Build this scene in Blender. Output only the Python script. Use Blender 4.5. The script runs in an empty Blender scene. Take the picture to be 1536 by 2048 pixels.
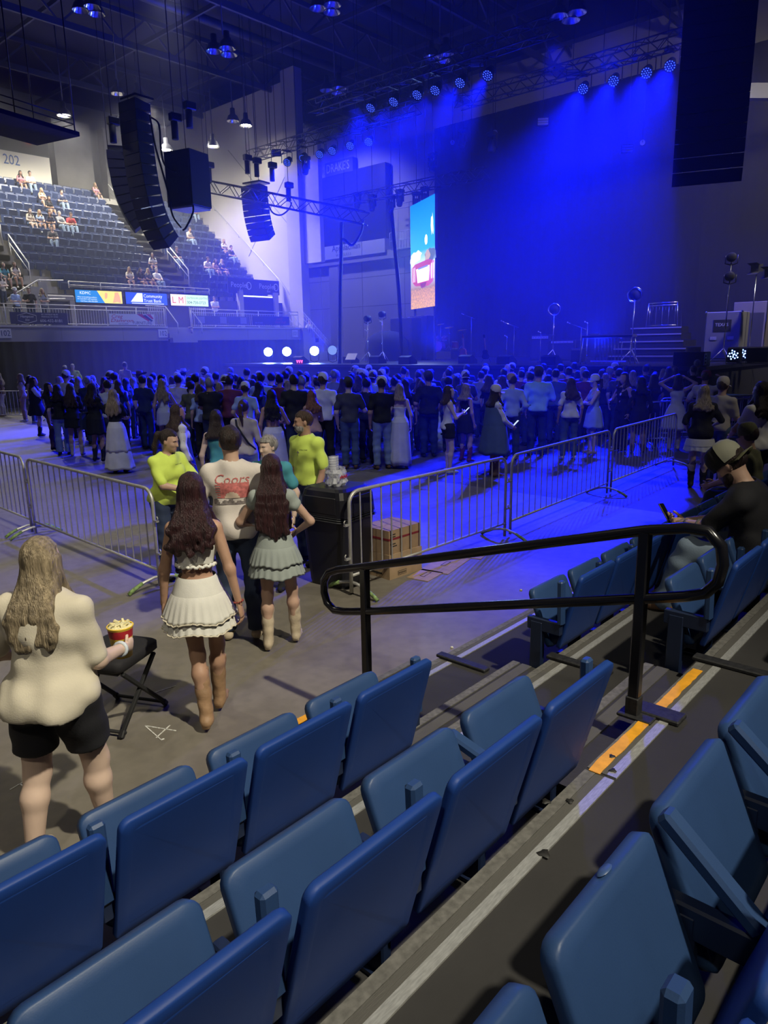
import bpy, bmesh, math, random
import numpy as np
from mathutils import Vector, Matrix
PI = math.pi
SC = bpy.context.scene
COL = SC.collection

# ------------------------------------------------------------------ camera
CAM_H, CAM_F, CAM_PITCH, CAM_ROLL, CAM_YAW = 2.4, 1420.0, 13.2, 1.0, 42.0   # X runs along the seat rows to the stage end, Y across the hall
_p, _r, _y = map(math.radians, (CAM_PITCH, CAM_ROLL, CAM_YAW))
_F0 = np.array([math.cos(_y), math.sin(_y), 0]); _R0 = np.array([math.sin(_y), -math.cos(_y), 0]); _U0 = np.array([0, 0, 1.])
CF = _F0*math.cos(_p) - _U0*math.sin(_p); _U1 = _U0*math.cos(_p) + _F0*math.sin(_p)
CR = _R0*math.cos(_r) - _U1*math.sin(_r); CU = _U1*math.cos(_r) + _R0*math.sin(_r)
CC = np.array([0, 0, CAM_H])
cd = bpy.data.cameras.new('camera'); cam = bpy.data.objects.new('camera', cd); COL.objects.link(cam)
cam.matrix_world = Matrix(((CR[0], CU[0], -CF[0], 0), (CR[1], CU[1], -CF[1], 0), (CR[2], CU[2], -CF[2], CAM_H), (0, 0, 0, 1)))
cd.sensor_fit = 'HORIZONTAL'; cd.sensor_width = 36; cd.lens = CAM_F/1536*36; cd.clip_end = 400; cd.clip_start = 0.05
SC.camera = cam

# ------------------------------------------------------------------ world, exposure
w = bpy.data.worlds.new('world'); SC.world = w; w.use_nodes = True
w.node_tree.nodes['Background'].inputs[0].default_value = (0.01, 0.01, 0.03, 1)
w.node_tree.nodes['Background'].inputs[1].default_value = 0.0
vs = SC.view_settings
vs.view_transform = 'Standard'; vs.look = 'None'; vs.gamma = 1; vs.use_curve_mapping = False; vs.exposure = 0.8
cy = SC.cycles
cy.max_bounces = 4; cy.diffuse_bounces = 2; cy.glossy_bounces = 2; cy.transmission_bounces = 4; cy.volume_bounces = 0; cy.transparent_max_bounces = 6
cy.caustics_reflective = False; cy.caustics_refractive = False; cy.sample_clamp_indirect = 3.0; cy.use_denoising = True; cy.use_adaptive_sampling = True; cy.adaptive_threshold = 0.05

HAZE = 0.0045; EF, ER, EN = 26000, 21000, 34000
BLUE = (0.002, 0.006, 1.0)
def lamp(kind, name, loc, target, energy, color, size=0.3, angle=60, blend=0.4):
    l = bpy.data.lights.new(name, kind); l.energy = energy; l.color = color
    if kind == 'SPOT': l.spot_size = math.radians(angle); l.spot_blend = blend; l.shadow_soft_size = size
    elif kind == 'AREA': l.shape = 'DISK'; l.size = size
    else: l.shadow_soft_size = size
    o = bpy.data.objects.new(name, l); COL.objects.link(o); o.location = loc
    d = Vector(target) - Vector(loc); o.rotation_euler = d.to_track_quat('-Z', 'Y').to_euler()
    return o
WARM = (1.0, 0.93, 0.74)
# house lights over the near stand
lamp('SPOT', 'house_light_near', (2.6, -5.6, 12.5), (1.8, 5.0, 0), 5000, WARM, 0.2, 42, 1.0)
lamp('SPOT', 'house_light_near', (-6.5, -3.5, 13.0), (0.3, 4.0, 0.5), 900, WARM, 0.3, 50, 0.9)
lamp('SPOT', 'house_light_side', (11.5, -4.5, 13.0), (11.0, 2.6, 0), 600, WARM, 0.3, 46, 0.9)
lamp('SPOT', 'house_light_floor', (1.0, 13.0, 16.5), (3.0, 9.5, 0), 1000, WARM, 0.3, 56, 0.9)
# work light in the stage wing, off to the side
lamp('SPOT', 'wing_work_light', (26.0, 3.4, 11.5), (31, 7.5, 7.5), 2600, (1.0, 0.92, 0.80), 0.3, 120, 0.9)
# dim cool fill light added over the middle of the floor to lift the crowd
lamp('SPOT', 'fill_light_mid', (2.5, 2.5, 15.5), (11, 12, 1), 1500, (0.50, 0.60, 1.0), 0.4, 62, 0.9)
for y in (12.0, 19.5, 27.0): lamp('SPOT', 'fill_light_ceiling', (25.5, y, 2.0), (19.0, y, 19), 5200, (0.004, 0.012, 1.0), 0.3, 115, 0.9)  # added blue fill that tints the roof from below, no fixture there
lamp('SPOT', 'fill_light_fascia', (18, 26.5, 16.5), (18.5, 34, 3.8), 1700, (0.70, 0.72, 1.0), 0.3, 75, 0.9)  # unseen lamp added to brighten the balcony front
lamp('SPOT', 'fill_light_end', (34.5, 38.5, 17.0), (41, 38.5, 8), 1700, (0.55, 0.58, 1.0), 0.3, 100, 0.9)  # unseen lamp added to brighten the end wall
# blue fill added over the stage and its haze, from unseen lamps
for y in (9.5, 14.5, 19.5, 24.5): lamp('SPOT', 'fill_light_stage', (25.5, y, 13.0), (32.5, y+0.5, 2.5), 7000, (0.002, 0.006, 1.0), 0.2, 75, 0.9)
lamp('SPOT', 'fill_light_seats', (27.0, 13.0, 12.3), (3, 2.5, 1), 2600, (0.004, 0.012, 1.0), 0.5, 55, 1.0)  # added blue fill for the near seat edges, stands in for par spill
# house lights over the far bowl
for (x, y, z, e) in ((19.7, 40, 14.5, 2900), (24.2, 40, 16.3, 2300), (25.8, 40, 13.8, 1400), (26.9, 37, 13.7, 700), (28.6, 36, 14.9, 400), (13.0, 39, 15.5, 2900)):
    lamp('SPOT', 'house_light_bowl', (x, y, z), (x, y+0.4, 6), e, (1.0, 0.96, 0.86), 0.3, 150, 0.7)

# ------------------------------------------------------------------ helpers
def at_z(x, y, z=0.0):
    d = CF + CR*(x-768)/CAM_F + CU*(1024-y)/CAM_F; return CC + d*((z-CAM_H)/d[2])
def at_Y(x, y, Y):
    d = CF + CR*(x-768)/CAM_F + CU*(1024-y)/CAM_F; return CC + d*(Y/d[1])
def at_X(x, y, X):
    d = CF + CR*(x-768)/CAM_F + CU*(1024-y)/CAM_F; return CC + d*(X/d[0])
def at_d(x, y, t):
    return CC + (CF + CR*(x-768)/CAM_F + CU*(1024-y)/CAM_F)*t
def to_px(P):
    v = np.asarray(P, float) - CC; w_ = v @ CF
    return 768 + CAM_F*(v @ CR)/w_, 1024 - CAM_F*(v @ CU)/w_

def link(name, data, parent=None):
    o = bpy.data.objects.new(name, data); COL.objects.link(o)
    if parent is not None: o.parent = parent
    return o
def raw_mesh(name, V, Q, smooth=True, mats=(), midx=None):
    """V (n,3) array, Q list/array of faces (all quads as array, or ragged list)"""
    me = bpy.data.meshes.new(name)
    V = np.asarray(V, dtype=np.float32)
    if isinstance(Q, np.ndarray):
        n = len(Q); k = Q.shape[1]
        me.vertices.add(len(V)); me.vertices.foreach_set('co', V.ravel())
        me.loops.add(n*k); me.loops.foreach_set('vertex_index', Q.astype(np.int32).ravel())
        me.polygons.add(n); me.polygons.foreach_set('loop_start', np.arange(0, n*k, k, dtype=np.int32))
        me.update(calc_edges=True)
    else:
        me.from_pydata([tuple(v) for v in V.tolist()], [], Q); me.update()
    for m in mats: me.materials.append(m)
    n = len(me.polygons)
    if smooth is not False: me.polygons.foreach_set('use_smooth', np.ones(n, dtype=bool) if smooth is True else np.asarray(smooth, dtype=bool))
    if midx is not None: me.polygons.foreach_set('material_index', np.asarray(midx, dtype=np.int32))
    return me
def frame(d, up=(0, 0, 1)):
    d = np.asarray(d, float); d = d/np.linalg.norm(d); up = np.asarray(up, float)
    if abs(d @ up) > 0.98: up = np.array([1., 0, 0])
    a = np.cross(up, d); a /= np.linalg.norm(a); b = np.cross(d, a); return a, b, d
class MB:
    """collects shapes into one mesh"""
    def __init__(s): s.v = []; s.f = []; s.m = []; s.s = []; s.mi = 0
    def add(s, V, F, smooth=False):
        k = len(s.v); s.v += [tuple(map(float, p)) for p in V]; s.f += [tuple(i+k for i in f) for f in F]
        s.m += [s.mi]*len(F); s.s += [smooth]*len(F); return s
    def box(s, c, d, rz=0, bev=0, M=None):
        x, y, z = d[0]/2, d[1]/2, d[2]/2
        if bev:
            b = bev; V = []
            pts = [(x-b, y), (x, y-b)], [(x, -y+b), (x-b, -y)], [(-x+b, -y), (-x, -y+b)], [(-x, y-b), (-x+b, y)]
            ring = [p for q in pts for p in q]
            rin = [(px - (b if abs(px) > x-1e-9 else 0)*np.sign(px), py - (b if abs(py) > y-1e-9 else 0)*np.sign(py)) for px, py in ring]
            V = [(a, c_, -z) for a, c_ in rin] + [(a, c_, -z+b) for a, c_ in ring] + [(a, c_, z-b) for a, c_ in ring] + [(a, c_, z) for a, c_ in rin]
            F = [tuple(range(8))] + [tuple(range(31, 23, -1))]
            for L in range(3):
                for i in range(8): j = (i+1) % 8; F.append((L*8+j, L*8+i, L*8+8+i, L*8+8+j))
        else:
            V = [(sx*x, sy*y, sz*z) for sz in (-1, 1) for sx, sy in ((-1, -1), (1, -1), (1, 1), (-1, 1))]
            F = [(3, 2, 1, 0), (4, 5, 6, 7), (0, 1, 5, 4), (1, 2, 6, 5), (2, 3, 7, 6), (3, 0, 4, 7)]
        V = np.array(V)
        if M is not None: V = V @ np.asarray(M).T
        elif rz: ca, sa = math.cos(rz), math.sin(rz); V = V @ np.array([[ca, sa, 0], [-sa, ca, 0], [0, 0, 1]])
        return s.add(V + np.asarray(c, float), F)
    def bar(s, a, b, w, h=None, up=(0, 0, 1), bev=0):
        a = np.asarray(a, float); b = np.asarray(b, float); A, B_, D = frame(b-a, up)
        return s.box((a+b)/2, (w, h or w, np.linalg.norm(b-a)), M=np.stack([A, B_, D], 1), bev=bev)
    def tube(s, pts, r, n=8, cap=True, closed=False, smooth=True):
        P = [np.asarray(p, float) for p in pts]; k = len(P); rr = r if hasattr(r, '__len__') else [r]*k
        V = []; F = []; a = None
        for i in range(k):
            d = P[(i+1) % k]-P[i-1] if closed else P[min(i+1, k-1)]-P[max(i-1, 0)]
            d = d/max(np.linalg.norm(d), 1e-9)
            if a is None: a, b, _ = frame(d)
            else:
                a = a - d*(a @ d); a /= max(np.linalg.norm(a), 1e-9); b = np.cross(d, a)
            for j in range(n): t = 2*PI*j/n; V.append(P[i] + rr[i]*(a*math.cos(t) + b*math.sin(t)))
        for i in range(k if closed else k-1):
            i2 = (i+1) % k
            for j in range(n): j2 = (j+1) % n; F.append((i*n+j, i*n+j2, i2*n+j2, i2*n+j))
        s.add(V, F, smooth)
        if cap and not closed:
            kk = len(s.v)-len(V); s.f += [tuple(kk+j for j in range(n-1, -1, -1)), tuple(kk+(k-1)*n+j for j in range(n))]; s.m += [s.mi]*2; s.s += [False]*2
        return s
    def lathe(s, prof, c=(0, 0, 0), n=16, M=None, smooth=True, fn=None):
        V = []; F = []; k = len(prof)
        for r, z in prof:
            for j in range(n):
                t = 2*PI*j/n
                if fn: r_, z_ = fn(r, z, t)
                else: r_, z_ = r, z
                V.append((r_*math.cos(t), r_*math.sin(t), z_))
        for i in range(k-1):
            for j in range(n): j2 = (j+1) % n; F.append((i*n+j, i*n+j2, i*n+n+j2, i*n+n+j))
        V = np.array(V)
        if M is not None: V = V @ np.asarray(M).T
        s.add(V + np.asarray(c, float), F, smooth)
        return s
    def disc(s, c, r, nrm, n=16):
        a, b, d = frame(nrm); c = np.asarray(c, float)
        return s.add([c + r*(a*math.cos(2*PI*j/n) + b*math.sin(2*PI*j/n)) for j in range(n)], [tuple(range(n))])
    def sphere(s, c, r, n=10, m=6, M=None):
        r = r if hasattr(r, '__len__') else (r, r, r); V = []; F = []
        for i in range(m+1):
            p = PI*i/m
            for j in range(n): t = 2*PI*j/n; V.append((r[0]*math.sin(p)*math.cos(t), r[1]*math.sin(p)*math.sin(t), r[2]*math.cos(p)))
        for i in range(m):
            for j in range(n): j2 = (j+1) % n; F.append((i*n+j, i*n+n+j, i*n+n+j2, i*n+j2))
        V = np.array(V)
        if M is not None: V = V @ np.asarray(M).T
        return s.add(V + np.asarray(c, float), F, True)
    def prism(s, poly, h, M=None, c=(0, 0, 0), smooth=False):
        """poly in local xy, extruded along local z from 0 to h"""
        n = len(poly); V = np.array([(x, y, 0) for x, y in poly] + [(x, y, h) for x, y in poly], float)
        F = [tuple(range(n-1, -1, -1)), tuple(range(n, 2*n))] + [(i, (i+1) % n, n+(i+1) % n, n+i) for i in range(n)]
        if M is not None: V = V @ np.asarray(M).T
        return s.add(V + np.asarray(c, float), F, smooth)
    def obj(s, name, mats, parent=None, loc=None, rz=None):
        mats = mats if isinstance(mats, (list, tuple)) else [mats]
        me = raw_mesh(name, s.v, s.f, s.s, mats, s.m)
        o = link(name, me, parent)
        if loc is not None: o.location = loc
        if rz is not None: o.rotation_euler = (0, 0, rz)
        return o
LABELS = {}
def tag(o, label=None, cat=None, group=None, kind=None):
    if label:
        o['label'] = label
        if not group: LABELS.setdefault(label.lower(), []).append(o.name)
    if cat: o['category'] = cat
    if group: o['group'] = group
    if kind: o['kind'] = kind
    return o
def thing(name, label, cat, loc=(0, 0, 0), rz=0, group=None):
    o = link(name, None); o.location = loc; o.rotation_euler = (0, 0, rz); o.empty_display_size = 0.1
    return tag(o, label, cat, group)
def struct(o): o['kind'] = 'structure'; return o
def copy_tree(o, parent=None):
    c = o.copy(); COL.objects.link(c); c.parent = parent
    for ch in list(o.children): copy_tree(ch, c)
    return c
ORD = 'first second third fourth fifth sixth seventh eighth ninth tenth eleventh twelfth thirteenth fourteenth fifteenth sixteenth seventeenth eighteenth nineteenth twentieth'.split() + ['twenty-'+x for x in 'first second third fourth fifth sixth seventh eighth ninth'.split()]

# ------------------------------------------------------------------ materials
MATS = {}
def mat(name, col, rough=0.6, metal=0.0, noise=None, bump=None, emit=None, spec=0.5, alpha=None, sheen=0, coords='Object'):
    """noise=(scale, amount[, stretch xyz]) colour variation; bump=(scale, strength[, stretch])"""
    if name in MATS: return MATS[name]
    m = bpy.data.materials.new(name); m.use_nodes = True; nt = m.node_tree; b = nt.nodes['Principled BSDF']
    c4 = (*col, 1); b.inputs['Base Color'].default_value = c4; b.inputs['Roughness'].default_value = rough; b.inputs['Metallic'].default_value = metal
    b.inputs['Specular IOR Level'].default_value = spec
    if sheen: b.inputs['Sheen Weight'].default_value = sheen
    def tex(scale, st, detail=4):
        tc = nt.nodes.new('ShaderNodeTexCoord'); mp = nt.nodes.new('ShaderNodeMapping'); n = nt.nodes.new('ShaderNodeTexNoise')
        mp.inputs['Scale'].default_value = st; n.inputs['Scale'].default_value = scale; n.inputs['Detail'].default_value = detail
        nt.links.new(tc.outputs[coords], mp.inputs[0]); nt.links.new(mp.outputs[0], n.inputs['Vector']); return n
    if noise:
        n = tex(noise[0], noise[2] if len(noise) > 2 else (1, 1, 1)); r = nt.nodes.new('ShaderNodeMapRange')
        r.inputs[1].default_value = 0.3; r.inputs[2].default_value = 0.7; r.inputs[3].default_value = 1-noise[1]; r.inputs[4].default_value = 1+noise[1]
        mx = nt.nodes.new('ShaderNodeVectorMath'); mx.operation = 'SCALE'; mx.inputs[0].default_value = col
        nt.links.new(n.outputs[0], r.inputs[0]); nt.links.new(r.outputs[0], mx.inputs['Scale']); nt.links.new(mx.outputs[0], b.inputs['Base Color'])
    if bump:
        n = tex(bump[0], bump[2] if len(bump) > 2 else (1, 1, 1)); bp = nt.nodes.new('ShaderNodeBump'); bp.inputs['Strength'].default_value = bump[1]; bp.inputs['Distance'].default_value = bump[3] if len(bump) > 3 else 0.01
        nt.links.new(n.outputs[0], bp.inputs['Height']); nt.links.new(bp.outputs[0], b.inputs['Normal'])
    if emit: b.inputs['Emission Color'].default_value = (*emit[0], 1); b.inputs['Emission Strength'].default_value = emit[1]
    if alpha is not None: b.inputs['Alpha'].default_value = alpha
    MATS[name] = m; return m
def text_mesh(txt, size, mat_, name, parent, loc, rot, extrude=0.0, align='LEFT', sx=1.0, label=None, shear=0.0):
    cu = bpy.data.curves.new(name, 'FONT'); cu.body = txt; cu.size = size; cu.align_x = align; cu.extrude = extrude; cu.resolution_u = 2; cu.shear = shear
    t = bpy.data.objects.new(name, cu); COL.objects.link(t)
    me = bpy.data.meshes.new_from_object(t); bpy.data.objects.remove(t); bpy.data.curves.remove(cu)
    me.materials.clear(); me.materials.append(mat_)
    o = link(name, me, parent); o.location = loc; o.rotation_euler = rot; o.scale = (sx, 1, 1)
    return o
# ------------------------------------------------------------------ shared materials
M_seat = mat('seat_plastic', (0.026, 0.062, 0.165), 0.45, spec=0.35, noise=(3, 0.10), bump=(260, 0.12, (1, 1, 1), 0.002))
M_seatb = mat('seat_back_plastic', (0.013, 0.048, 0.23), 0.5, spec=0.25, noise=(2.2, 0.12), bump=(260, 0.10, (1, 1, 1), 0.002))
M_black = mat('black_steel', (0.012, 0.012, 0.016), 0.35, bump=(90, 0.05))
M_blackgloss = mat('gloss_black_paint', (0.008, 0.008, 0.011), 0.22)
M_blackmatt = mat('matt_black', (0.012, 0.012, 0.013), 0.8)
M_steel = mat('galvanised_steel', (0.52, 0.51, 0.47), 0.45, 0.55, noise=(14, 0.15))
M_alu = mat('aluminium_nosing', (0.50, 0.50, 0.48), 0.45, 0.5, noise=(30, 0.2, (1, 6, 1)))
M_ribbed = mat('ribbed_grip', (0.10, 0.095, 0.085), 0.7, bump=(60, 0.5, (0.3, 12, 1)))
M_gritty = mat('worn_grip_strip', (0.13, 0.125, 0.115), 0.75, noise=(40, 0.3))
M_tread = mat('platform_tread', (0.032, 0.030, 0.029), 0.75, noise=(1.6, 0.25), bump=(40, 0.12))
M_riser = mat('platform_riser', (0.03, 0.03, 0.035), 0.7)
M_orange = mat('orange_step_tape', (0.80, 0.36, 0.02), 0.6, noise=(20, 0.15))
M_white = mat('white_paint', (0.75, 0.75, 0.72), 0.6)
M_chalk = mat('chalk', (0.75, 0.74, 0.70), 0.95, noise=(80, 0.4))
def floor_mat():
    m = mat('concrete_floor', (0.21, 0.185, 0.15), 0.55); nt = m.node_tree; b = nt.nodes['Principled BSDF']
    tc = nt.nodes.new('ShaderNodeTexCoord'); n1 = nt.nodes.new('ShaderNodeTexNoise'); n1.inputs['Scale'].default_value = 0.55; n1.inputs['Detail'].default_value = 6; n1.inputs['Roughness'].default_value = 0.6
    n2 = nt.nodes.new('ShaderNodeTexNoise'); n2.inputs['Scale'].default_value = 9; n2.inputs['Detail'].default_value = 5
    cr = nt.nodes.new('ShaderNodeValToRGB'); e = cr.color_ramp.elements
    e[0].position = 0.33; e[0].color = (0.155, 0.135, 0.108, 1); e[1].position = 0.68; e[1].color = (0.255, 0.228, 0.185, 1)
    mx = nt.nodes.new('ShaderNodeMix'); mx.data_type = 'RGBA'; mx.blend_type = 'MULTIPLY'; mx.inputs[0].default_value = 0.35
    cr2 = nt.nodes.new('ShaderNodeValToRGB'); cr2.color_ramp.elements[0].position = 0.35; cr2.color_ramp.elements[0].color = (0.6, 0.6, 0.6, 1); cr2.color_ramp.elements[1].position = 0.6; cr2.color_ramp.elements[1].color = (1, 1, 1, 1)
    L = nt.links.new
    L(tc.outputs['Object'], n1.inputs['Vector']); L(tc.outputs['Object'], n2.inputs['Vector']); L(n1.outputs[0], cr.inputs[0]); L(n2.outputs[0], cr2.inputs[0])
    L(cr.outputs[0], mx.inputs[6]); L(cr2.outputs[0], mx.inputs[7]); L(mx.outputs[2], b.inputs['Base Color'])
    rr = nt.nodes.new('ShaderNodeMapRange'); rr.inputs[3].default_value = 0.38; rr.inputs[4].default_value = 0.62; L(n1.outputs[0], rr.inputs[0]); L(rr.outputs[0], b.inputs['Roughness'])
    return m
M_floor = floor_mat()

# ------------------------------------------------------------------ floor and near risers
m = MB(); m.box((26, 21, -0.1), (78, 64, 0.2)); floor = struct(m.obj('floor', M_floor))
def chalk(name, segs):
    mb = MB()
    for (a, b, wd) in segs: mb.bar((*a, 0.002), (*b, 0.002), wd, 0.003, up=(0, 0, 1))
    return mb.obj(name, M_chalk, floor)
def fl(x, y): return tuple(at_z(x, y)[:2])
chalk('chalk_marking', [(fl(290, 1452), fl(352, 1462), .008), (fl(290, 1452), fl(322, 1480), .007), (fl(312, 1476), fl(340, 1451), .007), (fl(322, 1480), fl(329, 1478), .012)])
chalk('chalk_marking', [(fl(308, 1386), fl(352, 1372), .006)])
chalk('chalk_marking', [(fl(20, 1580), fl(66, 1553), .006), (fl(40, 1568), fl(52, 1577), .007)])
NY = [2.89, 2.01, 1.13, 0.25]; LZ = [0.20, 0.45, 0.70, 0.95]
m = MB()
AX0, AX1 = 2.47, 3.84
X0, X1 = -5.0, 30.0
for i in range(4):
    y1 = NY[i]; y0 = NY[i+1] if i < 3 else -4.5
    m.mi = 0; m.box(((X0+X1)/2, (y0+y1)/2 - 0.02, LZ[i]-0.03), (X1-X0, y1-y0+0.04, 0.06))
    m.mi = 1; m.box(((X0+X1)/2, y1-0.04, (LZ[i]-0.06)/2), (X1-X0, 0.02, LZ[i]-0.06))
riser = struct(m.obj('floor_seating_platform', [M_tread, M_riser]))
tag(riser, 'dark grey stepped platform carrying the blue folding seats', None)
for i in range(4):      # nosing strips, each a piece of its own
    for k, (dy, wd, mt, nm, hh) in enumerate(((0.024, 0.044, M_gritty, 'grip_strip', 0.005), (0.066, 0.036, M_ribbed, 'ribbed_strip', 0.004), (0.106, 0.040, M_alu, 'aluminium_strip', 0.007))):
        for a, b in ((X0, AX0-0.02), (AX0, 3.02), (3.13, AX1-0.08), (AX1, X1)):
            if k == 1 and a == AX0: pass
            mb = MB(); mb.box(((a+b)/2, NY[i]-dy, LZ[i]+hh/2), (b-a, wd, hh)); mb.obj(nm, mt, riser)
M_wornblack = mat('scuffed_black_rubber', (0.02, 0.02, 0.022), 0.55, noise=(60, 0.5))
for i in (0, 1, 2):     # half steps in the aisle
    z = LZ[i] - 0.125; mb = MB(); mb.box(((AX0+AX1)/2, NY[i]+0.15, z-0.02), (AX1-AX0, 0.32, 0.04)); mb.box(((AX0+AX1)/2, NY[i]+0.29, (z-0.04)/2 + (LZ[i]-0.25)/2), (AX1-AX0, 0.02, max(z-0.04-(LZ[i]-0.25), 0.02)))
    st = mb.obj('half_step', M_tread, riser)
    mb = MB(); mb.box(((AX0+AX1)/2, NY[i]+0.28, z+0.003), (AX1-AX0, 0.05, 0.006)); mb.obj('grip_strip', M_gritty, st)
    mb = MB(); mb.box(((AX0+AX1)/2, NY[i]+0.20, z+0.003), (AX1-AX0, 0.07, 0.004)); mb.obj('ribbed_strip', M_ribbed, st)
def torn(name, a, b, y, z, wd, mt, par):
    random.seed(int(a*100)); n = 14; top = []; bot = []
    for k in range(n+1):
        x = a + (b-a)*k/n; top.append((x, y+wd/2+random.uniform(-.003, .003))); bot.append((x, y-wd/2+random.uniform(-.004, .003)))
    mb = MB(); mb.prism(top + bot[::-1], 0.003, c=(0, 0, z)); return mb.obj(name, mt, par)
for a, b in ((2.45, 3.01), (3.15, 3.66)): torn('orange_tape', a, b, NY[2]-0.040, LZ[2]+0.006, 0.050, M_orange, riser)
torn('orange_tape', 2.6, 2.95, NY[0]+0.27, 0.083, 0.06, M_orange, riser)
for y in (NY[0]-0.13, NY[1]-0.13, NY[2]-0.13):   # black end stops at the aisle's far edge
    i = min(range(3), key=lambda k: abs(NY[k]-0.13-y)); mb = MB(); mb.box((AX1-0.03, y-0.05, LZ[i]+0.012), (0.07, 0.42, 0.024), bev=0.006); mb.obj('joint_cover', M_wornblack, riser)
mb = MB(); mb.box((3.075, NY[2]-0.05, LZ[2]+0.012), (0.11, 0.24, 0.024), bev=0.006); mb.obj('joint_cover', M_wornblack, riser)
M_spot = mat('dried_gum', (0.015, 0.014, 0.013), 0.6)
for (x, y, r) in ((1224, 1513, .012), (1226, 1541, .012), (1092, 1603, .014), (1088, 1707, .018), (1140, 1602, .012)):
    p = at_z(x, y, LZ[2]+0.008); mb = MB(); mb.lathe([(r*1.2, 0), (r, .003), (0.001, .004)], c=p, n=9, fn=lambda r_, z_, t: (r_*(1+.3*math.sin(3*t+x)), z_)); mb.obj('gum_stain', M_spot, riser)
for (x, y, z) in ((904, 1296, 0.0), (1042, 1181, 0.0)):
    p = at_z(x, y, z); mb = MB(); mb.lathe([(.001, .016), (.010, .013), (.014, .006), (.009, 0)], c=p, n=8, fn=lambda r_, z_, t: (r_*(1+.25*math.sin(3*t)), z_)); tag(mb.obj('popcorn', mat('popcorn', (.7, .68, .6), .8)), 'pale popcorn kernel dropped on the concrete ' + ('near the aisle foot' if x < 1000 else 'beyond the first row end seat'), 'popcorn')

# ------------------------------------------------------------------ folding arena seats
def rrect(w_, h_, rt, rb, n=5):
    pts = []
    for cx, cy, a0, r in ((w_/2-rt, h_-rt, 0, rt), (-w_/2+rt, h_-rt, 90, rt), (-w_/2+rb, rb, 180, rb), (w_/2-rb, rb, 270, rb)):
        for k in range(n): a = math.radians(a0+90*k/(n-1)); pts.append((cx+r*math.cos(a), cy+r*math.sin(a)))
    return pts
def slab(poly, th, org, xdir, ydir, bulge=0.0, rim=0.010, curve=0.0):
    """rounded slab: poly in (x, y), thickness along n = x cross y, with chamfered rim; curve bends it about the vertical"""
    X = np.array(xdir, float); Y = np.array(ydir, float); N = np.cross(X, Y); n = len(poly); P = np.array(poly); c = P.mean(0)
    def ring(ins, t):
        d = P - c; L = np.linalg.norm(d, axis=1, keepdims=True); Q = P - d/L*ins
        off = t + curve*(Q[:, 0]**2)/0.0576
        return np.array(org) + Q[:, :1]*X + Q[:, 1:]*Y + off[:, None]*N
    V = np.concatenate([ring(rim, -th/2), ring(0, -th/2+rim*.7), ring(0, th/2-rim*.7), ring(rim, th/2), ring(rim+.05, th/2+bulge), ring(rim+.05, -th/2)])
    F = []
    for a in range(4):
        for j in range(n): j2 = (j+1) % n; F.append((a*n+j, a*n+j2, (a+1)*n+j2, (a+1)*n+j))
    for j in range(n): j2 = (j+1) % n; F.append((5*n+j, 5*n+j2, j2, j))
    F += [tuple(range(4*n, 5*n)), tuple(range(6*n-1, 5*n-1, -1))]
    return V, F
def seat_meshes():
    W = 0.485; g = {}
    up = np.array([0, -0.135, 0.50]); up /= np.linalg.norm(up)
    mb = MB(); V, F = slab(rrect(W, 0.525, 0.032, 0.02), 0.030, (0, 0.148, 0.285), (1, 0, 0), up, curve=0.012, rim=0.007); mb.add(V, F[:-2], True); mb.f += [tuple(f) for f in F[-2:]]; mb.m += [0, 0]; mb.s += [False, False]; g['backrest'] = mb
    up2 = np.array([0, 0.155, 0.36]); up2 /= np.linalg.norm(up2)
    mb = MB(); V, F = slab(rrect(0.455, 0.395, 0.042, 0.03), 0.045, (0, 0.205, 0.262), (-1, 0, 0), up2, bulge=-0.006, rim=0.009); mb.add(V, F[:-2], True); mb.f += [tuple(f) for f in F[-2:]]; mb.m += [0, 0]; mb.s += [False, False]; g['seat'] = mb
    return g
SM = seat_meshes(); SME = {}
for k, mb in SM.items(): SME[k] = raw_mesh('arena_seat_'+k, mb.v, mb.f, mb.s, [M_seatb if k == 'backrest' else M_seat])
def arm_mesh(ang):
    mb = MB(); a = math.radians(ang); d = np.array([0, math.cos(a), math.sin(a)]); u = np.array([0, -math.sin(a), math.cos(a)]); p = np.array([0, 0.125, 0.475])
    mb.box(p + d*0.13 + u*0.02, (0.052, 0.29, 0.038), M=np.stack([(1, 0, 0), d, u], 1), bev=0.009)
    return raw_mesh('arena_seat_arm', mb.v, mb.f, mb.s, [M_seat])
ARM = {a: arm_mesh(a) for a in (88, 40, 14)}
mb = MB(); mb.box((0, 0.27, 0.225), (0.045, 0.085, 0.45), bev=0.006); mb.box((0, 0.22, 0.43), (0.04, 0.24, 0.085), bev=0.006); mb.box((0, 0.29, 0.012), (0.07, 0.20, 0.024), bev=0.005)
LEG = raw_mesh('arena_seat_leg', mb.v, mb.f, mb.s, [mat('seat_bracket', (0.012, 0.022, 0.06), 0.4)])
mb = MB(); mb.sphere((0.024, 0.27, 0.09), 0.010, 8, 5); BOLT = raw_mesh('arena_seat_bolt', mb.v, mb.f, True, [M_steel])
SEATY = [1.885, 1.02, 0.155]; PITCH = 0.53
def arena_seat(xc, row, label, arm=88, last=False):
    t = thing('stadium_chair', label, 'seat', (xc, SEATY[row], LZ[row]), 0, 'blue folding seats of the near stand')
    link('backrest', SME['backrest'], t); link('seat', SME['seat'], t)
    for sx in ((-1, 1) if last else (-1,)):
        l = link('leg', LEG, t); l.location.x = sx*PITCH/2; b = link('bolt', BOLT, l)
        a = link('armrest', ARM[arm if sx < 0 else 88], t); a.location.x = sx*PITCH/2
    return t
ROWN = ['front row', 'second row', 'third row']
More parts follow.
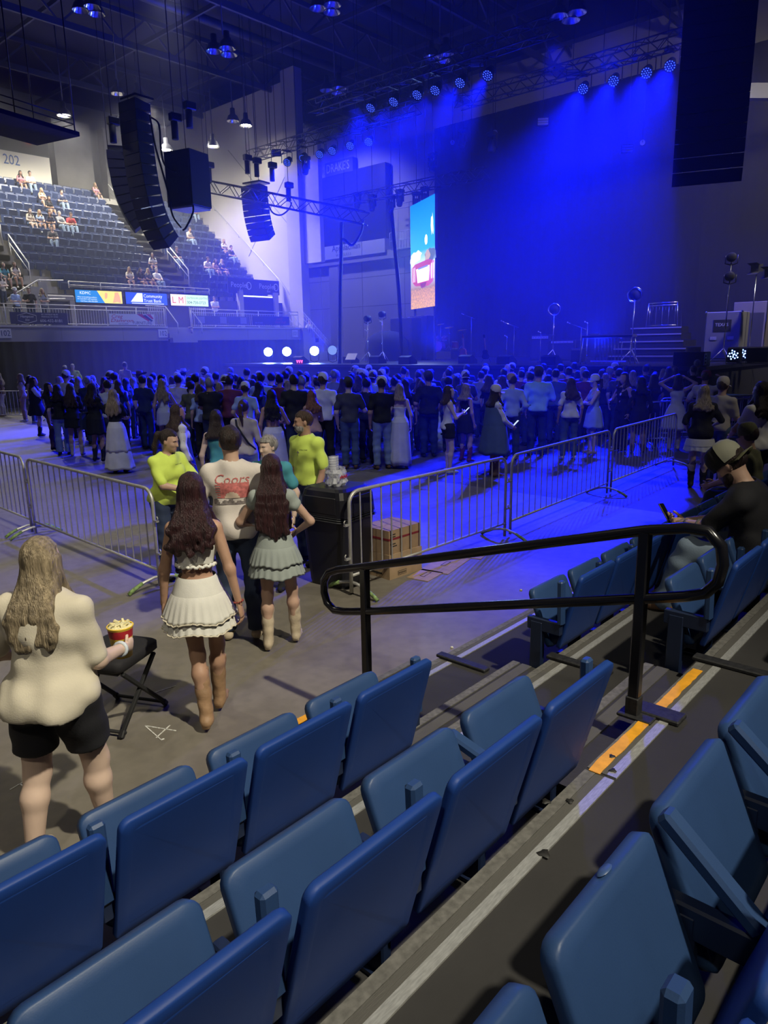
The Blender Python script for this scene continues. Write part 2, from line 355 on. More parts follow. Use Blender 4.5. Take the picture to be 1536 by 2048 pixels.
for row in range(3):
    xr = [0.57, 1.10, 1.63, 2.16] if row < 2 else [0.69, 1.21, 1.72, 2.22]
    if row < 2: xr = [-1.02, -0.49, 0.04] + xr
    else: xr = [-0.37, 0.16] + xr
    n = len(xr)
    for k, x in enumerate(xr):
        q = n-1-k
        if row == 0 and k == 0 or row == 1 and k < 1: continue
        lab = f'empty blue folding seat, {ORD[q]} from the aisle handrail in the {ROWN[row]} nearer the camera' if q else f'empty blue folding seat ending the {ROWN[row]} just before the orange-taped aisle'
        arm = 88
        if row == 1 and q == 0: arm = 14
        if row == 2 and q in (1, 0): arm = 40
        ch = arena_seat(x, row, lab, arm, last=(q == 0))
        if row == 2 and q in (2, 3):
            mb = MB(); mb.lathe([(0.001, .004), (0.014, .004), (0.017, 0)], c=(0.03, 0.362, 0.628), n=14, M=np.diag([1.5, 0.8, 1.0]) @ np.array(Matrix.Rotation(math.radians(-23), 3, 'X'))); pl_ = mb.obj('number_plate', mat('number_plate', (0.05, 0.10, 0.24), 0.4), ch)
            if q == 3: text_mesh('11', 0.022, M_white, 'number', pl_, (0.014, 0.355, 0.634), (math.radians(-23), 0, 0))
    xs = 4.10 if row == 0 else (4.12 if row == 1 else 4.12)
    for k in range(14 if row < 2 else 9):
        x = xs + 0.03 + k*PITCH
        lab = f'empty blue folding seat, {ORD[k]} past the aisle handrail in the {ROWN[row]} towards the stage' if k else f'empty blue folding seat starting the {ROWN[row]} just beyond the aisle handrail'
        arena_seat(x, row, lab, 88, last=True)

# ------------------------------------------------------------------ aisle handrail
RX = 3.0
t = thing('handrail', 'glossy black double tube handrail standing in the middle of the aisle', 'handrail', (RX, 1.16, LZ[2]))
def arc(c, r, a0, a1, n=6): return [(0, c[0]+r*math.cos(math.radians(a0+(a1-a0)*k/n)), c[1]+r*math.sin(math.radians(a0+(a1-a0)*k/n))) for k in range(n+1)]
def q(Y, z): return (RX, Y, z)
rail = []
loop = [(1.16, 1.585), (2.87, 1.085), (3.07, 1.035)] 
rail = [q(0.99, 1.63), q(1.16, 1.592), q(2.87, 1.085), q(3.10, 1.020), q(3.185, 0.985), q(3.235, 0.92), q(3.24, 0.84), q(3.215, 0.77), q(3.15, 0.735), q(3.06, 0.748), q(2.87, 0.795), q(1.16, 1.275), q(0.97, 1.33), q(0.89, 1.362), q(0.845, 1.42), q(0.832, 1.50), q(0.845, 1.575), q(0.90, 1.63)]
mb = MB(); mb.tube(rail, 0.025, 12, closed=True); o = mb.obj('rail', M_blackgloss, t); o.location = (-RX, -1.16, -LZ[2])
mb = MB(); mb.bar((0, 0, 0.0), (0, 0, 0.89), 0.05, 0.05, up=(0, 1, 0), bev=0.006); p = mb.obj('post', M_blackgloss, t)
mb = MB(); mb.box((0, 0, 0.05), (0.06, 0.06, 0.10), bev=0.004); mb.box((0, -0.02, 0.008), (0.10, 0.16, 0.016), bev=0.004); mb.obj('base_plate', M_wornblack, p)
mb = MB(); mb.bar((0, 1.71, 0.076-LZ[2]), (0, 1.71, 1.08-LZ[2]), 0.05, 0.05, up=(0, 1, 0), bev=0.006); mb.obj('post', M_blackgloss, t)

# ------------------------------------------------------------------ crowd barricades
M_tape = mat('green_yellow_tape', (0.20, 0.30, 0.10), 0.6, noise=(30, 0.5))
def bar_mesh(h0, h1):
    mb = MB(); mb.tube([(0, 0, h0), (0, 0, h1)], 0.0085, 6, cap=False); return raw_mesh('barricade_bar', mb.v, mb.f, True, [M_steel])
BAR = bar_mesh(0.205, 1.02)
def barricade(a, b, label, nb=18, feet=(1, 1), hooks=(1, 1), sw=0.0):
    a = np.array([*a, 0.]); b = np.array([*b, 0.]); L = np.linalg.norm(b-a); ang = math.atan2(b[1]-a[1], b[0]-a[0])
    t = thing('crowd_barricade', label, 'barricade', a, ang)
    r = 0.13; H = 1.04; pts = [(0, 0, 0.03)]
    pts += [(r-r*math.cos(math.radians(k*18)), 0, H-r+r*math.sin(math.radians(k*18))) for k in range(6)]
    pts += [(L-r+r*math.sin(math.radians(k*18)), 0, H-r+r*math.cos(math.radians(k*18))) for k in range(6)] + [(L, 0, 0.03)]
    mb = MB(); mb.tube(pts, 0.019, 8); mb.obj('frame', M_steel, t)
    mb = MB(); mb.tube([(0, 0, 0.2), (L, 0, 0.2)], 0.016, 8); mb.obj('lower_rail', M_steel, t)
    for k in range(nb):
        o = link('bar', BAR, t); x = L*(k+1)/(nb+1); o.location = (x, 0, 0)
        e = min(x, L-x)
        if e < r: o.scale.z = (H-r+math.sqrt(max(r*r-(r-e)**2, 0))-0.01)/1.02
    for x, on in ((0.0, feet[0]), (L, feet[1])):
        if not on: continue
        mb = MB(); sx = 0.02 if x == 0 else -0.02
        mb.tube([(x+sx, -0.33, 0.015), (x+sx, -0.28, 0.05), (x+sx, -0.16, 0.10), (x+sx, -0.05, 0.125), (x+sx, 0.05, 0.125), (x+sx, 0.16, 0.10), (x+sx, 0.28, 0.05), (x+sx, 0.33, 0.015)], 0.017, 7)
        f = mb.obj('foot', M_steel, t)
        for sy in (-1, 1):
            mb = MB(); mb.tube([(x+sx, sy*0.335, 0.015), (x+sx, sy*0.28, 0.052), (x+sx, sy*0.18, 0.095)], 0.0205, 7); mb.obj('tape_wrap', M_tape, f)
    for x, on in ((0.0, hooks[0]), (L, hooks[1])):
        if not on: continue
        sx = -1 if x == 0 else 1
        for z in (0.38, 0.72):
            mb = MB(); mb.box((x+sx*0.035, 0, z), (0.07, 0.03, 0.018)); mb.tube([(x+sx*0.07, 0, z+0.01), (x+sx*0.075, 0, z+0.035), (x+sx*0.06, 0, z+0.05)], 0.007, 6); mb.obj('hook', M_steel, t)
    return t
barricade((4.72, 4.70), (7.44, 4.66), 'steel crowd barricade between the black bin and the cardboard boxes', 17)
barricade((7.57, 4.66), (10.68, 4.80), 'steel crowd barricade in the middle of the run beside the blue-lit floor', 18, feet=(0, 1))
barricade((10.82, 4.80), (13.9, 4.93), 'steel crowd barricade ending the run behind the woman in black shirt and white skirt', 20, feet=(0, 1))
barricade((3.62, 6.38), (3.72, 9.62), 'steel crowd barricade that the woman in yellow-green shirt leans on', 18, hooks=(1, 1))
barricade((3.73, 9.76), (3.86, 13.0), 'steel crowd barricade cut by the picture edge behind the blonde woman', 18, feet=(1, 1))
barricade((9.62, 27.9), (11.0, 25.9), 'distant steel barricade below the stand stairs, standing nearer the crowd', 16)
barricade((8.2, 27.3), (9.55, 27.85), 'distant steel barricade at the picture edge below the stand stairs', 14)
barricade((16.2, 6.4), (18.4, 4.75), 'steel barricade with blue-lit top rail by the stage corner, beside the man in flat-brim cap', 14)
barricade((17.3, 6.55), (19.4, 5.0), 'steel barricade standing behind the other blue-lit one at the stage corner', 14)

# ------------------------------------------------------------------ bin, boxes, cups, stool
M_bin = mat('black_bin_plastic', (0.010, 0.010, 0.014), 0.38, bump=(120, 0.06))
t = thing('trash_bin', 'large black plastic trash bin with domed lid at the barricade end', 'bin', (4.98, 5.12, 0), 0.12)
def sq(w_, z, r=0.08): return [(x, y, z) for x, y in [(px, py-w_/2) for px, py in rrect(w_, w_, r, r, 4)]]
def loft(mb, rings, cap=True):
    n = len(rings[0]); V = [p for r in rings for p in r]; F = [(i*n+j, i*n+(j+1) % n, (i+1)*n+(j+1) % n, (i+1)*n+j) for i in range(len(rings)-1) for j in range(n)]
    if cap: F += [tuple(range(n-1, -1, -1)), tuple(range((len(rings)-1)*n, len(rings)*n))]
    mb.add(V, F); return mb
mb = MB(); loft(mb, [sq(.46, 0), sq(.48, .04), sq(.56, .72), sq(.56, .74)]); mb.obj('body', M_bin, t)
mb = MB()
for k in range(3): loft(mb, [sq(.60-.012*k, .70+.02*k), sq(.615-.012*k, .707+.02*k), sq(.60-.012*k, .715+.02*k)])
mb.obj('rim', M_bin, t)
mb = MB(); loft(mb, [sq(.585, .755), sq(.58, .78), sq(.56, .93), sq(.52, 1.0), sq(.44, 1.025)]); lid = mb.obj('lid', M_bin, t)
for sy, nm in ((-1, 'flap'), (1, 'flap')):
    mb = MB(); mb.box((0, sy*0.287, 0.865), (0.40, 0.012, 0.17), bev=0.005); mb.obj(nm, M_bin, lid)
mb = MB(); mb.box((-0.287, 0, 0.865), (0.012, 0.40, 0.17), bev=0.005); mb.obj('flap', M_bin, lid)
M_film = mat('clear_plastic_film', (0.62, 0.63, 0.66), 0.18, alpha=0.62, bump=(45, 0.9, (1, 1, 0.5), 0.02))
M_cup = mat('clear_cup', (0.62, 0.63, 0.68), 0.25, alpha=0.6)
M_redprint = mat('red_print', (0.45, 0.03, 0.04), 0.5)
t = thing('cup_sleeve', 'stacks of clear plastic cups in crinkled film standing on the bin lid', 'cups', (4.96, 5.12, 1.026), 0.3)
for dx, dy, h in ((-0.05, 0.0, 0.30), (0.045, 0.03, 0.29)):
    mb = MB(); prof = [(0.028, 0)]
    for k in range(11): z = 0.02 + k*(h-0.02)/11; prof += [(0.040, z), (0.0435, z+.012), (0.040, z+.016)]
    mb.lathe(prof + [(0.043, h), (0.036, h)], c=(dx, dy, 0), n=12); mb.obj('cup_stack', M_cup, t)
random.seed(4); mb = MB()
mb.lathe([(0.10, 0), (0.115, 0.03), (0.105, 0.08), (0.11, 0.13), (0.095, 0.165), (0.10, 0.18)], n=22, fn=lambda r, z, a: (r*(1+.10*math.sin(7*a+z*60)+random.uniform(-.07, .07)), z+random.uniform(-.006, .006)), smooth=False); mb.obj('film', M_film, t)
mb = MB()
for k in range(9): a = -2.2+k*0.13; mb.box((0.118*math.cos(a), 0.118*math.sin(a), 0.09+0.012*(k % 2)), (0.004, 0.012, 0.022), rz=a)
mb.obj('red_print', M_redprint, t)
M_card = mat('cardboard', (0.36, 0.24, 0.14), 0.85, noise=(8, 0.12)); M_card2 = mat('cardboard_pale', (0.42, 0.29, 0.17), 0.85, noise=(8, 0.12)); M_ink = mat('black_ink', (0.03, 0.025, 0.02), 0.8); M_stripe = mat('maroon_stripe', (0.22, 0.02, 0.03), 0.7)
BX, BY = 5.56, 4.90
t = thing('cardboard_box', 'lower brown cardboard box, printed panel, standing on the floor by the bin', 'box', (BX, BY, 0), -0.06)
mb = MB(); mb.box((0, 0, 0.135), (0.5, 0.42, 0.27)); mb.obj('carton', M_card2, t)
mb = MB(); mb.box((-0.06, -0.211, 0.05), (0.13, 0.002, 0.045)); pr = mb.obj('print', M_ink, t)
mb = MB(); mb.box((-0.06, -0.2125, 0.05), (0.12, 0.002, 0.036)); mb.obj('print_panel', M_card2, pr)
for k in range(8): mb = MB(); mb.box((-0.112+k*0.0145, -0.214, 0.05), (0.009, 0.002, 0.018)); mb.obj('print_letter', M_ink, pr)
mb = MB(); mb.box((-0.251, 0.0, 0.05), (0.002, 0.2, 0.02)); mb.obj('print', M_ink, t)
t = thing('cardboard_box', 'upper brown cardboard box with maroon stripe, stacked on the other', 'box', (BX, BY+0.02, 0.272), -0.02)
mb = MB(); mb.box((0, 0, 0.125), (0.5, 0.42, 0.25)); mb.obj('carton', M_card, t)
for sy in (-1, 1): mb = MB(); mb.box((0, sy*0.106, 0.253), (0.5, 0.206, 0.004)); mb.obj('top_flap', M_card, t)
mb = MB(); mb.box((0, -0.211, 0.16), (0.5, 0.002, 0.022)); mb.box((-0.251, 0, 0.16), (0.002, 0.42, 0.022)); mb.obj('stripe', M_stripe, t)
for k in range(4): mb = MB(); mb.box((-0.19+0.02*(k == 3), -0.212, 0.21-0.026*k-(0.05 if k > 1 else 0)), (0.08, 0.002, 0.010)); mb.obj('print', M_ink, t)
for k, (cx, cy, sx, sy, rz, lb) in enumerate(((5.66, 4.52, .34, .26, .15, 'small yellowed cardboard sheet lying half under the boxes'), (6.10, 4.58, .62, .34, .22, 'long flattened cardboard sheet with printed outlines lying on the floor'), (6.62, 4.52, .30, .20, .3, 'short cardboard scrap at the far end of the floor sheets'))):
    mb = MB(); mb.mi = 0; mb.box((0, 0, 0.004), (sx, sy, 0.006)); mb.mi = 1; mb.box((0.02, 0.03, 0.008), (0.16, 0.005, 0.002)); mb.box((0.02, -0.02, 0.008), (0.16, 0.005, 0.002)); mb.box((-0.06, 0.005, 0.008), (0.005, 0.055, 0.002)); mb.box((0.10, 0.005, 0.008), (0.005, 0.055, 0.002))
    o = tag(mb.obj('cardboard_sheet', [M_card2, M_ink], None, (cx, cy, 0), rz), lb, 'cardboard')
M_cushion = mat('black_canvas', (0.012, 0.011, 0.014), 0.8, bump=(200, 0.2))
t = thing('folding_stool', 'black folding stool with thick padded seat beside the blonde woman', 'stool', (2.02, 4.22, 0), 0.45)
mb = MB(); V, F = slab(rrect(0.44, 0.40, 0.05, 0.05), 0.075, (0, -0.2, 0.47), (1, 0, 0), (0, 1, 0), bulge=0.012, rim=0.02); mb.add(V, F, True); mb.obj('seat', M_cushion, t)
mb = MB(); mb.box((0, 0, 0.43), (0.40, 0.34, 0.05), bev=0.02); mb.obj('sling', M_cushion, t)
for sy in (-1, 1):
    for sx in (-1, 1):
        mb = MB(); mb.bar((sx*-0.17, sy*0.18, 0.42), (sx*0.22, sy*(0.18+0.012*sx), 0.03), 0.026, 0.026, up=(0, 1, 0), bev=0.004); l = mb.obj('leg', M_blackmatt, t)
        mb = MB(); mb.bar((sx*0.20, sy*(0.18+0.012*sx), 0.05), (sx*0.235, sy*(0.18+0.012*sx), 0.008), 0.034, 0.034, up=(0, 1, 0), bev=0.006); mb.obj('foot', M_wornblack, l)
for sx in (-1, 1): mb = MB(); mb.tube([(sx*0.21, -0.19, 0.035), (sx*0.21, 0.19, 0.035)], 0.011, 6); mb.obj('crossbar', M_blackmatt, t)
# ------------------------------------------------------------------ smooth implicit surfaces -> meshes
def sdf(prims, P, k):
    d = None
    for pr in prims:
        if pr[0] == 'c':
            a, b, ra, rb = pr[1:5]; ba = b-a; L = max(ba @ ba, 1e-9)
            pa = P-a; t = np.clip((pa @ ba)/L, 0, 1); q_ = pa - t[:, None]*ba
            e = np.sqrt((q_*q_).sum(1)) - (ra+(rb-ra)*t)
        else:
            c, r, R = pr[1:4]; q_ = (P-c) @ R if R is not None else P-c
            k0 = np.sqrt(((q_/r)**2).sum(1)); k1 = np.sqrt(((q_/(r*r))**2).sum(1)); e = k0*(k0-1)/np.maximum(k1, 1e-6)
        kk = pr[-1] if len(pr) > (5 if pr[0] == 'c' else 4) else k
        if d is None: d = e
        else:
            h = np.clip(0.5+0.5*(d-e)/kk, 0, 1); d = d + (e-d)*h - kk*h*(1-h)
    return d
def snet(fn, lo, hi, h):
    """naive surface nets over a narrow band; returns V, Q"""
    lo = np.asarray(lo, float); n = np.maximum(np.ceil((np.asarray(hi)-lo)/h).astype(int), 4); n = ((n+3)//4)*4
    cn = n//4
    cx, cy_, cz = [lo[i] + (np.arange(cn[i])*4+1.5)*h for i in range(3)]
    G = np.stack(np.meshgrid(cx, cy_, cz, indexing='ij'), -1).reshape(-1, 3)
    dc = fn(G).reshape(cn)
    act = np.abs(dc) < 4*h*1.15
    D = np.repeat(np.repeat(np.repeat(dc, 4, 0), 4, 1), 4, 2); A = np.repeat(np.repeat(np.repeat(act, 4, 0), 4, 1), 4, 2)
    idx = np.argwhere(A); D[A] = fn(lo + idx*h)
    S = D < 0; S[0] = S[-1] = False; S[:, 0] = S[:, -1] = False; S[:, :, 0] = S[:, :, -1] = False
    D = np.where(S, np.minimum(D, -1e-6), np.maximum(D, 1e-6))
    c8 = [S[i:n[0]-1+i, j:n[1]-1+j, k:n[2]-1+k] for i in (0, 1) for j in (0, 1) for k in (0, 1)]
    tot = sum(c.astype(np.int8) for c in c8); cell = (tot > 0) & (tot < 8)
    ci = np.argwhere(cell)
    if not len(ci): return np.zeros((0, 3)), np.zeros((0, 4), int)
    vid = -np.ones(cell.shape, int); vid[cell] = np.arange(len(ci))
    acc = np.zeros((len(ci), 3)); cnt = np.zeros(len(ci))
    O = [(i, j, k) for i in (0, 1) for j in (0, 1) for k in (0, 1)]
    for a in O:
        for ax in range(3):
            if a[ax]: continue
            b = list(a); b[ax] = 1; b = tuple(b)
            da = D[ci[:, 0]+a[0], ci[:, 1]+a[1], ci[:, 2]+a[2]]; db = D[ci[:, 0]+b[0], ci[:, 1]+b[1], ci[:, 2]+b[2]]
            mk = (da < 0) != (db < 0); t = np.clip(da/np.where(mk, da-db, 1), 0.02, 0.98)
            p = np.array(a, float)[None] + t[:, None]*(np.array(b)-np.array(a))[None]
            acc[mk] += p[mk]; cnt[mk] += 1
    V = lo + (ci + acc/np.maximum(cnt, 1)[:, None])*h
    Q = []
    for ax in range(3):
        u, v = [(1, 2), (2, 0), (0, 1)][ax]
        s0 = [slice(0, -1)]*3; s1 = [slice(0, -1)]*3; s1[ax] = slice(1, None)
        s0[ax] = slice(0, -1)
        sa, sb = S[tuple([slice(0, n[i]-1) for i in range(3)])], None
        sl = [slice(0, n[i]-1) for i in range(3)]; sl[ax] = slice(1, n[ax]); sb = S[tuple(sl)]
        e = np.argwhere(sa != sb); e = e[(e[:, u] > 0) & (e[:, v] > 0)]
        du = np.zeros(3, int); du[u] = 1; dv = np.zeros(3, int); dv[v] = 1
        q4 = [vid[tuple((e-x).T)] for x in (du+dv, dv, 0*du, du)]
        q4 = np.stack(q4, 1); fl_ = ~sa[tuple(e.T)]
        q4[fl_] = q4[fl_][:, ::-1]; Q.append(q4[(q4 >= 0).all(1)])
    return V, np.concatenate(Q)
def bounds(prims, pad):
    lo = np.full(3, 9.); hi = np.full(3, -9.)
    for p in prims:
        if p[0] == 'c': r = max(p[3], p[4]); lo = np.minimum(lo, np.minimum(p[1], p[2])-r); hi = np.maximum(hi, np.maximum(p[1], p[2])+r)
        else: r = max(p[2]); lo = np.minimum(lo, p[1]-r); hi = np.maximum(hi, p[1]+r)
    return lo-pad, hi+pad
A_ = lambda *x: np.array(x, float)
def Cp(a, b, ra, rb, *k): return ('c', np.asarray(a, float), np.asarray(b, float), ra, rb, *k)
def El(c, r, R=None, *k): return ('e', np.asarray(c, float), np.asarray(r, float), R, *k)
def rotm(ax, deg):
    return np.array(Matrix.Rotation(math.radians(deg), 3, ax))
def ik(a, t, l1, l2, pole):
    d = t-a; L = np.linalg.norm(d); L2 = min(L, (l1+l2)*0.995); d = d/L; t = a+d*L2
    x = (l1*l1-l2*l2+L2*L2)/(2*L2); h = math.sqrt(max(l1*l1-x*x, 0)); p = np.asarray(pole, float); p = p-d*(p @ d); p /= np.linalg.norm(p)
    return a+d*x+p*h, t

SKIN = [mat('skin_%d' % i, c, 0.55, noise=(6, 0.06)) for i, c in enumerate(((0.52, 0.33, 0.24), (0.46, 0.27, 0.18), (0.66, 0.48, 0.38), (0.38, 0.21, 0.14)))]
HAIRC = {'black': (0.010, 0.008, 0.008), 'dark': (0.022, 0.012, 0.010), 'brown': (0.055, 0.030, 0.020), 'auburn': (0.035, 0.012, 0.014), 'blonde': (0.36, 0.26, 0.13), 'dirty': (0.30, 0.235, 0.15), 'grey': (0.30, 0.28, 0.26), 'ginger': (0.25, 0.10, 0.04)}
def hair_mat(c): return mat('hair_'+c, HAIRC[c], 0.45, noise=(18, 0.5, (3, 3, 0.35)), bump=(55, 0.8, (3, 3, 0.25), 0.02))
CLOTHC = dict(white=(0.72, 0.70, 0.64), cream=(0.62, 0.56, 0.44), black=(0.010, 0.010, 0.014), navy=(0.02, 0.03, 0.08), grey=(0.25, 0.26, 0.27), dgrey=(0.06, 0.06, 0.07), denim=(0.07, 0.11, 0.20), ldenim=(0.22, 0.29, 0.38), ddenim=(0.025, 0.04, 0.085), yellow=(0.66, 0.82, 0.13), offwhite=(0.64, 0.58, 0.53), pink=(0.65, 0.28, 0.32), red=(0.45, 0.04, 0.05), tan=(0.42, 0.28, 0.16), brown=(0.13, 0.07, 0.04), mint=(0.30, 0.52, 0.45), sage=(0.31, 0.345, 0.325), blue=(0.10, 0.18, 0.42), lblue=(0.35, 0.45, 0.62), maroon=(0.16, 0.03, 0.05), teal=(0.06, 0.28, 0.34), peach=(0.60, 0.36, 0.25), beige=(0.48, 0.42, 0.34), boot=(0.33, 0.20, 0.11), bone=(0.55, 0.45, 0.32), olive=(0.12, 0.12, 0.06), ginghm=(0.25, 0.27, 0.30))
def cloth(c): return mat('cloth_'+c, CLOTHC[c], 0.85, noise=(5, 0.10), bump=(130, 0.25, (1, 1, 1), 0.004))

def hand_geo(mb, wrist, d, nrm, s=1.0, curl=(15, 25, 20), side=1, nseg=6, spread=1.0, thumb_in=0.5):
    """palm and five fingers from the wrist along d; nrm = direction the palm faces; side=+1 right hand"""
    d = d/np.linalg.norm(d); nrm = nrm - d*(nrm @ d); nrm /= np.linalg.norm(nrm); x = np.cross(d, nrm)*side   # x points to the thumb side
    W = wrist
    # palm: flattened loft
    rings = []
    for t, w_, th in ((-0.015, 0.024, 0.019), (0.015, 0.030, 0.017), (0.05, 0.041, 0.016), (0.085, 0.043, 0.014), (0.098, 0.040, 0.010)):
        c = W + d*t*s; rings.append([c + x*w_*s*math.cos(a) + nrm*th*s*math.sin(a) for a in np.linspace(0, 2*PI, 10, endpoint=False)])
    n = 10; V = [p for r in rings for p in r]; F = [(i*n+j, i*n+(j+1) % n, (i+1)*n+(j+1) % n, (i+1)*n+j) for i in range(4) for j in range(n)] + [tuple(range(4*n, 5*n))]
    if side > 0: F = [f[::-1] for f in F]
    mb.add(V, F, True)
    def finger(base, dir_, lens, r, curls, axis_n):
        p = base; pts = [p]; rad = [r]; dd = dir_/np.linalg.norm(dir_)
        for L, c in zip(lens, curls):
            ca, sa = math.cos(math.radians(c)), math.sin(math.radians(c)); nn = axis_n - dd*(axis_n @ dd); nn /= np.linalg.norm(nn)
            dd = dd*ca + nn*sa; axis_n = nn; p = p + dd*L*s; pts.append(p); rad.append(rad[-1]*0.90)
        pts.append(p + dd*0.004*s); rad.append(rad[-1]*0.5); mb.tube(pts, rad, nseg)
    for k, (off, L) in enumerate(((0.030, 0.95), (0.010, 1.06), (-0.010, 1.0), (-0.029, 0.80))):
        finger(W + d*0.088*s + x*off*s, d + x*(off*1.2*spread), (0.040*L, 0.026*L, 0.020*L), 0.0088*s, curl, nrm)
    finger(W + d*0.028*s + x*0.026*s, d*0.6 + x*0.75 + nrm*0.25*thumb_in*2, (0.036, 0.030, 0.024), 0.0105*s, (5, 18, 20), nrm*thumb_in + d*(1-thumb_in)-x*0.4)

def person(loc, face, label, h=1.7, sex='f', build=1.0, vox=0.022, skin=0, hair=('long', 'brown', 0.35), top=('tee', 'black'), bottom=('jeans', 'denim'), shoes=('shoe', 'white'), hat=None,
           hands=None, lean=0, turn=0, head=(0, 0), sit=None, feet=None, group=None, poles=None, eyes=False, extra=None, curl=(18, 28, 22), palm=None, cat='person', name='person', z0=0.0, kpole=None, detail=False, beard=None, stance=0.0):
    s = h/1.75; f = sex == 'f'; th = build
    pel = A_(0, 0, 0.955)
    if sit is not None: pel = A_(0, -0.03, sit/s + 0.10)
    TR = rotm('Z', turn) @ rotm('X', -lean)
    def T(x, y, z): return pel + TR @ A_(x, y, z-0.955)
    sh = 0.150 if f else 0.174; sh *= (0.6+0.4*th)
    HR = rotm('Z', head[0]) @ rotm('X', -head[1])
    nb = T(0, -0.012, 1.46); HB = TR @ HR if True else HR
    hc = nb + TR @ A_(0, 0.012, 0.075) + HB @ A_(0, 0.012, 0.085)
    def Hd(x, y, z): return hc + HB @ A_(x, y, z)
    # torso
    cw = (0.142 if f else 0.168)*(0.45+0.55*th); ww = (0.112 if f else 0.145)*(0.1+0.9*th); hw = (0.160 if f else 0.155)*(0.35+0.65*th); dp = 0.3+0.7*th
    torso = [El(T(0, 0, 1.30), A_(cw, 0.100*dp, 0.17), TR), El(T(0, -0.002, 1.12), A_(ww, 0.088*dp, 0.15), TR), El(T(0, -0.012, 0.965), A_(hw, 0.108*dp, 0.125), TR),
             Cp(T(-sh*0.90, -0.012, 1.385), T(0, -0.012, 1.425), 0.050, 0.056), Cp(T(sh*0.90, -0.012, 1.385), T(0, -0.012, 1.425), 0.050, 0.056)]
    if f: torso += [El(T(sx*0.070, 0.075*dp, 1.265), A_(0.058, 0.05, 0.058)*(0.5+0.5*th), TR, 0.03) for sx in (-1, 1)]
    if (f and not (bottom and bottom[0] in ('skirt', 'dress', 'mini', 'long_skirt'))) or th > 1.15: torso += [El(T(sx*0.075, -0.065*dp, 0.92), A_(0.085, 0.075*dp, 0.095), TR, 0.04) for sx in (-1, 1)]
    if th > 1.2: torso += [El(T(0, 0.05*dp, 1.06), A_(ww*0.92, 0.085*dp, 0.13), TR, 0.05)]
    neck = [Cp(nb-TR @ A_(0, 0, .03), Hd(0, -0.012, -0.05), 0.052 if f else 0.062, 0.048 if f else 0.056)]
    # limbs
    UA, FA, TH, SH = 0.285, 0.250, 0.425, 0.41
    arms = []; hd = hands or {}; limbs = {}
    for sx, key in ((1, 'r'), (-1, 'l')):
        S0 = T(sx*sh, -0.012, 1.378); tgt = hd.get(key)
        if tgt is None: tgt = (sx*(sh+0.085*(0.5+.5*th)), 0.03, 0.87)
        tg = T(*tgt) if len(tgt) == 3 else A_(*tgt[:3])
        pole = (poles or {}).get(key, (sx*0.55, -0.8, -0.15)); E_, W_ = ik(S0, tg, UA, FA, TR @ A_(*pole)); limbs[key] = (S0, E_, W_)
    ft = feet or {}; legs = {}
    for sx, key in ((1, 'r'), (-1, 'l')):
        H0 = pel + A_(sx*0.085*(0.5+0.5*th), -0.005, -0.03)
        tg = ft.get(key)
        if tg is None: tg = (sx*(0.095+stance), 0.0, 0.085) if sit is None else (sx*0.12, 0.47, 0.085)
        kp = (kpole or {}).get(key, (sx*0.12, 1, 0.0 if sit is None else 0.9)); K_, N_ = ik(H0, A_(*tg), TH, SH, kp)
        legs[key] = (H0, K_, N_)
    def arm_prims(key, infl=0.0, frac=None):
        S0, E_, W_ = limbs[key]; a = 0.6+0.4*th; r = (0.045, 0.036, 0.024) if f else (0.053, 0.043, 0.029)
        r = [x*a+infl for x in r]; out = []
        if frac is None: return [Cp(S0, E_, r[0], r[1]), Cp(E_, W_, r[1]*1.02, r[2])]
        if frac <= 1: out = [Cp(S0, S0+(E_-S0)*frac, r[0], r[0]+(r[1]-r[0])*frac + 0.006)]
        else: out = [Cp(S0, E_, r[0], r[1]), Cp(E_, E_+(W_-E_)*(frac-1), r[1]*1.02, r[1]+(r[2]-r[1])*(frac-1)+0.006)]
        return out
    def leg_prims(key, infl=0.0, kn=1.0):
        H0, K_, N_ = legs[key]; a = 0.5+0.5*th; r = (0.083 if f else 0.080, 0.053, 0.055, 0.034)
        r = [x*a+infl for x in r]; cm = K_+(N_-K_)*0.30; back = np.cross(N_-K_, A_(1, 0, 0)); back = back/max(np.linalg.norm(back), 1e-6)
        cm = cm + A_(0, -0.015, 0) if sit is None else cm
        return [Cp(H0, K_, r[0], r[1]), Cp(K_, cm, r[1]*.93, r[2]*.98, 0.035), Cp(cm, N_, r[2]*.98, r[3], 0.03)]
    headp = [El(Hd(0, -0.012, 0.025), A_(0.076, 0.096, 0.100), HB), El(Hd(0, 0.030, -0.045), A_(0.058, 0.062, 0.072), HB, 0.035), Cp(Hd(0, 0.072, -0.092), Hd(0, 0.060, -0.085), 0.022, 0.03, 0.02),
             Cp(Hd(0, 0.082, 0.012), Hd(0, 0.104, -0.028), 0.009, 0.014, 0.012), El(Hd(0, 0.072, 0.030), A_(0.05, 0.018, 0.012), HB, 0.015), El(Hd(0, 0.082, -0.062), A_(0.024, 0.012, 0.011), HB, 0.01)]
    if vox <= 0.016:
        headp += [El(Hd(sx*0.078, -0.008, -0.008), A_(0.010, 0.020, 0.032), HB, 0.008) for sx in (-1, 1)] + [El(Hd(sx*0.034, 0.060, -0.02), A_(0.026, 0.024, 0.022), HB, 0.02) for sx in (-1, 1)]
    body = torso + neck
    for key in 'rl': body += arm_prims(key) + leg_prims(key)
    for sx, key in ((1, 'r'), (-1, 'l')):
        N_ = legs[key][2]; body += [Cp(N_+A_(0, -0.02, -0.045), N_+A_(sx*0.015, 0.13, -0.06), 0.030, 0.024)]
    body += headp
    mats_skin = SKIN[skin]
    root = thing(name, label, cat, (loc[0], loc[1], z0), math.radians(face)-PI/2, group); root.scale = (s, s, s)
    ks = 0.028
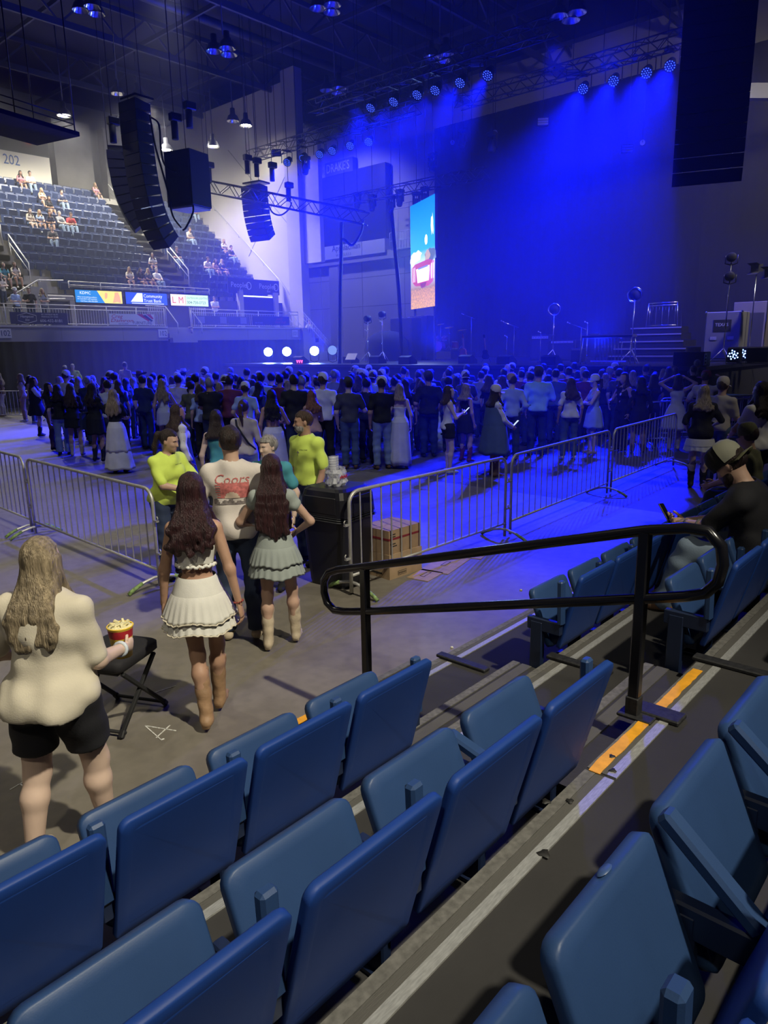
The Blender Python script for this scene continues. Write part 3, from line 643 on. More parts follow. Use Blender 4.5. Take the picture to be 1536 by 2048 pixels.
    lo, hi = bounds(body, 0.03); V, Q = snet(lambda P: sdf(body, P, ks), lo, hi, vox)
    mb = MB()
    for sx, key in ((1, 'r'), (-1, 'l')):
        S0, E_, W_ = limbs[key]; d = W_-E_; d = d/np.linalg.norm(d)
        pn = (palm or {}).get(key); pn = TR @ A_(*pn) if pn is not None else A_(-sx, 0.15, 0.0)
        hand_geo(mb, W_, d, pn, 1.0 if not f else 0.92, curl, sx, 6 if vox > 0.016 else 8)
    nv = len(V); Vh = np.array(mb.v); tri = [tuple(i+nv for i in f_) for f_ in mb.f]
    me = raw_mesh('body', np.concatenate([V, Vh]), [tuple(x) for x in Q.tolist()] + tri, True, [mats_skin])
    link('body', me, root)
    def wob(P, a, fz=34): return a*(np.sin(P[:, 2]*fz+np.sin(P[:, 0]*17)*1.6+P[:, 1]*9) + np.sin(P[:, 0]*41+P[:, 2]*13))
    ax = TR @ A_(0, 0, 1)
    def tz(P): return (P-pel) @ ax + 0.955      # height along the spine
    def emit(nm, prims, fn, m_, k=ks, v=None):
        lo, hi = bounds(prims, 0.05); V, Q = snet(fn, lo, hi, v or vox)
        if len(Q) == 0: return None
        return link(nm, raw_mesh(nm, V, Q, True, [m_]), root)
    def skirt(wz, hz, rw, rh, m_, pleat=9, amp=0.02, nm='skirt', tiers=None, ry=0.78, n=40, cy0=-0.01, par=None):
        mb = MB(); mb.hems = []; rs = random.Random(int(loc[0]*977+hz*100)); ph = rs.random()*6
        def ring(t, z, rr):
            tt = max(0.0, min(1.0, t)); out = []
            for j in range(n):
                a = 2*PI*j/n; w_ = 1 + amp/max(rr, .01)*tt*(math.sin(pleat*a+ph+0.6*math.sin(3*a))) ; r_ = rr*w_
                out.append((r_*math.cos(a), r_*ry*math.sin(a)+cy0, z + 0.012*tt*math.sin(5*a+ph)))
            return out
        segs = tiers or [(wz, hz, rw, rh)]
        for qi, (a_, b_, ra, rb) in enumerate(segs):
            R = []; flat = qi == 0 and len(segs) > 1
            for i in range(9): t = i/8; R.append(ring(0 if flat else t, a_+(b_-a_)*t, ra+(rb-ra)*(t**0.8)))
            mb.hems.append(R[8])
            if flat: R = R + []
            else: R += [[(x*0.975, y*0.975, z+0.002) for x, y, z in R[-1]]] + [[(x*0.94, y*0.94, z) for x, y, z in R[-4]]]
            V = [p for r in R for p in r]; F = [(i*n+j, (i+1)*n+j, (i+1)*n+(j+1) % n, i*n+(j+1) % n) for i in range(len(R)-1) for j in range(n)]
            mb.add(V, F, True)
        return mb
    # ---- clothes
    topfn = None
    if top and top[0] != 'none':
        ty, tc = top[0], top[1]; o = top[2] if len(top) > 2 else {}
        m_ = o.get('mat') or cloth(tc); infl = o.get('infl', 0.014 if ty != 'tank' else 0.008); hem = o.get('hem', 0.90 if ty != 'crop' else 1.16); neckz = o.get('neck', 1.53 if ty in ('tee', 'long', 'half', 'cap') or o.get('sleeve', 0) else 1.45)
        pr = [p if p[0] == 'c' else p for p in torso]
        fr = {'tee': 0.62, 'long': 1.95, 'tank': 0, 'crop': 0, 'half': 0.95, 'dress': 0, 'cap': 0.35}.get(ty, 0.62); fr = o.get('sleeve', fr)
        if fr > 0: 
            for key in 'rl': pr = pr + arm_prims(key, (0.012 if fr < 1 else 0.008)-infl, fr)
        else: pr = pr[:3] + pr[5:] + ([Cp(T(-sh*0.62, -0.012, 1.40), T(sh*0.62, -0.012, 1.40), 0.05, 0.05)] if o.get('straps', True) and ty != 'crop' else [])
        wa = 0.0035 if vox < 0.016 else 0.0045
        if ty == 'crop' or o.get('strapless'): neckz = o.get('neck', 1.345)
        def fn(P, pr=pr, infl=infl, hem=hem, neckz=neckz, fr=fr, o=o, ty=ty):
            d = sdf(pr, P, 0.04) - infl + wob(P, wa) + wa*np.sin(P[:, 0]*27+P[:, 2]*11+np.sin(P[:, 2]*19)*1.5); z = tz(P)
            if ty != 'crop': d = d - np.clip((1.12-z)*0.05, 0, 0.012)*(1 if not o.get('tuck') else 0)
            d = np.maximum(d, np.maximum(hem - z + 0.006*np.sin(P[:, 0]*30), z-neckz - (0.02 if fr > 0 else 0)*np.minimum(np.abs(P[:, 0])*0, 1)))
            cyl = np.sqrt((P[:, 0]-nb[0])**2*1.0 + (P[:, 1]-nb[1]-0.01)**2) - (0.070 if f else 0.072)*(1.25 if fr == 0 else 1.0)
            return np.maximum(d, np.where(z > 1.40, -cyl, -1))
        topfn = fn
        emit('top' if ty != 'dress' else 'bodice', pr + [El(T(0, 0, 1.2), A_(.1, .1, .1))], fn, m_)
    if bottom:
        by, bc = bottom[0], bottom[1]; o = bottom[2] if len(bottom) > 2 else {}; m_ = o.get('mat') or cloth(bc)
        if by in ('jeans', 'shorts', 'pants'):
            infl = o.get('infl', 0.012 if by != 'pants' else 0.02); cut = o.get('cut', 0.08 if by != 'shorts' else 0.66); flare = o.get('flare', 0.0 if f else 0.012)
            pr = [torso[1], torso[2]] + [p for p in torso[5:] if p[1][2] < 1.0+0*th and p[0] == 'e' and p[1][2] < pel[2]+0.02]
            for key in 'rl': pr = pr + leg_prims(key, infl)
            if by != 'shorts':
                for key in 'rl': H0, K_, N_ = legs[key]; pr = pr + [Cp(K_+(N_-K_)*0.35, N_+(N_-K_)*0.02, 0.045+flare, 0.050+flare)]
            def fnb(P):
                d = sdf(pr, P, 0.022) - 0.006 + wob(P, 0.003, 48); z = tz(P); d = np.maximum(d, np.where((P[:, 2] > pel[2]-0.12) & (P[:, 1] < (9 if sit is None else 0.14)), z-o.get('waist', 1.05), -1))
                if by == 'shorts':
                    for key in 'rl':
                        H0, K_, N_ = legs[key]; u = (K_-H0)/np.linalg.norm(K_-H0); t_ = (P-H0) @ u; sx = 1 if key == 'r' else -1
                        d = np.maximum(d, np.where(P[:, 0]*sx > 0, t_-TH*o.get('len', 0.55), -1))
                else: d = np.maximum(d, cut-P[:, 2]) if sit is None else d
                return d
            emit('jeans' if by == 'jeans' else by, pr, fnb, m_)
        elif by in ('skirt', 'long_skirt', 'dress', 'mini'):
            wz = o.get('waist', 1.07); hz = o.get('hem', {'skirt': 0.66, 'mini': 0.70, 'dress': 0.62, 'long_skirt': 0.10}[by]); rw = ww*1.14+0.006; rh = o.get('flare', {'skirt': 0.235, 'mini': 0.20, 'dress': 0.25, 'long_skirt': 0.27}[by])*(0.4+0.6*th)
            ti = o.get('tiers')
            if ti: ti = [(a_, b_, c_*(0.3+0.7*th), d_*(0.3+0.7*th)) for a_, b_, c_, d_ in ti]
            mid = hw*1.10
            if not ti: ti = [(wz, 0.955, rw, mid+0.012), (0.965, hz, mid+0.008, max(rh, mid+0.012))]
            mbs = skirt(wz, hz, rw, rh, m_, o.get('pleat', 9), o.get('amp', 0.016), tiers=ti, ry=o.get('ry', 0.86), n=112 if vox < 0.016 else 32)
            o2 = mbs.obj('skirt', m_, root)
            if o.get('trim'):
                for rg in mbs.hems[1:]:
                    mt = MB(); mt.tube([(x*1.004, y*1.004, z+0.003*math.sin(i*2.1)) for i, (x, y, z) in enumerate(rg)], 0.0055, 5, closed=True); mt.obj('lace_hem', cloth('cream'), root)
    shs = shoes[0] if shoes else None
    if shs:
        m_ = cloth(shoes[1]) if shoes[1] != 'leather' else mat('brown_leather', (0.10, 0.05, 0.03), 0.5)
        if shs == 'boot': m_ = mat('boot_'+shoes[1], CLOTHC[shoes[1]], 0.6, noise=(9, 0.2), bump=(40, 0.3, (1, 1, 1), 0.01))
        top_h = shoes[2] if len(shoes) > 2 else 0.36
        for sx, key in ((1, 'r'), (-1, 'l')):
            H0, K_, N_ = legs[key]; z_g = N_[2]-0.085
            tdir = A_(sx*0.12, 1, 0); tdir = tdir/np.linalg.norm(tdir)
            if sit is not None and kpole: pass
            heel = N_+A_(0, -0.035, -0.05); toe = N_ + tdir*0.15 + A_(0, 0, -0.058)
            if shs == 'boot':
                up_ = N_+(K_-N_)*((top_h-0.085)/0.41)
                pr = [Cp(heel+A_(0, 0, 0.012), N_+tdir*0.08+A_(0, 0, -0.045), 0.040, 0.036), Cp(N_+tdir*0.06+A_(0, 0, -0.052), toe+A_(0, 0.015, 0), 0.034, 0.020), Cp(N_+A_(0, -0.005, -0.02), N_+(up_-N_)*0.5, 0.047, 0.054*(.5+.5*th)), Cp(N_+(up_-N_)*0.5, up_+(up_-N_)*0.1, 0.054*(.5+.5*th), 0.064*(.5+.5*th))]
                uu = (K_-N_)/np.linalg.norm(K_-N_); tl = np.linalg.norm(up_-N_)
                def fnS(P): 
                    d = sdf(pr, P, 0.02) + wob(P, 0.002, 70); t_ = (P-N_) @ uu
                    d = np.maximum(d, t_-tl-0.03*np.clip(np.abs(P[:, 0]-up_[0])/0.05, 0, 1)+0.02); d = np.maximum(d, z_g+0.022-P[:, 2])
                    heelb = np.maximum.reduce([np.abs(P[:, 0]-heel[0])-0.028, np.abs(P[:, 1]-heel[1]-0.005)-0.030, P[:, 2]-z_g-0.06, z_g+0.002-P[:, 2]])
                    return np.minimum(d, heelb)
                emit('boot', pr, fnS, m_)
            else:
                pr = [Cp(heel, N_+tdir*0.07+A_(0, 0, -0.045), 0.043, 0.046), Cp(N_+tdir*0.07+A_(0, 0, -0.052), toe, 0.044, 0.034)] + ([Cp(N_+A_(0, -0.01, -0.03), N_+A_(0, -0.005, 0.02), 0.042, 0.042)] if shs == 'high' else [])
                emit('shoe', pr, lambda P: np.maximum(sdf(pr, P, 0.02), z_g+0.002-P[:, 2]), m_)
    # ---- hair
    if hair and hair[0] != 'bald':
        hty, hcol = hair[0], hair[1]; hm = hair_mat(hcol)
        cap = [El(Hd(0, -0.020, 0.030), A_(0.084, 0.107, 0.105), HB)]
        fx = HB.T
        def face_cut(P, hl=0.045):
            L = (P-hc) @ HB   # local
            return np.maximum.reduce([0.0*L[:, 0] + 9*0 + (0.066 - np.abs(L[:, 0]))*1.0, 0*L[:, 0]-1]) , L
        if hty in ('short', 'buzz'):
            infl = 0.004 if hty == 'short' else -0.001
            def fnh(P):
                L = (P-hc) @ HB; d = sdf(cap, P, 0.02) - infl + 0.003*np.sin(L[:, 0]*90)*np.sin(L[:, 1]*70)
                face = np.minimum(L[:, 1]-0.045+np.abs(L[:, 0])*0.3, 0.062-L[:, 2]); side = np.minimum(L[:, 1]-0.012, 0.02-L[:, 2]); low = -0.055-L[:, 2]
                return np.maximum.reduce([d, face, side, low])
            emit('hair', cap, fnh, hm, v=min(vox, 0.016))
        else:
            ln = hair[2] if len(hair) > 2 else 0.38; wav = hair[3] if len(hair) > 3 else 0.012; pr = list(cap); rs = random.Random(int(abs(loc[0])*531+ln*1000))
            if hty == 'long':
                nl = 11 if vox > 0.016 else 21; spread = hair[4] if len(hair) > 4 else 1.0
                for i in range(nl):
                    a = math.radians(-118+236*i/(nl-1)); L_ = ln*rs.uniform(0.86, 1.0)*(1-0.10*abs(math.sin(a))); sa, ca = math.sin(a), math.cos(a)
                    pts = [Hd(0.035*sa, -0.035*ca-0.01, 0.098), Hd(0.068*sa, -0.080*ca-0.014, 0.02), Hd(0.074*sa, -0.086*ca-0.018, -0.075)]
                    yb = -0.150*ca-0.02 if ca > -0.1 else 0.05
                    e1 = TR @ A_(0.108*sa*spread, -0.128 if ca > 0.25 else (-0.06 if ca > -0.15 else 0.07), -0.20); e2 = TR @ A_(0.125*sa*spread+rs.uniform(-.02, .02), -0.148 if ca > 0.25 else (-0.11 if ca > -0.15 else 0.09), -L_)
                    m1 = hc+e1; m2 = hc+e2; pts += [m1]
                    nsub = 4; ph = rs.random()*6
                    for q_ in range(1, nsub+1): t = q_/nsub; p = m1*(1-t)+m2*t; pts.append(p + TR @ A_(wav*math.sin(ph+q_*1.7)*1.3, wav*math.cos(ph+q_*1.9)*0.7, 0))
                    r0 = 0.030*(15/nl)**0.35; rr = [r0*0.6, r0*0.72, r0*0.85, r0*1.05] + [r0*(1.15-0.45*(q_/nsub)) for q_ in range(1, nsub+1)]
                    if L_ < 0.2: pts = pts[:4]; pts[3] = hc+e1*(L_/0.2); rr = rr[:4]
                    for q_ in range(len(pts)-1): pr.append(Cp(pts[q_], pts[q_+1], rr[q_], rr[q_+1], 0.014))
            elif hty == 'pony':
                pr += [Cp(Hd(0, -0.10, 0.05), Hd(0, -0.155, 0.02), 0.03, 0.038, 0.02), Cp(Hd(0, -0.155, 0.02), Hd(0.01, -0.165, -0.12), 0.038, 0.036, 0.02), Cp(Hd(0.01, -0.165, -0.12), Hd(0.02, -0.14, -0.12-ln*0.4), 0.036, 0.012, 0.02)]
            elif hty == 'bun': pr += [El(Hd(0, -0.10, 0.085), A_(0.05, 0.045, 0.045), HB, 0.015)]
            tight = 0.0 if hty == 'long' else -0.001
            def fnh(P):
                L = (P-hc) @ HB; d = sdf(pr, P, 0.02) - tight + 0.0022*np.sin(L[:, 0]*150+np.sin(L[:, 2]*20)*1.2)
                face = np.minimum(np.minimum(L[:, 1]-0.035+np.abs(L[:, 0])*0.35, 0.070-L[:, 2]), 0.078-np.abs(L[:, 0]))
                face = np.minimum(face, L[:, 2]+0.14)
                if hty != 'long': face = np.maximum(face, np.minimum(L[:, 1]+0.01, -0.02-L[:, 2])); face = np.maximum(face, np.where(L[:, 1] > -0.09, -0.07-L[:, 2], -1))
                return np.maximum(d, face)
            emit('hair', pr, fnh, hm, v=min(vox, 0.017))
    if beard:
        pr = [El(Hd(0, 0.034, -0.058), A_(0.068, 0.074, 0.066), HB)] + ([Cp(Hd(0, 0.07, -0.09), Hd(0, 0.075, -0.135), 0.045, 0.03)] if beard[1] > 1 else [])
        def fnd(P):
            L = (P-hc) @ HB; d = sdf(pr, P, 0.02)+0.002*np.sin(L[:, 0]*120)*np.sin(L[:, 2]*110); mouth = 0.016-np.sqrt(((L[:, 2]+0.062)*1.6)**2+(L[:, 0]*0.6)**2)
            return np.maximum.reduce([d, -0.020-np.abs(L[:, 0])*0.3+L[:, 2]+0.0+np.where(np.abs(L[:, 0]) < 0.03, 0.012, 0), np.where(L[:, 1] > 0.06, mouth, -1), -0.03-L[:, 1]])
        emit('beard', pr, fnd, hair_mat(beard[0]), v=min(vox, 0.012))
    if hat:
        hm = cloth(hat[1]); m2 = cloth(hat[2]) if len(hat) > 2 else hm; Mh = HB @ rotm('Z', hat[3] if len(hat) > 3 else 0)
        def HL(p): return hc + Mh @ A_(*p)
        if hat[0] == 'cap':
            mb = MB(); mb.lathe([(0.094, -0.028), (0.100, 0.01), (0.096, 0.055), (0.075, 0.098), (0.04, 0.118), (0.001, 0.123)], c=hc+Mh @ A_(0, -0.012, 0.045), n=18, M=Mh @ np.diag([0.97, 1.08, 1.0])); hato = mb.obj('cap', hm, root)
            mb = MB(); R0 = []; R1 = []
            for k in range(9):
                a = math.radians(-58+116*k/8); R0.append((0.098*math.sin(a)*0.97, 0.106*math.cos(a)-0.012, 0.022-0.018*math.sin(a)**2*1.0)); R1.append((0.115*math.sin(a)*0.95, 0.105*math.cos(a)+0.075*math.cos(a)**0.6-0.012+0.02*math.cos(a), 0.012-0.03*math.sin(a)**2))
            V = [HL(p) for p in R0+R1] + [HL((x, y, z-0.005)) for x, y, z in R0+R1]
            F = [(k, k+1, 10+k, 9+k) for k in range(8)] + [(18+k, 27+k, 28+k, 19+k) for k in range(8)] + [(9+k, 10+k, 28+k, 27+k) for k in range(8)] + [(k+1, k, 18+k, 19+k) for k in range(8)]
            mb.add(V, F, True); mb.obj('brim', m2, hato)
        elif hat[0] == 'cowboy':
            mb = MB(); mb.lathe([(0.19, 0.03), (0.15, 0.012), (0.100, 0.015), (0.098, 0.03), (0.092, 0.09), (0.075, 0.125), (0.03, 0.115), (0.001, 0.11)], c=hc+HB @ A_(0, -0.01, 0.045), n=22, M=HB, fn=lambda r, z, t: (r*(1+0.12*abs(math.sin(t))*(r > .12)), z+0.055*(math.cos(t)**2)*(max(r-.1, 0)/.09))); mb.obj('hat', hm, root)
        elif hat[0] == 'bucket':
            mb = MB(); mb.lathe([(0.135, -0.01), (0.102, 0.025), (0.09, 0.09), (0.06, 0.108), (0.001, 0.11)], c=hc+HB @ A_(0, -0.01, 0.045), n=18, M=HB); mb.obj('hat', hm, root)
    if eyes:
        wm = mat('eye_white', (0.75, 0.73, 0.70), 0.3); im = mat('eye_iris', (0.03, 0.02, 0.015), 0.2)
        for sx in (-1, 1):
            mb = MB(); mb.sphere(Hd(sx*0.032, 0.0735, 0.004), (0.0125, 0.008, 0.006), 8, 6, HB); e = mb.obj('eye', wm, root)
            mb = MB(); mb.sphere(Hd(sx*0.032+0.001, 0.0800, 0.004), (0.0052, 0.0025, 0.0054), 8, 5, HB); mb.obj('iris', im, e)
            mb = MB(); mb.tube([Hd(sx*0.014, 0.089, 0.022), Hd(sx*0.032, 0.086, 0.028), Hd(sx*0.050, 0.074, 0.022)], [0.003, 0.0038, 0.002], 5); mb.obj('eyebrow', hair_mat(hair[1] if hair and hair[0] != 'bald' else 'brown'), root)
        if not beard: mb = MB(); mb.sphere(Hd(0, 0.0905, -0.060), (0.021, 0.006, 0.0065), 10, 6, HB); mb.obj('lips', mat('lips', (0.40, 0.16, 0.14), 0.5), root)
    root['_s'] = s
    info = dict(topfn=topfn, limbs=limbs, legs=legs, T=T, Hd=Hd, s=s, root=root, TR=TR, skirt=skirt, hc=hc, HB=HB)
    return info
def wpt(info, p):
    """person-local point -> world"""
    r = info['root']; M = Matrix.LocRotScale(r.location, r.rotation_euler, r.scale); return M @ Vector(p)
def phone(info, p, d, up, label, lit=None, size=(0.072, 0.15)):
    """a phone held at local point p; d = long axis, up = screen normal (local)"""
    s = info['s']; W = wpt(info, p); R = Matrix.Rotation(info['root'].rotation_euler.z, 3, 'Z')
    d = np.array(R @ Vector(d)); up = np.array(R @ Vector(up)); A, B2, D = frame(d, up)
    t = thing('phone', label, 'phone', W)
    mb = MB(); mb.box((0, 0, 0), (size[0], 0.009, size[1]), M=np.stack([A, B2, D], 1), bev=0.003); mb.obj('case', M_blackgloss, t)
    mb = MB(); mb.box(B2*0.0052, (size[0]*.9, 0.001, size[1]*.93), M=np.stack([A, B2, D], 1)); mb.obj('screen', mat('phone_screen_lit', (.05, .05, .06), 0.2, emit=((0.55, 0.7, 1.0), 0.7)) if lit else mat('phone_screen_dark', (0.01, 0.01, 0.012), 0.08), t)
    return t

def decal(info, name, V2, F, m_, side=-1, parent=None, off=0.003):
    """flat print laid on a garment: V2 = (x, z) in the wearer's frame, pushed onto the garment's surface"""
    V2 = np.asarray(V2, float); fn = info['topfn']; n = len(V2); lo = np.full(n, 0.0); hi = np.full(n, side*0.45)
    for _ in range(22):
        mid = (lo+hi)/2; P = np.stack([V2[:, 0], mid, V2[:, 1]], 1); ins = fn(P) < 0; lo = np.where(ins, mid, lo); hi = np.where(ins, hi, mid)
    V = np.stack([V2[:, 0], (lo+hi)/2 + side*off, V2[:, 1]], 1)
    return link(name, raw_mesh(name, V, [tuple(f) for f in F], True, [m_]), parent or info['root'])
def grid2(x0, x1, z0, z1, nx=10, nz=8, keep=None):
    V = [(x0+(x1-x0)*i/nx, z0+(z1-z0)*j/nz) for j in range(nz+1) for i in range(nx+1)]; F = []
    for j in range(nz):
        for i in range(nx):
            cx, cz = x0+(x1-x0)*(i+.5)/nx, z0+(z1-z0)*(j+.5)/nz
            if keep is None or keep((cx-x0)/(x1-x0), (cz-z0)/(z1-z0)): F.append((j*(nx+1)+i, j*(nx+1)+i+1, (j+1)*(nx+1)+i+1, (j+1)*(nx+1)+i))
    return V, F
def text2(txt, size, cx, cz, side=-1, sx=1.0, shear=0.0, rot=0):
    cu = bpy.data.curves.new('t', 'FONT'); cu.body = txt; cu.size = size; cu.align_x = 'CENTER'; cu.resolution_u = 2; cu.shear = shear
    t = bpy.data.objects.new('t', cu); COL.objects.link(t); me = bpy.data.meshes.new_from_object(t); bpy.data.objects.remove(t); bpy.data.curves.remove(cu)
    ca, sa = math.cos(rot), math.sin(rot)
    V = [(cx - side*-1*0 + (1 if side < 0 else -1)*(v.co.x*ca-v.co.y*sa)*sx, cz + v.co.x*sa+v.co.y*ca) for v in me.vertices]; F = [tuple(p.vertices) for p in me.polygons]
    bpy.data.meshes.remove(me); return V, F
# ------------------------------------------------------------------ the people close by
NV = 0.0115
M_bead = mat('red_bead', (0.30, 0.05, 0.04), 0.4); M_gold = mat('gold_metal', (0.5, 0.36, 0.14), 0.35, 0.8); M_grey_band = mat('wristband', (0.6, 0.66, 0.72), 0.5)
def ring_on(info, key, name, m_, frac=0.90, r=0.032, th=0.005, n=14, beads=False):
    S0, E_, W_ = info['limbs'][key]; c = E_+(W_-E_)*frac; a, b, d = frame(W_-E_); mb = MB()
    pts = [c + r*(a*math.cos(t)+b*math.sin(t)) for t in np.linspace(0, 2*PI, n, endpoint=False)]
    if beads:
        for p in pts: mb.sphere(p, th, 6, 4)
    else: mb.tube(pts, th, 6, closed=True)
    return mb.obj(name, m_, info['root'])
pw = person(at_z(418, 1440), 44, 'young woman in white crop top, white ruffled skirt and tan boots walking away', 1.665, 'f', 0.88, NV, 1, ('long', 'auburn', 0.41, 0.02, 1.0), ('crop', 'white', dict(hem=1.14, infl=0.016, neck=1.33)),
    ('skirt', 'white', dict(tiers=[(1.07, 0.955, 0.133, 0.186), (0.957, 0.79, 0.186, 0.265), (0.80, 0.715, 0.238, 0.268)], pleat=27, amp=0.007, ry=0.9, trim=1)), ('boot', 'boot', 0.40), stance=-0.05, hands={'r': (0.27, -0.03, 0.86), 'l': (-0.25, 0.04, 0.84)}, feet={'r': (0.05, 0.16, 0.085), 'l': (0.02, -0.13, 0.10)}, lean=2)
ring_on(pw, 'r', 'bracelet', M_bead, 0.92, 0.030, 0.0065, 12, True)
mb = MB()      # smocked ruffle hem of the crop top and lace hems of the skirt
for z, r, nm in ((1.143, 0.128, 'top'),):
    mb.tube([(r*math.cos(a)*(1+.03*math.sin(26*a)), r*0.80*math.sin(a)*(1+.03*math.sin(26*a)), z+0.006*math.sin(19*a)) for a in np.linspace(0, 2*PI, 96, endpoint=False)], 0.011, 6, closed=True)
mb.obj('ruffle_hem', cloth('white'), pw['root'])
phone(pw, pw['limbs']['l'][2]+A_(0.0, 0.035, -0.13), (0, 0.2, -1), (-1, 0.2, 0), 'dark phone hanging in the hand of the woman in white ruffled skirt')
pg = person(at_z(562, 1293), 42, 'young woman with waist-length dark hair, grey-green tiered skirt and bone boots', 1.60, 'f', 0.90, NV, 0, ('long', 'auburn', 0.60, 0.008, 0.95), ('tank', 'sage', dict(sleeve=0.25)),
    ('skirt', 'sage', dict(tiers=[(1.10, 0.955, 0.122, 0.182), (0.957, 0.80, 0.182, 0.248), (0.81, 0.70, 0.225, 0.264)], pleat=23, amp=0.008, ry=0.9)), ('boot', 'bone', 0.38), hands={'r': (0.17, 0.20, 1.02), 'l': (-0.16, 0.22, 1.04)}, poles={'r': (0.9, -0.4, -.2), 'l': (-0.9, -0.4, -.2)}, stance=0.03, feet={'r': (0.13, 0.12, 0.085), 'l': (-0.10, -0.06, 0.09)})
pc = person((3.38, 4.68), 47, 'man in off-white t-shirt with pink sunset print across the back', 1.80, 'm', 1.05, NV, 0, ('short', 'dark'), ('tee', 'offwhite', dict(hem=0.87, sleeve=0.8, infl=0.024)), ('jeans', 'ddenim'), ('shoe', 'bone'), head=(14, 4), stance=0.02, hands={'r': (0.20, 0.22, 1.08), 'l': (-0.20, 0.20, 1.05)})
M_pk = mat('pink_print', (0.55, 0.16, 0.15), 0.8, noise=(40, 0.35)); M_gp = mat('grey_print', (0.20, 0.17, 0.16), 0.8, noise=(40, 0.4)); M_cp = mat('pale_print', (0.70, 0.55, 0.42), 0.8)
V, F = grid2(-0.125, 0.135, 1.205, 1.325, 26, 12, lambda u, v: not (v < 0.45 and (u-.5)**2*3+(v*.6)**2 < .06) and (math.sin(v*38) > -0.8 or u > .15) and (0.02 < u < 0.98 or v > .3)); decal(pc, 'shirt_print', V, F, M_pk)
V, F = grid2(-0.055, 0.06, 1.205, 1.255, 12, 6, lambda u, v: (u-.5)**2*4+v*v < 0.95); decal(pc, 'shirt_print', V, F, M_cp, off=0.0035)
V, F = grid2(-0.145, 0.14, 1.155, 1.212, 28, 8, lambda u, v: v < 0.55+0.4*math.sin(u*23)*math.sin(u*9) ); decal(pc, 'shirt_print', V, F, M_gp, off=0.004)
V, F = text2('Coors', 0.105, 0.0, 1.318, -1, 1.0, 0.25, 0.0); decal(pc, 'shirt_lettering', V, F, M_pk, off=0.004)
po = person((4.40, 5.46), 205, 'grey-haired man in teal shirt half hidden behind the dark-haired woman', 1.57, 'm', 1.1, NV, 2, ('short', 'grey'), ('tee', 'teal'), ('jeans', 'ddenim'), ('shoe', 'black'), head=(-25, 6), eyes=True)
def front_logo(info, x=0.055, z=1.335):
    V, F = text2('EVENT STAFF', 0.017, x, z, 1); decal(info, 'chest_lettering', V, F, M_ink, side=1)
pyw = person((3.93, 6.62), -88, 'woman in yellow-green staff shirt leaning folded arms on the barricade', 1.62, 'f', 1.32, NV, 0, ('pony', 'dark', 0.3), ('tee', 'yellow', dict(hem=0.90, sleeve=0.85, infl=0.02)), ('jeans', 'ddenim'), ('shoe', 'black'),
    hands={'r': (-0.02, 0.335, 1.13), 'l': (-0.07, 0.325, 1.15)}, poles={'r': (1, -0.2, -.4), 'l': (-1, -0.2, -.4)}, lean=10, turn=0, head=(24, 8), eyes=True, palm={'r': (-0.6, -0.6, -0.4), 'l': (0.6, -0.6, -0.4)}, curl=(30, 40, 30))
front_logo(pyw, -0.06); ring_on(pyw, 'r', 'wrist_band', M_blackmatt, 0.93, 0.032, 0.006)
pym = person((5.20, 5.82), 182, 'grey-stubbled man in yellow-green staff shirt standing behind the bin', 1.735, 'm', 1.06, NV, 1, ('buzz', 'brown'), ('tee', 'yellow', dict(hem=0.93, sleeve=0.85, infl=0.022, tuck=True)), ('jeans', 'ddenim'), ('shoe', 'black'), head=(-34, 6), eyes=True, beard=('grey', 1), hands={'r': (0.24, 0.06, 0.88), 'l': (-0.24, 0.10, 0.88)})
front_logo(pym, -0.075, 1.32)
mb = MB(); T = pym['T']; pts = [T(-0.062, 0.03, 1.475), T(-0.045, 0.098, 1.40), T(-0.012, 0.118, 1.325), T(0, 0.120, 1.315), T(0.012, 0.118, 1.325), T(0.045, 0.098, 1.40), T(0.062, 0.03, 1.475)]; mb.tube(pts, 0.0022, 5); nk = mb.obj('necklace', M_gp, pym['root'])
mb = MB(); mb.box(T(0, 0.125, 1.285), (0.007, 0.005, 0.055)); mb.box(T(0, 0.125, 1.296), (0.032, 0.005, 0.007)); mb.obj('cross_pendant', M_gp, nk)
ring_on(pym, 'r', 'wrist_watch', M_steel, 0.93, 0.033, 0.007)
# the blonde woman with the drink
pb = person((1.205, 3.165), 36, 'blonde woman in cream jumper and black shorts carrying a yellow cup', 1.60, 'f', 1.48, NV, 2, ('long', 'dirty', 0.43, 0.014, 0.82), ('half', 'cream', dict(hem=0.87, sleeve=0.85, infl=0.028)), ('shorts', 'black', dict(len=0.68, infl=0.026)), ('shoe', 'bone'),
    hands={'r': (0.24, 0.30, 1.08), 'l': (-0.22, 0.25, 1.05)}, poles={'r': (0.15, -0.6, -1.0), 'l': (-0.8, -0.5, -0.6)}, lean=4, stance=0.03, feet={'r': (0.13, 0.14, 0.085), 'l': (-0.14, -0.12, 0.10)}, palm={'r': (-0.9, 0.5, 0), 'l': (0.9, 0.4, 0)}, curl=(35, 45, 30))
ring_on(pb, 'r', 'paper_wristband', M_grey_band, 0.86, 0.036, 0.010)
Sb, Eb, Wb = pb['limbs']['r']; dW = (Wb-Eb)/np.linalg.norm(Wb-Eb); cp = wpt(pb, Wb + dW*0.085 + A_(-0.065, 0.015, 0.02))
t = thing('drink_cup', 'yellow paper cup with red band heaped with ice, held by the blonde woman', 'cup', (cp.x, cp.y, cp.z-0.09), 0.3); t.scale = (1.3, 1.3, 1.05)
M_ycup = mat('yellow_paper', (0.85, 0.58, 0.06), 0.5); M_rcup = mat('red_paper', (0.42, 0.02, 0.03), 0.5); M_ice = mat('lemon_ice', (0.80, 0.72, 0.40), 0.5, bump=(70, 0.8))
mb = MB(); mb.lathe([(0.001, 0), (0.036, 0), (0.044, 0.105)], n=20); mb.obj('cup_body', M_ycup, t)
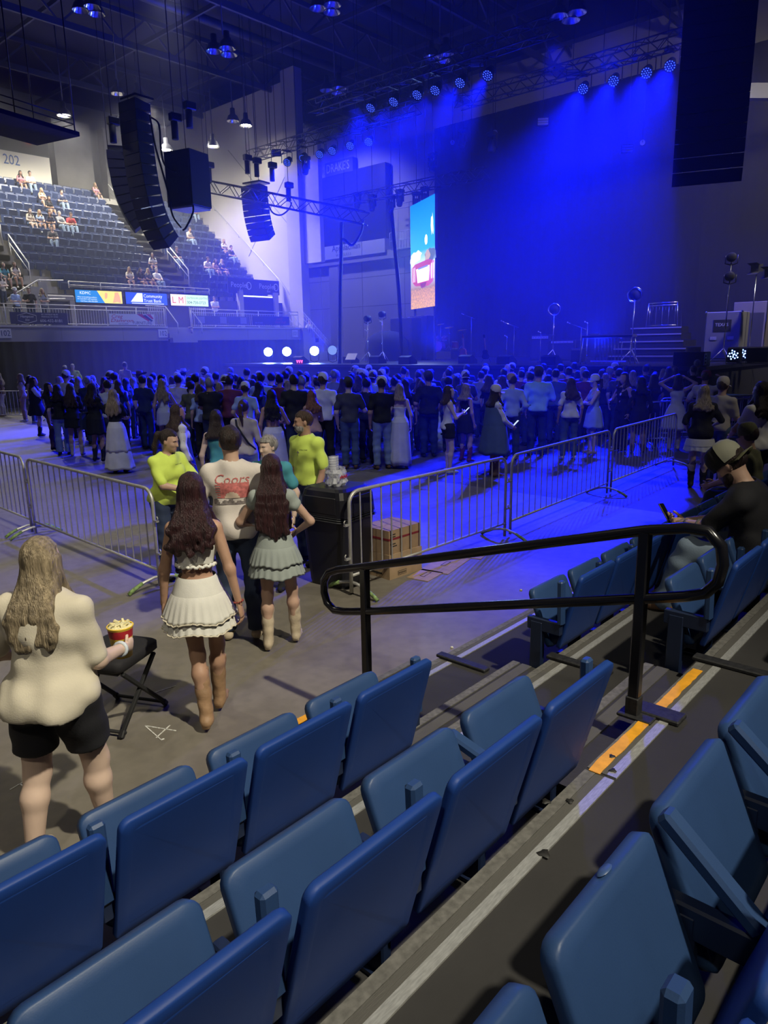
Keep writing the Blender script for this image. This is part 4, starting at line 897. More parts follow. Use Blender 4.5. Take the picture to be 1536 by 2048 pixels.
mb = MB(); mb.lathe([(0.0443, 0.103), (0.0475, 0.142)], n=20); mb.obj('red_band', M_rcup, t)
mb = MB(); mb.lathe([(0.0475, 0.142), (0.0495, 0.150), (0.0515, 0.154), (0.049, 0.157), (0.046, 0.153)], n=20); mb.obj('rim', M_ycup, t)
mb = MB(); mb.lathe([(0.047, 0.150), (0.036, 0.158), (0.018, 0.163), (0.001, 0.166)], n=18, fn=lambda r, z, a: (r, z+0.006*math.sin(9*a+r*300)*(r > .005))); mb.obj('ice', M_ice, t)
for k in range(7): mb = MB(); a = k*0.9; mb.bar((0.02*math.cos(a), 0.02*math.sin(a), 0.160), (0.036*math.cos(a+.5), 0.036*math.sin(a+.5), 0.172), 0.008, 0.008); mb.obj('lemon_strip', M_ice, t)
# the seated man with the phone
ps = person((5.26, 1.235), 92, 'bearded tattooed man in black t-shirt and backward cap sitting with a phone', 1.84, 'm', 1.32, NV, 0, ('short', 'dark'), ('tee', 'black', dict(hem=0.90, sleeve=0.85, infl=0.024)), ('jeans', 'ldenim', dict(infl=0.022)), ('shoe', 'brown'), hat=('cap', 'black', 'olive', 172), sit=0.36, z0=LZ[1], lean=19, head=(0, 26), eyes=True, beard=('dark', 2),
    hands={'r': (0.03, 0.47, 0.615, 0), 'l': (-0.05, 0.50, 0.61, 0)}, poles={'r': (1, -0.2, -1), 'l': (-1, -0.2, -1)}, feet={'r': (0.17, 0.50, 0.085), 'l': (-0.17, 0.53, 0.085)}, palm={'r': (-0.8, 0, 0.6), 'l': (0.8, 0, 0.6)}, curl=(30, 45, 35))
phone(ps, (-0.01, 0.615, 0.665), (0.15, 0.55, 0.75), (0, -0.75, 0.55), 'dark phone held low by the seated man in backward cap', size=(0.078, 0.16))
ring_on(ps, 'l', 'bracelet', M_gp, 0.88, 0.037, 0.006)
mb = MB(); Hd = ps['Hd']; hcap = mb.lathe([(0.1012, -0.02), (0.1075, 0.01), (0.1035, 0.055), (0.081, 0.1), (0.045, 0.122), (0.001, 0.128)], c=ps['hc']+ps['HB'] @ A_(0, -0.012, 0.045), n=24, M=ps['HB'] @ np.diag([0.97, 1.08, 1.0]))
mb.f = [f_ for f_ in mb.f]; keepf = []
for f_ in mb.f:
    c_ = np.mean([mb.v[i] for i in f_], 0); l_ = (c_-ps['hc']) @ ps['HB']
    if l_[1] < -0.02: keepf.append(f_)
mb.f = keepf; mb.m = [0]*len(keepf); mb.s = [True]*len(keepf); mb.obj('cap_panel', mat('khaki_twill', (0.25, 0.25, 0.19), 0.8), ps['root'])
M_tat = mat('tattoo_ink', (0.10, 0.10, 0.10), 0.7, noise=(30, 0.6))
S0, E_, W_ = ps['limbs']['l']; u = (W_-E_)/np.linalg.norm(W_-E_); a, b, d = frame(u)
for k in range(5):
    mb = MB(); c0 = E_+u*(0.03+0.03*k); ph = k*1.3; pts = []
    for q_ in range(9): tt = ph+q_*0.42; rr_ = 0.0545-0.0034*k-0.0008*q_; pts.append(c0+u*0.006*q_ + rr_*(a*math.cos(tt)+b*math.sin(tt)))
    mb.tube(pts, 0.0065, 5); mb.obj('tattoo', M_tat, ps['root'])
# by the far end of the near rows
pk = person(at_z(1392, 976), 22, 'woman in black t-shirt over a white tulle hem, looking at her phone', 1.70, 'f', 1.12, 0.015, 2, ('long', 'dirty', 0.32, 0.022, 1.0), ('tee', 'black', dict(hem=0.80, sleeve=0.95, infl=0.03)), ('mini', 'white', dict(waist=0.86, hem=0.66, flare=0.225, tiers=[(0.86, 0.74, 0.195, 0.225), (0.75, 0.655, 0.215, 0.235)], pleat=16, amp=0.010)), ('boot', 'black', 0.42),
    hands={'r': (0.22, 0.27, 1.06), 'l': (-0.19, 0.10, 0.95)}, poles={'r': (0.9, -0.5, -.6), 'l': (-.6, -.8, -.2)}, palm={'r': (-0.5, 0.0, 0.9)})
phone(pk, pk['limbs']['r'][2]+A_(0.0, 0.11, 0.035), (0.1, 0.9, 0.4), (-0.1, -0.4, 0.9), 'phone held out by the woman in black t-shirt and tulle hem', lit=False)
person(at_z(1428, 968), -5, 'man in flat-brim cap and beige t-shirt beside the woman in tulle hem', 1.78, 'm', 1.1, 0.015, 0, ('short', 'brown'), ('tee', 'beige', dict(sleeve=0.8)), ('jeans', 'denim'), ('shoe', 'black'), hat=('cap', 'beige', 'beige'), hands={'r': (0.12, 0.28, 1.08), 'l': (-0.10, 0.30, 1.08)}, beard=('brown', 1))
pe = person((9.62, 2.42), 60, 'woman in dotted white blouse and black shorts cut by the picture edge', 1.70, 'f', 1.12, 0.015, 1, ('long', 'dark', 0.34, 0.012), ('tee', 'white', dict(sleeve=0.5, infl=0.022)), ('shorts', 'black', dict(len=0.5, infl=0.03)), ('shoe', 'white'), z0=0.2, hands={'l': (-0.14, 0.30, 1.02), 'r': (0.2, 0.2, 0.95)}, poles={'l': (-1, -0.5, -.3), 'r': (.6, -.8, -.2)})
person((8.44, 2.13), 92, 'person in camouflage cap seated in the front row past the bearded man', 1.70, 'm', 1.1, 0.018, 0, ('short', 'brown'), ('tee', 'olive'), ('jeans', 'ddenim'), ('shoe', 'black'), hat=('cap', 'olive', 'olive'), sit=0.43, z0=LZ[0], lean=10, hands={'r': (0.12, 0.40, 0.62, 0), 'l': (-0.12, 0.40, 0.62, 0)})
# ------------------------------------------------------------------ the standing crowd on the floor
HANG = {}
PHONE = dict(hands={'r': (0.05, 0.27, 1.20), 'l': (-0.05, 0.27, 1.18)}, poles={'r': (0.7, -0.3, -1), 'l': (-0.7, -0.3, -1)})
FOLD = dict(hands={'r': (-0.08, 0.20, 1.16), 'l': (0.08, 0.21, 1.13)}, poles={'r': (1, 0.1, -.5), 'l': (-1, 0.1, -.5)})
CUP = dict(hands={'r': (0.16, 0.25, 1.12), 'l': (-0.23, 0.04, 0.87)}, poles={'r': (0.8, -0.5, -.8)})
UP = dict(hands={'r': (0.17, 0.05, 1.66), 'l': (-0.17, 0.05, 1.66)}, poles={'r': (1, 0.2, 0.1), 'l': (-1, 0.2, 0.1)})
POCK = dict(hands={'r': (0.19, 0.06, 0.95), 'l': (-0.19, 0.06, 0.95)})
WAVE = dict(hands={'r': (0.25, 0.25, 1.60), 'l': (-0.21, 0.2, 1.1)}, poles={'r': (1, -0.3, -0.6)})
def J(c='denim', **k): return ('jeans', c, k)
CV = 0.021
CROWD = [
 # foot px, facing, label, height, sex, build, hair, top, bottom, shoes, hat, pose, extra
 ((81, 873), -25, 'woman in black pinafore, white sleeves and black boots at the crowd edge', 1.70, 'f', 1.12, ('long', 'brown', .36), ('tee', 'white'), ('dress', 'black', dict(waist=1.35, hem=.66, tiers=[(1.36, .97, .17, .19), (.975, .64, .19, .27)])), ('boot', 'black', .3), None, FOLD),
 ((52, 843), 150, 'blonde woman in pale top on the far stair side of the barricade', 1.66, 'f', 1.0, ('long', 'blonde', .3), ('tee', 'beige'), J('tan'), ('shoe', 'white'), None, HANG),
 ((70, 846), -40, 'dark-haired woman looking down beside the pale-topped blonde by the stairs', 1.62, 'f', 1.0, ('long', 'dark', .3), ('tee', 'tan'), J('denim'), ('shoe', 'white'), None, PHONE),
 ((8, 833), 140, 'long-haired blonde in brown top and pale trousers cut by the picture edge', 1.66, 'f', 1.05, ('long', 'blonde', .42), ('tee', 'brown'), ('jeans', 'beige', {}), ('shoe', 'tan'), None, HANG),
 ((112, 900), -60, 'woman in black jacket and brown trousers glancing over her shoulder', 1.66, 'f', 1.0, ('long', 'dark', .3), ('long', 'black'), J('brown'), ('boot', 'black', .3), None, FOLD),
 ((130, 910), 60, 'curly-haired woman in black lace top and flared pale jeans', 1.66, 'f', 1.12, ('long', 'dark', .3, .025), ('tee', 'black'), J('ldenim', flare=.035), ('shoe', 'black'), None, HANG),
 ((156, 912), 50, 'woman in short black dress and knee-high beige boots with long wavy hair', 1.68, 'f', 1.18, ('long', 'brown', .46, .02), ('tee', 'black', dict(sleeve=.9)), ('mini', 'black', dict(hem=.70)), ('boot', 'bone', .40), None, FOLD),
 ((200, 923), 20, 'dark-haired woman in black dress and black boots with a tote bag', 1.72, 'f', 1.1, ('long', 'dark', .40, .02), ('long', 'black'), ('mini', 'black', dict(hem=.62)), ('boot', 'black', .40), None, PHONE),
 ((229, 912), 75, 'dark-haired man in white t-shirt and dark trousers beside the tote bag', 1.74, 'm', 1.0, ('short', 'dark'), ('tee', 'white'), J('dgrey'), ('shoe', 'grey'), None, PHONE),
 ((242, 945), 45, 'woman with straight blonde hair, black crop top and long white skirt', 1.66, 'f', 1.0, ('long', 'blonde', .44, .004), ('tee', 'black', dict(hem=1.05)), ('long_skirt', 'white', dict(hem=.09, flare=.29, tiers=[(1.08, .95, .13, .185), (.955, .45, .185, .25), (.46, .09, .245, .31)])), ('shoe', 'black'), None, FOLD),
 ((297, 885), 65, 'curly blonde woman in short white sundress beside the long white skirt', 1.66, 'f', 1.0, ('long', 'blonde', .26, .025), ('tank', 'white'), ('dress', 'white', dict(hem=.52)), ('shoe', 'tan'), None, PHONE),
 ((311, 880), 40, 'brown-haired woman in tan top behind the white sundress', 1.70, 'f', 1.0, ('long', 'brown', .34), ('tank', 'tan'), J('black'), ('shoe', 'black'), None, HANG),
 ((336, 905), 62, 'long-haired blonde in white top and knotted white mini skirt', 1.74, 'f', .95, ('long', 'blonde', .44, .012), ('tank', 'white'), ('mini', 'white', dict(hem=.66)), ('boot', 'bone', .36), None, CUP),
 ((372, 1032), -8, 'smiling woman in denim pinafore dress and white lace sleeves', 1.64, 'f', 1.15, ('long', 'brown', .30, .008), ('long', 'white'), ('dress', 'ddenim', dict(waist=1.26, hem=.45, tiers=[(1.27, .96, .155, .20), (.965, .45, .20, .27)])), ('boot', 'brown', .3), None, HANG),
 ((448, 1058), 52, 'dark-haired woman in teal tank top standing behind the sunset shirt', 1.62, 'f', 1.0, ('long', 'dark', .30, .012), ('tank', 'teal'), J('black'), ('shoe', 'white'), None, HANG),
 ((500, 1018), 30, 'woman in beige top with black crossbody strap and low ponytail', 1.66, 'f', 1.2, ('pony', 'brown', .4), ('tee', 'beige', dict(sleeve=.9)), J('ldenim'), ('shoe', 'white'), None, HANG),
 ((552, 966), 55, 'black-haired woman with bare back and long pale skirt', 1.68, 'f', 1.1, ('long', 'black', .45, .01), ('crop', 'black', dict(hem=1.2)), ('long_skirt', 'white', dict(hem=.12, flare=.27)), ('shoe', 'tan'), None, CUP),
 ((596, 938), 45, 'tall dark-haired man in black t-shirt with arms down', 1.88, 'm', 1.2, ('short', 'dark'), ('tee', 'black'), J('ddenim'), ('shoe', 'black'), None, CUP),
 ((652, 936), 40, 'tall man in white t-shirt and white cap', 1.88, 'm', 1.15, ('short', 'brown'), ('tee', 'white', dict(sleeve=.8)), J('black'), ('shoe', 'black'), ('cap', 'white', 'white', 20), POCK),
 ((630, 950), 60, 'ginger long-haired woman in front of the white t-shirt man', 1.62, 'f', 1.0, ('long', 'ginger', .36, .02), ('tank', 'peach'), J('denim'), ('shoe', 'white'), None, PHONE),
 ((702, 938), 45, 'man in fitted grey t-shirt, cap and blue jeans seen from behind', 1.80, 'm', 1.12, ('short', 'dark'), ('tee', 'dgrey', dict(tuck=True, sleeve=.7)), J('denim'), ('boot', 'brown', .25), ('cap', 'dgrey'), CUP),
 ((736, 926), 35, 'man in black t-shirt squeezed between grey t-shirt and white cap', 1.76, 'm', 1.1, ('short', 'black'), ('tee', 'black'), J('black'), ('shoe', 'black'), None, HANG),
 ((766, 938), 60, 'man in black t-shirt, pale jeans and white cap turned aside', 1.80, 'm', 1.12, ('short', 'dark'), ('tee', 'black', dict(sleeve=.7)), J('ldenim'), ('shoe', 'brown'), ('cap', 'white', 'white', 60), CUP),
 ((801, 936), 40, 'blonde woman in long white lace dress with low back', 1.68, 'f', .95, ('long', 'blonde', .22, .01), ('tank', 'white', dict(neck=1.28)), ('long_skirt', 'white', dict(hem=.08, flare=.24)), ('shoe', 'tan'), None, HANG),
 ((812, 915), 35, 'dark-haired woman in black top behind the white lace dress', 1.70, 'f', 1.05, ('long', 'dark', .3), ('tee', 'black'), J('ddenim'), ('shoe', 'black'), None, HANG),
 ((858, 914), 45, 'broad man in black t-shirt and dark cap seen from behind', 1.84, 'm', 1.3, ('short', 'dark'), ('tee', 'black', dict(sleeve=.8)), J('ddenim'), ('shoe', 'black'), ('cap', 'dgrey'), POCK),
 ((897, 946), -40, 'woman in white tank top and black shorts typing on her phone', 1.66, 'f', 1.05, ('long', 'brown', .26, .006), ('tank', 'white'), ('shorts', 'black', dict(len=.5, infl=.03)), ('shoe', 'white'), None, PHONE),
 ((931, 924), -10, 'blonde woman in black sleeveless dress and dark red boots', 1.62, 'f', .98, ('long', 'blonde', .24, .02), ('tank', 'black'), ('mini', 'black', dict(hem=.66)), ('boot', 'maroon', .36), None, HANG),
 ((988, 953), -35, 'woman in denim dress, lace sleeves and cream cap holding a phone', 1.66, 'f', 1.2, ('long', 'dark', .28), ('long', 'white'), ('dress', 'denim', dict(waist=1.33, hem=.46, tiers=[(1.35, 1.0, .17, .22), (1.0, .46, .22, .30)])), ('boot', 'brown', .3), ('cap', 'cream', 'cream', 12), dict(hands={'r': (0.12, 0.30, 0.98), 'l': (-0.10, 0.28, 1.0)})),
 ((1021, 921), 40, 'man in pale blue shirt, dark jeans and camouflage cap', 1.78, 'm', 1.05, ('short', 'brown'), ('long', 'lblue', dict(sleeve=1.5, tuck=True)), J('ddenim'), ('boot', 'brown', .25), ('cap', 'tan', 'tan', -50), POCK),
 ((1072, 912), 38, 'large man in pale green polo shirt and dark jeans', 1.90, 'm', 1.36, ('short', 'dark'), ('tee', 'mint', dict(tuck=True, sleeve=.85)), J('ddenim'), ('shoe', 'black'), ('cap', 'dgrey'), CUP),
 ((1136, 918), 48, 'brown-haired woman in white floral top and jeans', 1.70, 'f', 1.15, ('long', 'brown', .36, .02), ('tee', 'white', dict(sleeve=.7)), J('denim'), ('shoe', 'white'), None, HANG),
 ((1183, 908), 140, 'woman in short blue dress and white visor facing across the floor', 1.70, 'f', 1.0, ('pony', 'brown', .3), ('tank', 'lblue'), ('dress', 'lblue', dict(hem=.60)), ('shoe', 'tan'), ('cap', 'white'), FOLD),
 ((1240, 902), 160, 'brown-haired woman in black overalls with a round badge, looking up', 1.74, 'f', 1.2, ('long', 'brown', .22), ('tank', 'black'), J('black'), ('shoe', 'black'), None, CUP),
 ((1274, 905), 35, 'dark-haired woman in sheer black dress with white cardigan edge', 1.66, 'f', 1.1, ('long', 'black', .28), ('long', 'black'), ('mini', 'black', dict(hem=.62)), ('boot', 'brown', .2), None, HANG),
 ((1299, 893), 30, 'long-haired woman in black against the stage front', 1.68, 'f', 1.0, ('long', 'dark', .40, .02), ('tank', 'black'), J('black'), ('shoe', 'black'), None, FOLD),
 ((1346, 900), 20, 'woman in white flared dress lifting both hands to her hair', 1.68, 'f', 1.05, ('long', 'dark', .20), ('tank', 'white'), ('dress', 'white', dict(hem=.50, flare=.30)), ('boot', 'bone', .3), None, UP),
 ((1398, 905), 0, 'man in pale t-shirt and dark cap raising one arm', 1.74, 'm', 1.05, ('short', 'brown'), ('tee', 'cream', dict(sleeve=.8)), J('denim'), ('shoe', 'white'), ('cap', 'maroon', 'maroon', 120), WAVE),
 ((154, 811), -120, 'white-haired man in yellow-green staff shirt at the back wall', 1.84, 'm', 1.2, ('short', 'grey'), ('tee', 'yellow', dict(sleeve=.85)), J('black'), ('shoe', 'black'), None, POCK),
 ((138, 812), 60, 'man in white cap and dark shirt next to the far staff member', 1.76, 'm', 1.05, ('short', 'brown'), ('tee', 'dgrey'), J('black'), ('shoe', 'black'), ('cap', 'white'), HANG),
 ((258, 818), 30, 'short-haired man in pale t-shirt standing tall at the back', 1.92, 'm', 1.0, ('short', 'brown'), ('tee', 'beige'), J('denim'), ('shoe', 'black'), None, HANG),
 ((1012, 866), 40, 'bald man in dark shirt near the stage front', 1.86, 'm', 1.25, ('bald', 'grey'), ('tee', 'navy'), J('black'), ('shoe', 'black'), None, POCK),
 ((290, 868), 20, 'man in dark felt cowboy hat among the crowd', 1.78, 'm', 1.05, ('short', 'brown'), ('tee', 'dgrey'), J('ddenim'), ('boot', 'brown', .25), ('cowboy', 'brown'), HANG),
 ((375, 852), 60, 'person in pale cowboy hat deep in the crowd', 1.76, 'm', 1.0, ('short', 'dark'), ('tee', 'lblue'), J('ddenim'), ('boot', 'brown', .25), ('cowboy', 'beige'), HANG),
]
PEOPLE = []
for i, (ft, face, lab, h, sex, bld, hair, top, bot, sh_, hat, pose) in enumerate(CROWD):
    p = at_z(*ft); PEOPLE.append((p[0], p[1]))
    dist = math.hypot(p[0], p[1])
    inf = person(p, face, lab, h, sex, bld, CV if dist < 20 else 0.026, i % 3, hair, top, bot, sh_, hat, group='concert crowd on the floor', stance=0.01*(i % 4), head=((i*37) % 30-15, 2), **pose)
    if 'tote bag' in lab and 'with a' in lab:
        c = wpt(inf, (-0.24, -0.02, 0.93)); t = thing('tote_bag', 'dark tote bag with white lettering on the shoulder of the woman in black dress', 'bag', c, math.radians(face)-PI/2)
        mb = MB(); mb.prism([(-.17, -.2), (.17, -.2), (.16, .17), (-.16, .17)], 0.07, M=np.array([[0, 0, 1], [1, 0, 0], [0, 1, 0]], float), c=(-.035, 0, 0)); mb.obj('bag_body', cloth('navy'), t)
        for k in range(3): text_mesh(('it\'s a', 'new', 'party')[k], 0.10, M_white, 'lettering', t, (-0.038, 0.13, 0.05-0.10*k), (PI/2, 0, -PI/2))
        mb = MB(); mb.tube([(0, -.1, .17), (0.03, -.06, .38), (0.05, 0, .45), (0.03, .06, .38), (0, .1, .17)], 0.012, 6); mb.obj('strap', cloth('navy'), t)
    if 'crossbody' in lab:
        T = inf['T']; mb = MB(); mb.tube([T(-0.12, -0.06, 1.44), T(-0.08, -0.135, 1.36), T(0.0, -0.15, 1.24), T(0.10, -0.14, 1.09), T(0.18, -0.06, 0.98)], 0.016, 6); mb.obj('strap', cloth('black'), inf['root'])
    if 'badge' in lab:
        T = inf['T']; V, F = grid2(-.09, -.03, 1.25, 1.31, 8, 8, lambda u, v: (u-.5)**2+(v-.5)**2 < .25); decal(inf, 'badge', V, F, M_white, side=1, off=.006)
    if 'phone' in lab:
        Wr = inf['limbs']['r'][2]; phone(inf, Wr+A_(-0.03, 0.09, 0.05), (0, 0.7, 0.7), (0, -0.7, 0.7), 'phone in the hand of the '+' '.join(lab.split()[:6]), lit=True)
# the rest of the crowd, packed between these people and the stage
rnd = random.Random(11)
FILL = []
def clear(x, y, d): return all((x-a)**2+(y-b)**2 > d*d for a, b in PEOPLE)
cand = []
for i in range(2600):
    x = rnd.uniform(8.2, 22.0); y = rnd.uniform(7.0, 29.0)
    px, py = to_px((x, y, 0))
    lim = np.interp(px, [60, 130, 260, 340, 420, 560, 700, 900, 1080, 1180, 1300, 1420], [850, 880, 900, 900, 930, 930, 915, 905, 890, 885, 875, 870])
    if 90 < px < 1400 and py < lim: cand.append((x, y, px, py))
hair_ops = [('long', c, .3, .012) for c in ('brown', 'dark', 'blonde', 'dirty', 'black')] + [('short', c) for c in ('brown', 'dark', 'black', 'grey')]
TOPS = ['black', 'black', 'white', 'navy', 'grey', 'denim', 'cream', 'lblue', 'dgrey', 'navy', 'black', 'olive', 'maroon']
CN = dict(black='black', white='white', navy='navy', grey='grey', denim='denim-blue', cream='cream', pink='pink', red='red', lblue='pale blue', dgrey='charcoal', maroon='maroon', teal='teal', olive='olive', peach='peach')
proto = []     # a few body shapes, shared by the packed crowd and re-dressed by material
def hname(h_, hat): return ('%s %s hair' % ({'long': 'long', 'short': 'short'}[h_[0]], {'dirty': 'dark blonde', 'dark': 'dark brown'}.get(h_[1], h_[1]))) + (' under a %s cap' % CN.get(hat, hat) if hat else '')
SPECS = []
for k in range(14):
    f_ = k % 2 == 0; hr = hair_ops[k % 5] if f_ else hair_ops[5+(k//2) % 4]
    SPECS.append(dict(sex='f' if f_ else 'm', bld=(0.95, 1.05, 1.1, 1.2)[k % 4], hr=hr, pose=(HANG, CUP, FOLD, PHONE, POCK)[k % 5], bot=J('ddenim') if k % 3 else J('black'), hat=('cap', 'white', 'white', (0, 160, 20)[k % 3]) if k in (1, 9) else None))
ZONES = [(0, 230, 'the far staff member'), (230, 330, 'the long white skirt'), (330, 430, 'the denim pinafore woman'), (430, 560, 'the bare-backed woman'), (560, 660, 'the tall white t-shirt man'), (660, 760, 'the grey t-shirt man'), (760, 860, 'the white lace dress'), (860, 960, 'the black sleeveless dress'), (960, 1060, 'the pale blue shirt'), (1060, 1150, 'the green polo man'), (1150, 1250, 'the blue dress'), (1250, 1420, 'the white flared dress')]
used = {}
protos = {}
nfill = 0
cand.sort(key=lambda c: c[0]*CF[0]+c[1]*CF[1])
for (x, y, px, py) in cand:
    if nfill >= 178 or not clear(x, y, 0.50): continue
    PEOPLE.append((x, y)); k = rnd.randrange(len(SPECS)); sp = SPECS[k]; tc = rnd.choice(TOPS); face = 30 + rnd.uniform(-45, 45) - 10*(px < 300)
    hgt = rnd.uniform(1.60, 1.74) if sp['sex'] == 'f' else rnd.uniform(1.70, 1.86)
    zone = next(z for a, b, z in ZONES if a <= px < b)
    who = 'woman' if sp['sex'] == 'f' else 'man'
    base = f"{hname(sp['hr'], 'white' if sp['hat'] else None)}ed {who}, {CN[tc]} top, packed beyond {zone}".replace(' haired', '-haired').replace('haired under a white caped', 'haired white-capped').replace(' hair under a white caped', '-haired, white-capped')
    n = used.get(base, 0); used[base] = n+1
    lab = base if n == 0 else base.replace('packed', f'{ORD[n]} packed')
    if k not in protos:
        inf = person((x, y), face, lab, hgt, sp['sex'], sp['bld'], 0.027, k % 3, sp['hr'], ('tee', tc), sp['bot'], ('shoe', 'black'), sp['hat'], group='concert crowd on the floor', **sp['pose']); protos[k] = inf['root']
    else:
        o = copy_tree(protos[k]); o.location = (x, y, 0); o.rotation_euler = (0, 0, math.radians(face)-PI/2); s_ = hgt/1.75; o.scale = (s_, s_, s_); o['label'] = lab
        for ch in o.children:
            if ch.name.startswith('top'):
                ch.material_slots[0].link = 'OBJECT'; ch.material_slots[0].material = cloth(tc)
    nfill += 1
# ------------------------------------------------------------------ far side: concourse, upper bowl, end walls, ceiling
M_conc = mat('bowl_concrete', (0.30, 0.285, 0.25), 0.85, noise=(0.8, 0.15)); M_beige = mat('beige_wall', (0.46, 0.43, 0.37), 0.8, noise=(0.25, 0.06)); M_beige2 = mat('beige_column', (0.36, 0.335, 0.29), 0.8, noise=(0.4, 0.08))
M_joint = mat('panel_joint', (0.20, 0.19, 0.17), 0.9); M_fascia = mat('fascia_grey', (0.24, 0.225, 0.22), 0.7, noise=(0.5, 0.08)); M_ledge = mat('ledge_cream', (0.45, 0.42, 0.36), 0.7)
M_curtain = mat('black_curtain', (0.008, 0.008, 0.010), 0.95); M_wallup = mat('upper_wall_grey', (0.22, 0.22, 0.22), 0.85, noise=(0.15, 0.12)); M_roof = mat('roof_dark', (0.022, 0.022, 0.026), 0.9, noise=(0.3, 0.3)); M_roofsteel = mat('roof_steel', (0.06, 0.06, 0.065), 0.6)
M_railw = mat('pale_rail', (0.55, 0.54, 0.50), 0.45, 0.4); M_darkpanel = mat('concourse_panel', (0.07, 0.065, 0.075), 0.7)
M_seatfar = mat('bowl_seat_plastic', (0.028, 0.045, 0.115), 0.32); M_navyink = mat('navy_ink', (0.02, 0.035, 0.11), 0.7); M_cream = mat('cream_panel', (0.78, 0.73, 0.58), 0.7)
def sbox(name, lo, hi, m_, parent=None, st=True):
    lo = np.array(lo, float); hi = np.array(hi, float); mb = MB(); mb.box((lo+hi)/2, hi-lo); o = mb.obj(name, m_, parent)
    return struct(o) if st and parent is None else o
FY = 33.0
fas = sbox('wall_fascia', (4, FY, 2.83), (20.45, FY+0.35, 3.50), M_fascia); fas2 = sbox('wall_fascia', (21.95, FY, 2.83), (30.6, FY+0.35, 3.50), M_fascia)
sbox('ledge', (4, FY-0.06, 3.44), (20.45, FY+0.4, 3.53), M_ledge, fas); sbox('ledge', (21.95, FY-0.06, 3.44), (30.6, FY+0.4, 3.53), M_ledge, fas2)
for x in (9.0, 15.0, 18.0): sbox('panel_joint', (x, FY-0.004, 2.83), (x+0.03, FY, 3.44), M_joint, fas)
for x in (25.5, 28.3): sbox('panel_joint', (x, FY-0.004, 2.83), (x+0.03, FY, 3.44), M_joint, fas2)
mb = MB(); n = 260; top = []
for k in range(n+1): x = 4+27*k/n; top.append((x, FY+0.15+0.05*math.sin(k*1.3)+0.02*math.sin(k*3.7)))
V = [(x, y, 0) for x, y in top] + [(x, y, 2.9) for x, y in top]; mb.add(V, [(k, k+1, n+2+k, n+1+k) for k in range(n)], True); struct(mb.obj('wall_curtain', M_curtain))
sbox('floor_concourse', (4, FY+0.3, 3.38), (30.6, 36.0, 3.50), M_conc)
wc = sbox('wall_concourse', (4, 35.92, 3.5), (30.6, 36.1, 5.12), M_darkpanel)
def sign_box(name, lab, cat, lo, hi, m_, parts=()):
    c = (np.array(lo)+np.array(hi))/2; t = thing(name, lab, cat, c); mb = MB(); d = np.array(hi)-np.array(lo); mb.box((0, 0, 0), d); mb.obj('panel', m_, t); return t
RF = (PI/2, 0, 0)    # text facing -Y
def ftxt(t, s, size, x, z, m_, dy=-0.02, sx=1.0, align='LEFT', shear=0.0, name='lettering'): return text_mesh(s, size, m_, name, t, (x, dy, z), RF, 0.0, align, sx, shear=shear)
for (xa, xb, lab) in ((12.32, 12.83, 'section number panel 102 at the picture edge'), (19.9, 20.42, 'section number panel 102 beside the stair gap'), (28.74, 29.2, 'section number panel 101 above the stage lights')):
    t = sign_box('section_sign', lab, 'sign', (xa, FY-0.04, 2.98), (xb, FY-0.005, 3.38), mat('sign_pale', (0.5, 0.49, 0.46), 0.6)); ftxt(t, '101' if '101' in lab else '102', 0.34, 0, -0.11, M_navyink, -0.022, 0.85, 'CENTER')
# balcony railings
def railing(name, x0, x1, y, z0, label, h=0.9, step=0.125, bal=True, cat='railing'):
    t = thing(name, label, cat, (x0, y, z0)); L = x1-x0
    mb = MB(); mb.tube([(0, 0, h), (L, 0, h)], 0.025, 6); mb.obj('top_rail', M_railw, t)
    for z in (h-0.17, 0.08): mb = MB(); mb.tube([(0, 0, z), (L, 0, z)], 0.018, 6); mb.obj('rail', M_railw, t)
    k = 0; x = 0
    while x <= L+0.01: mb = MB(); mb.tube([(x, 0, 0), (x, 0, h)], 0.026, 6); mb.obj('post', M_railw, t); x += max(L/max(round(L/1.5), 1), 0.3)
    if bal:
        nb = int(L/step)
        if not hasattr(railing, 'me'):
            mb = MB(); mb.tube([(0, 0, 0.08), (0, 0, 0.73)], 0.011, 5, cap=False); railing.me = raw_mesh('baluster', mb.v, mb.f, True, [M_railw])
        for k in range(nb): o = link('baluster', railing.me, t); o.location.x = (k+0.5)*L/nb
    return t
railing('balcony_railing', 11.2, 20.42, FY+0.12, 3.52, 'pale metal balcony railing carrying the two blue and white banners')
railing('balcony_railing', 21.98, 29.4, FY+0.12, 3.52, 'pale metal balcony railing carrying the dim blue-lit banners')
t = thing('banner', 'dark blue hotel banner with white hexagon logo on the balcony railing', 'banner', (14.15, FY+0.06, 3.83)); M_bblue = mat('banner_navy', (0.02, 0.022, 0.09), 0.6); M_bw = mat('banner_white', (0.55, 0.55, 0.56), 0.6)
mb = MB(); mb.box((0, 0, 0), (2.5, 0.02, 0.50)); mb.obj('cloth', M_bblue, t)
hexp = [(-0.40, 0.0, 0.0), (-0.40, 0, 0.11), (0, 0, 0.22), (0.40, 0, 0.11), (0.40, 0, -0.11), (0, 0, -0.22), (-0.40, 0, -0.11)]
mb = MB(); mb.tube([(x-0.55, -0.015, z) for x, y, z in hexp[1:]], 0.012, 4, closed=True); mb.obj('logo_outline', M_bw, t)
ftxt(t, 'Hampton', 0.15, -0.55, 0.02, M_bw, -0.014, 1, 'CENTER', 0.3); ftxt(t, 'Inn', 0.15, -0.55, -0.12, M_bw, -0.014, 1, 'CENTER', 0.3)
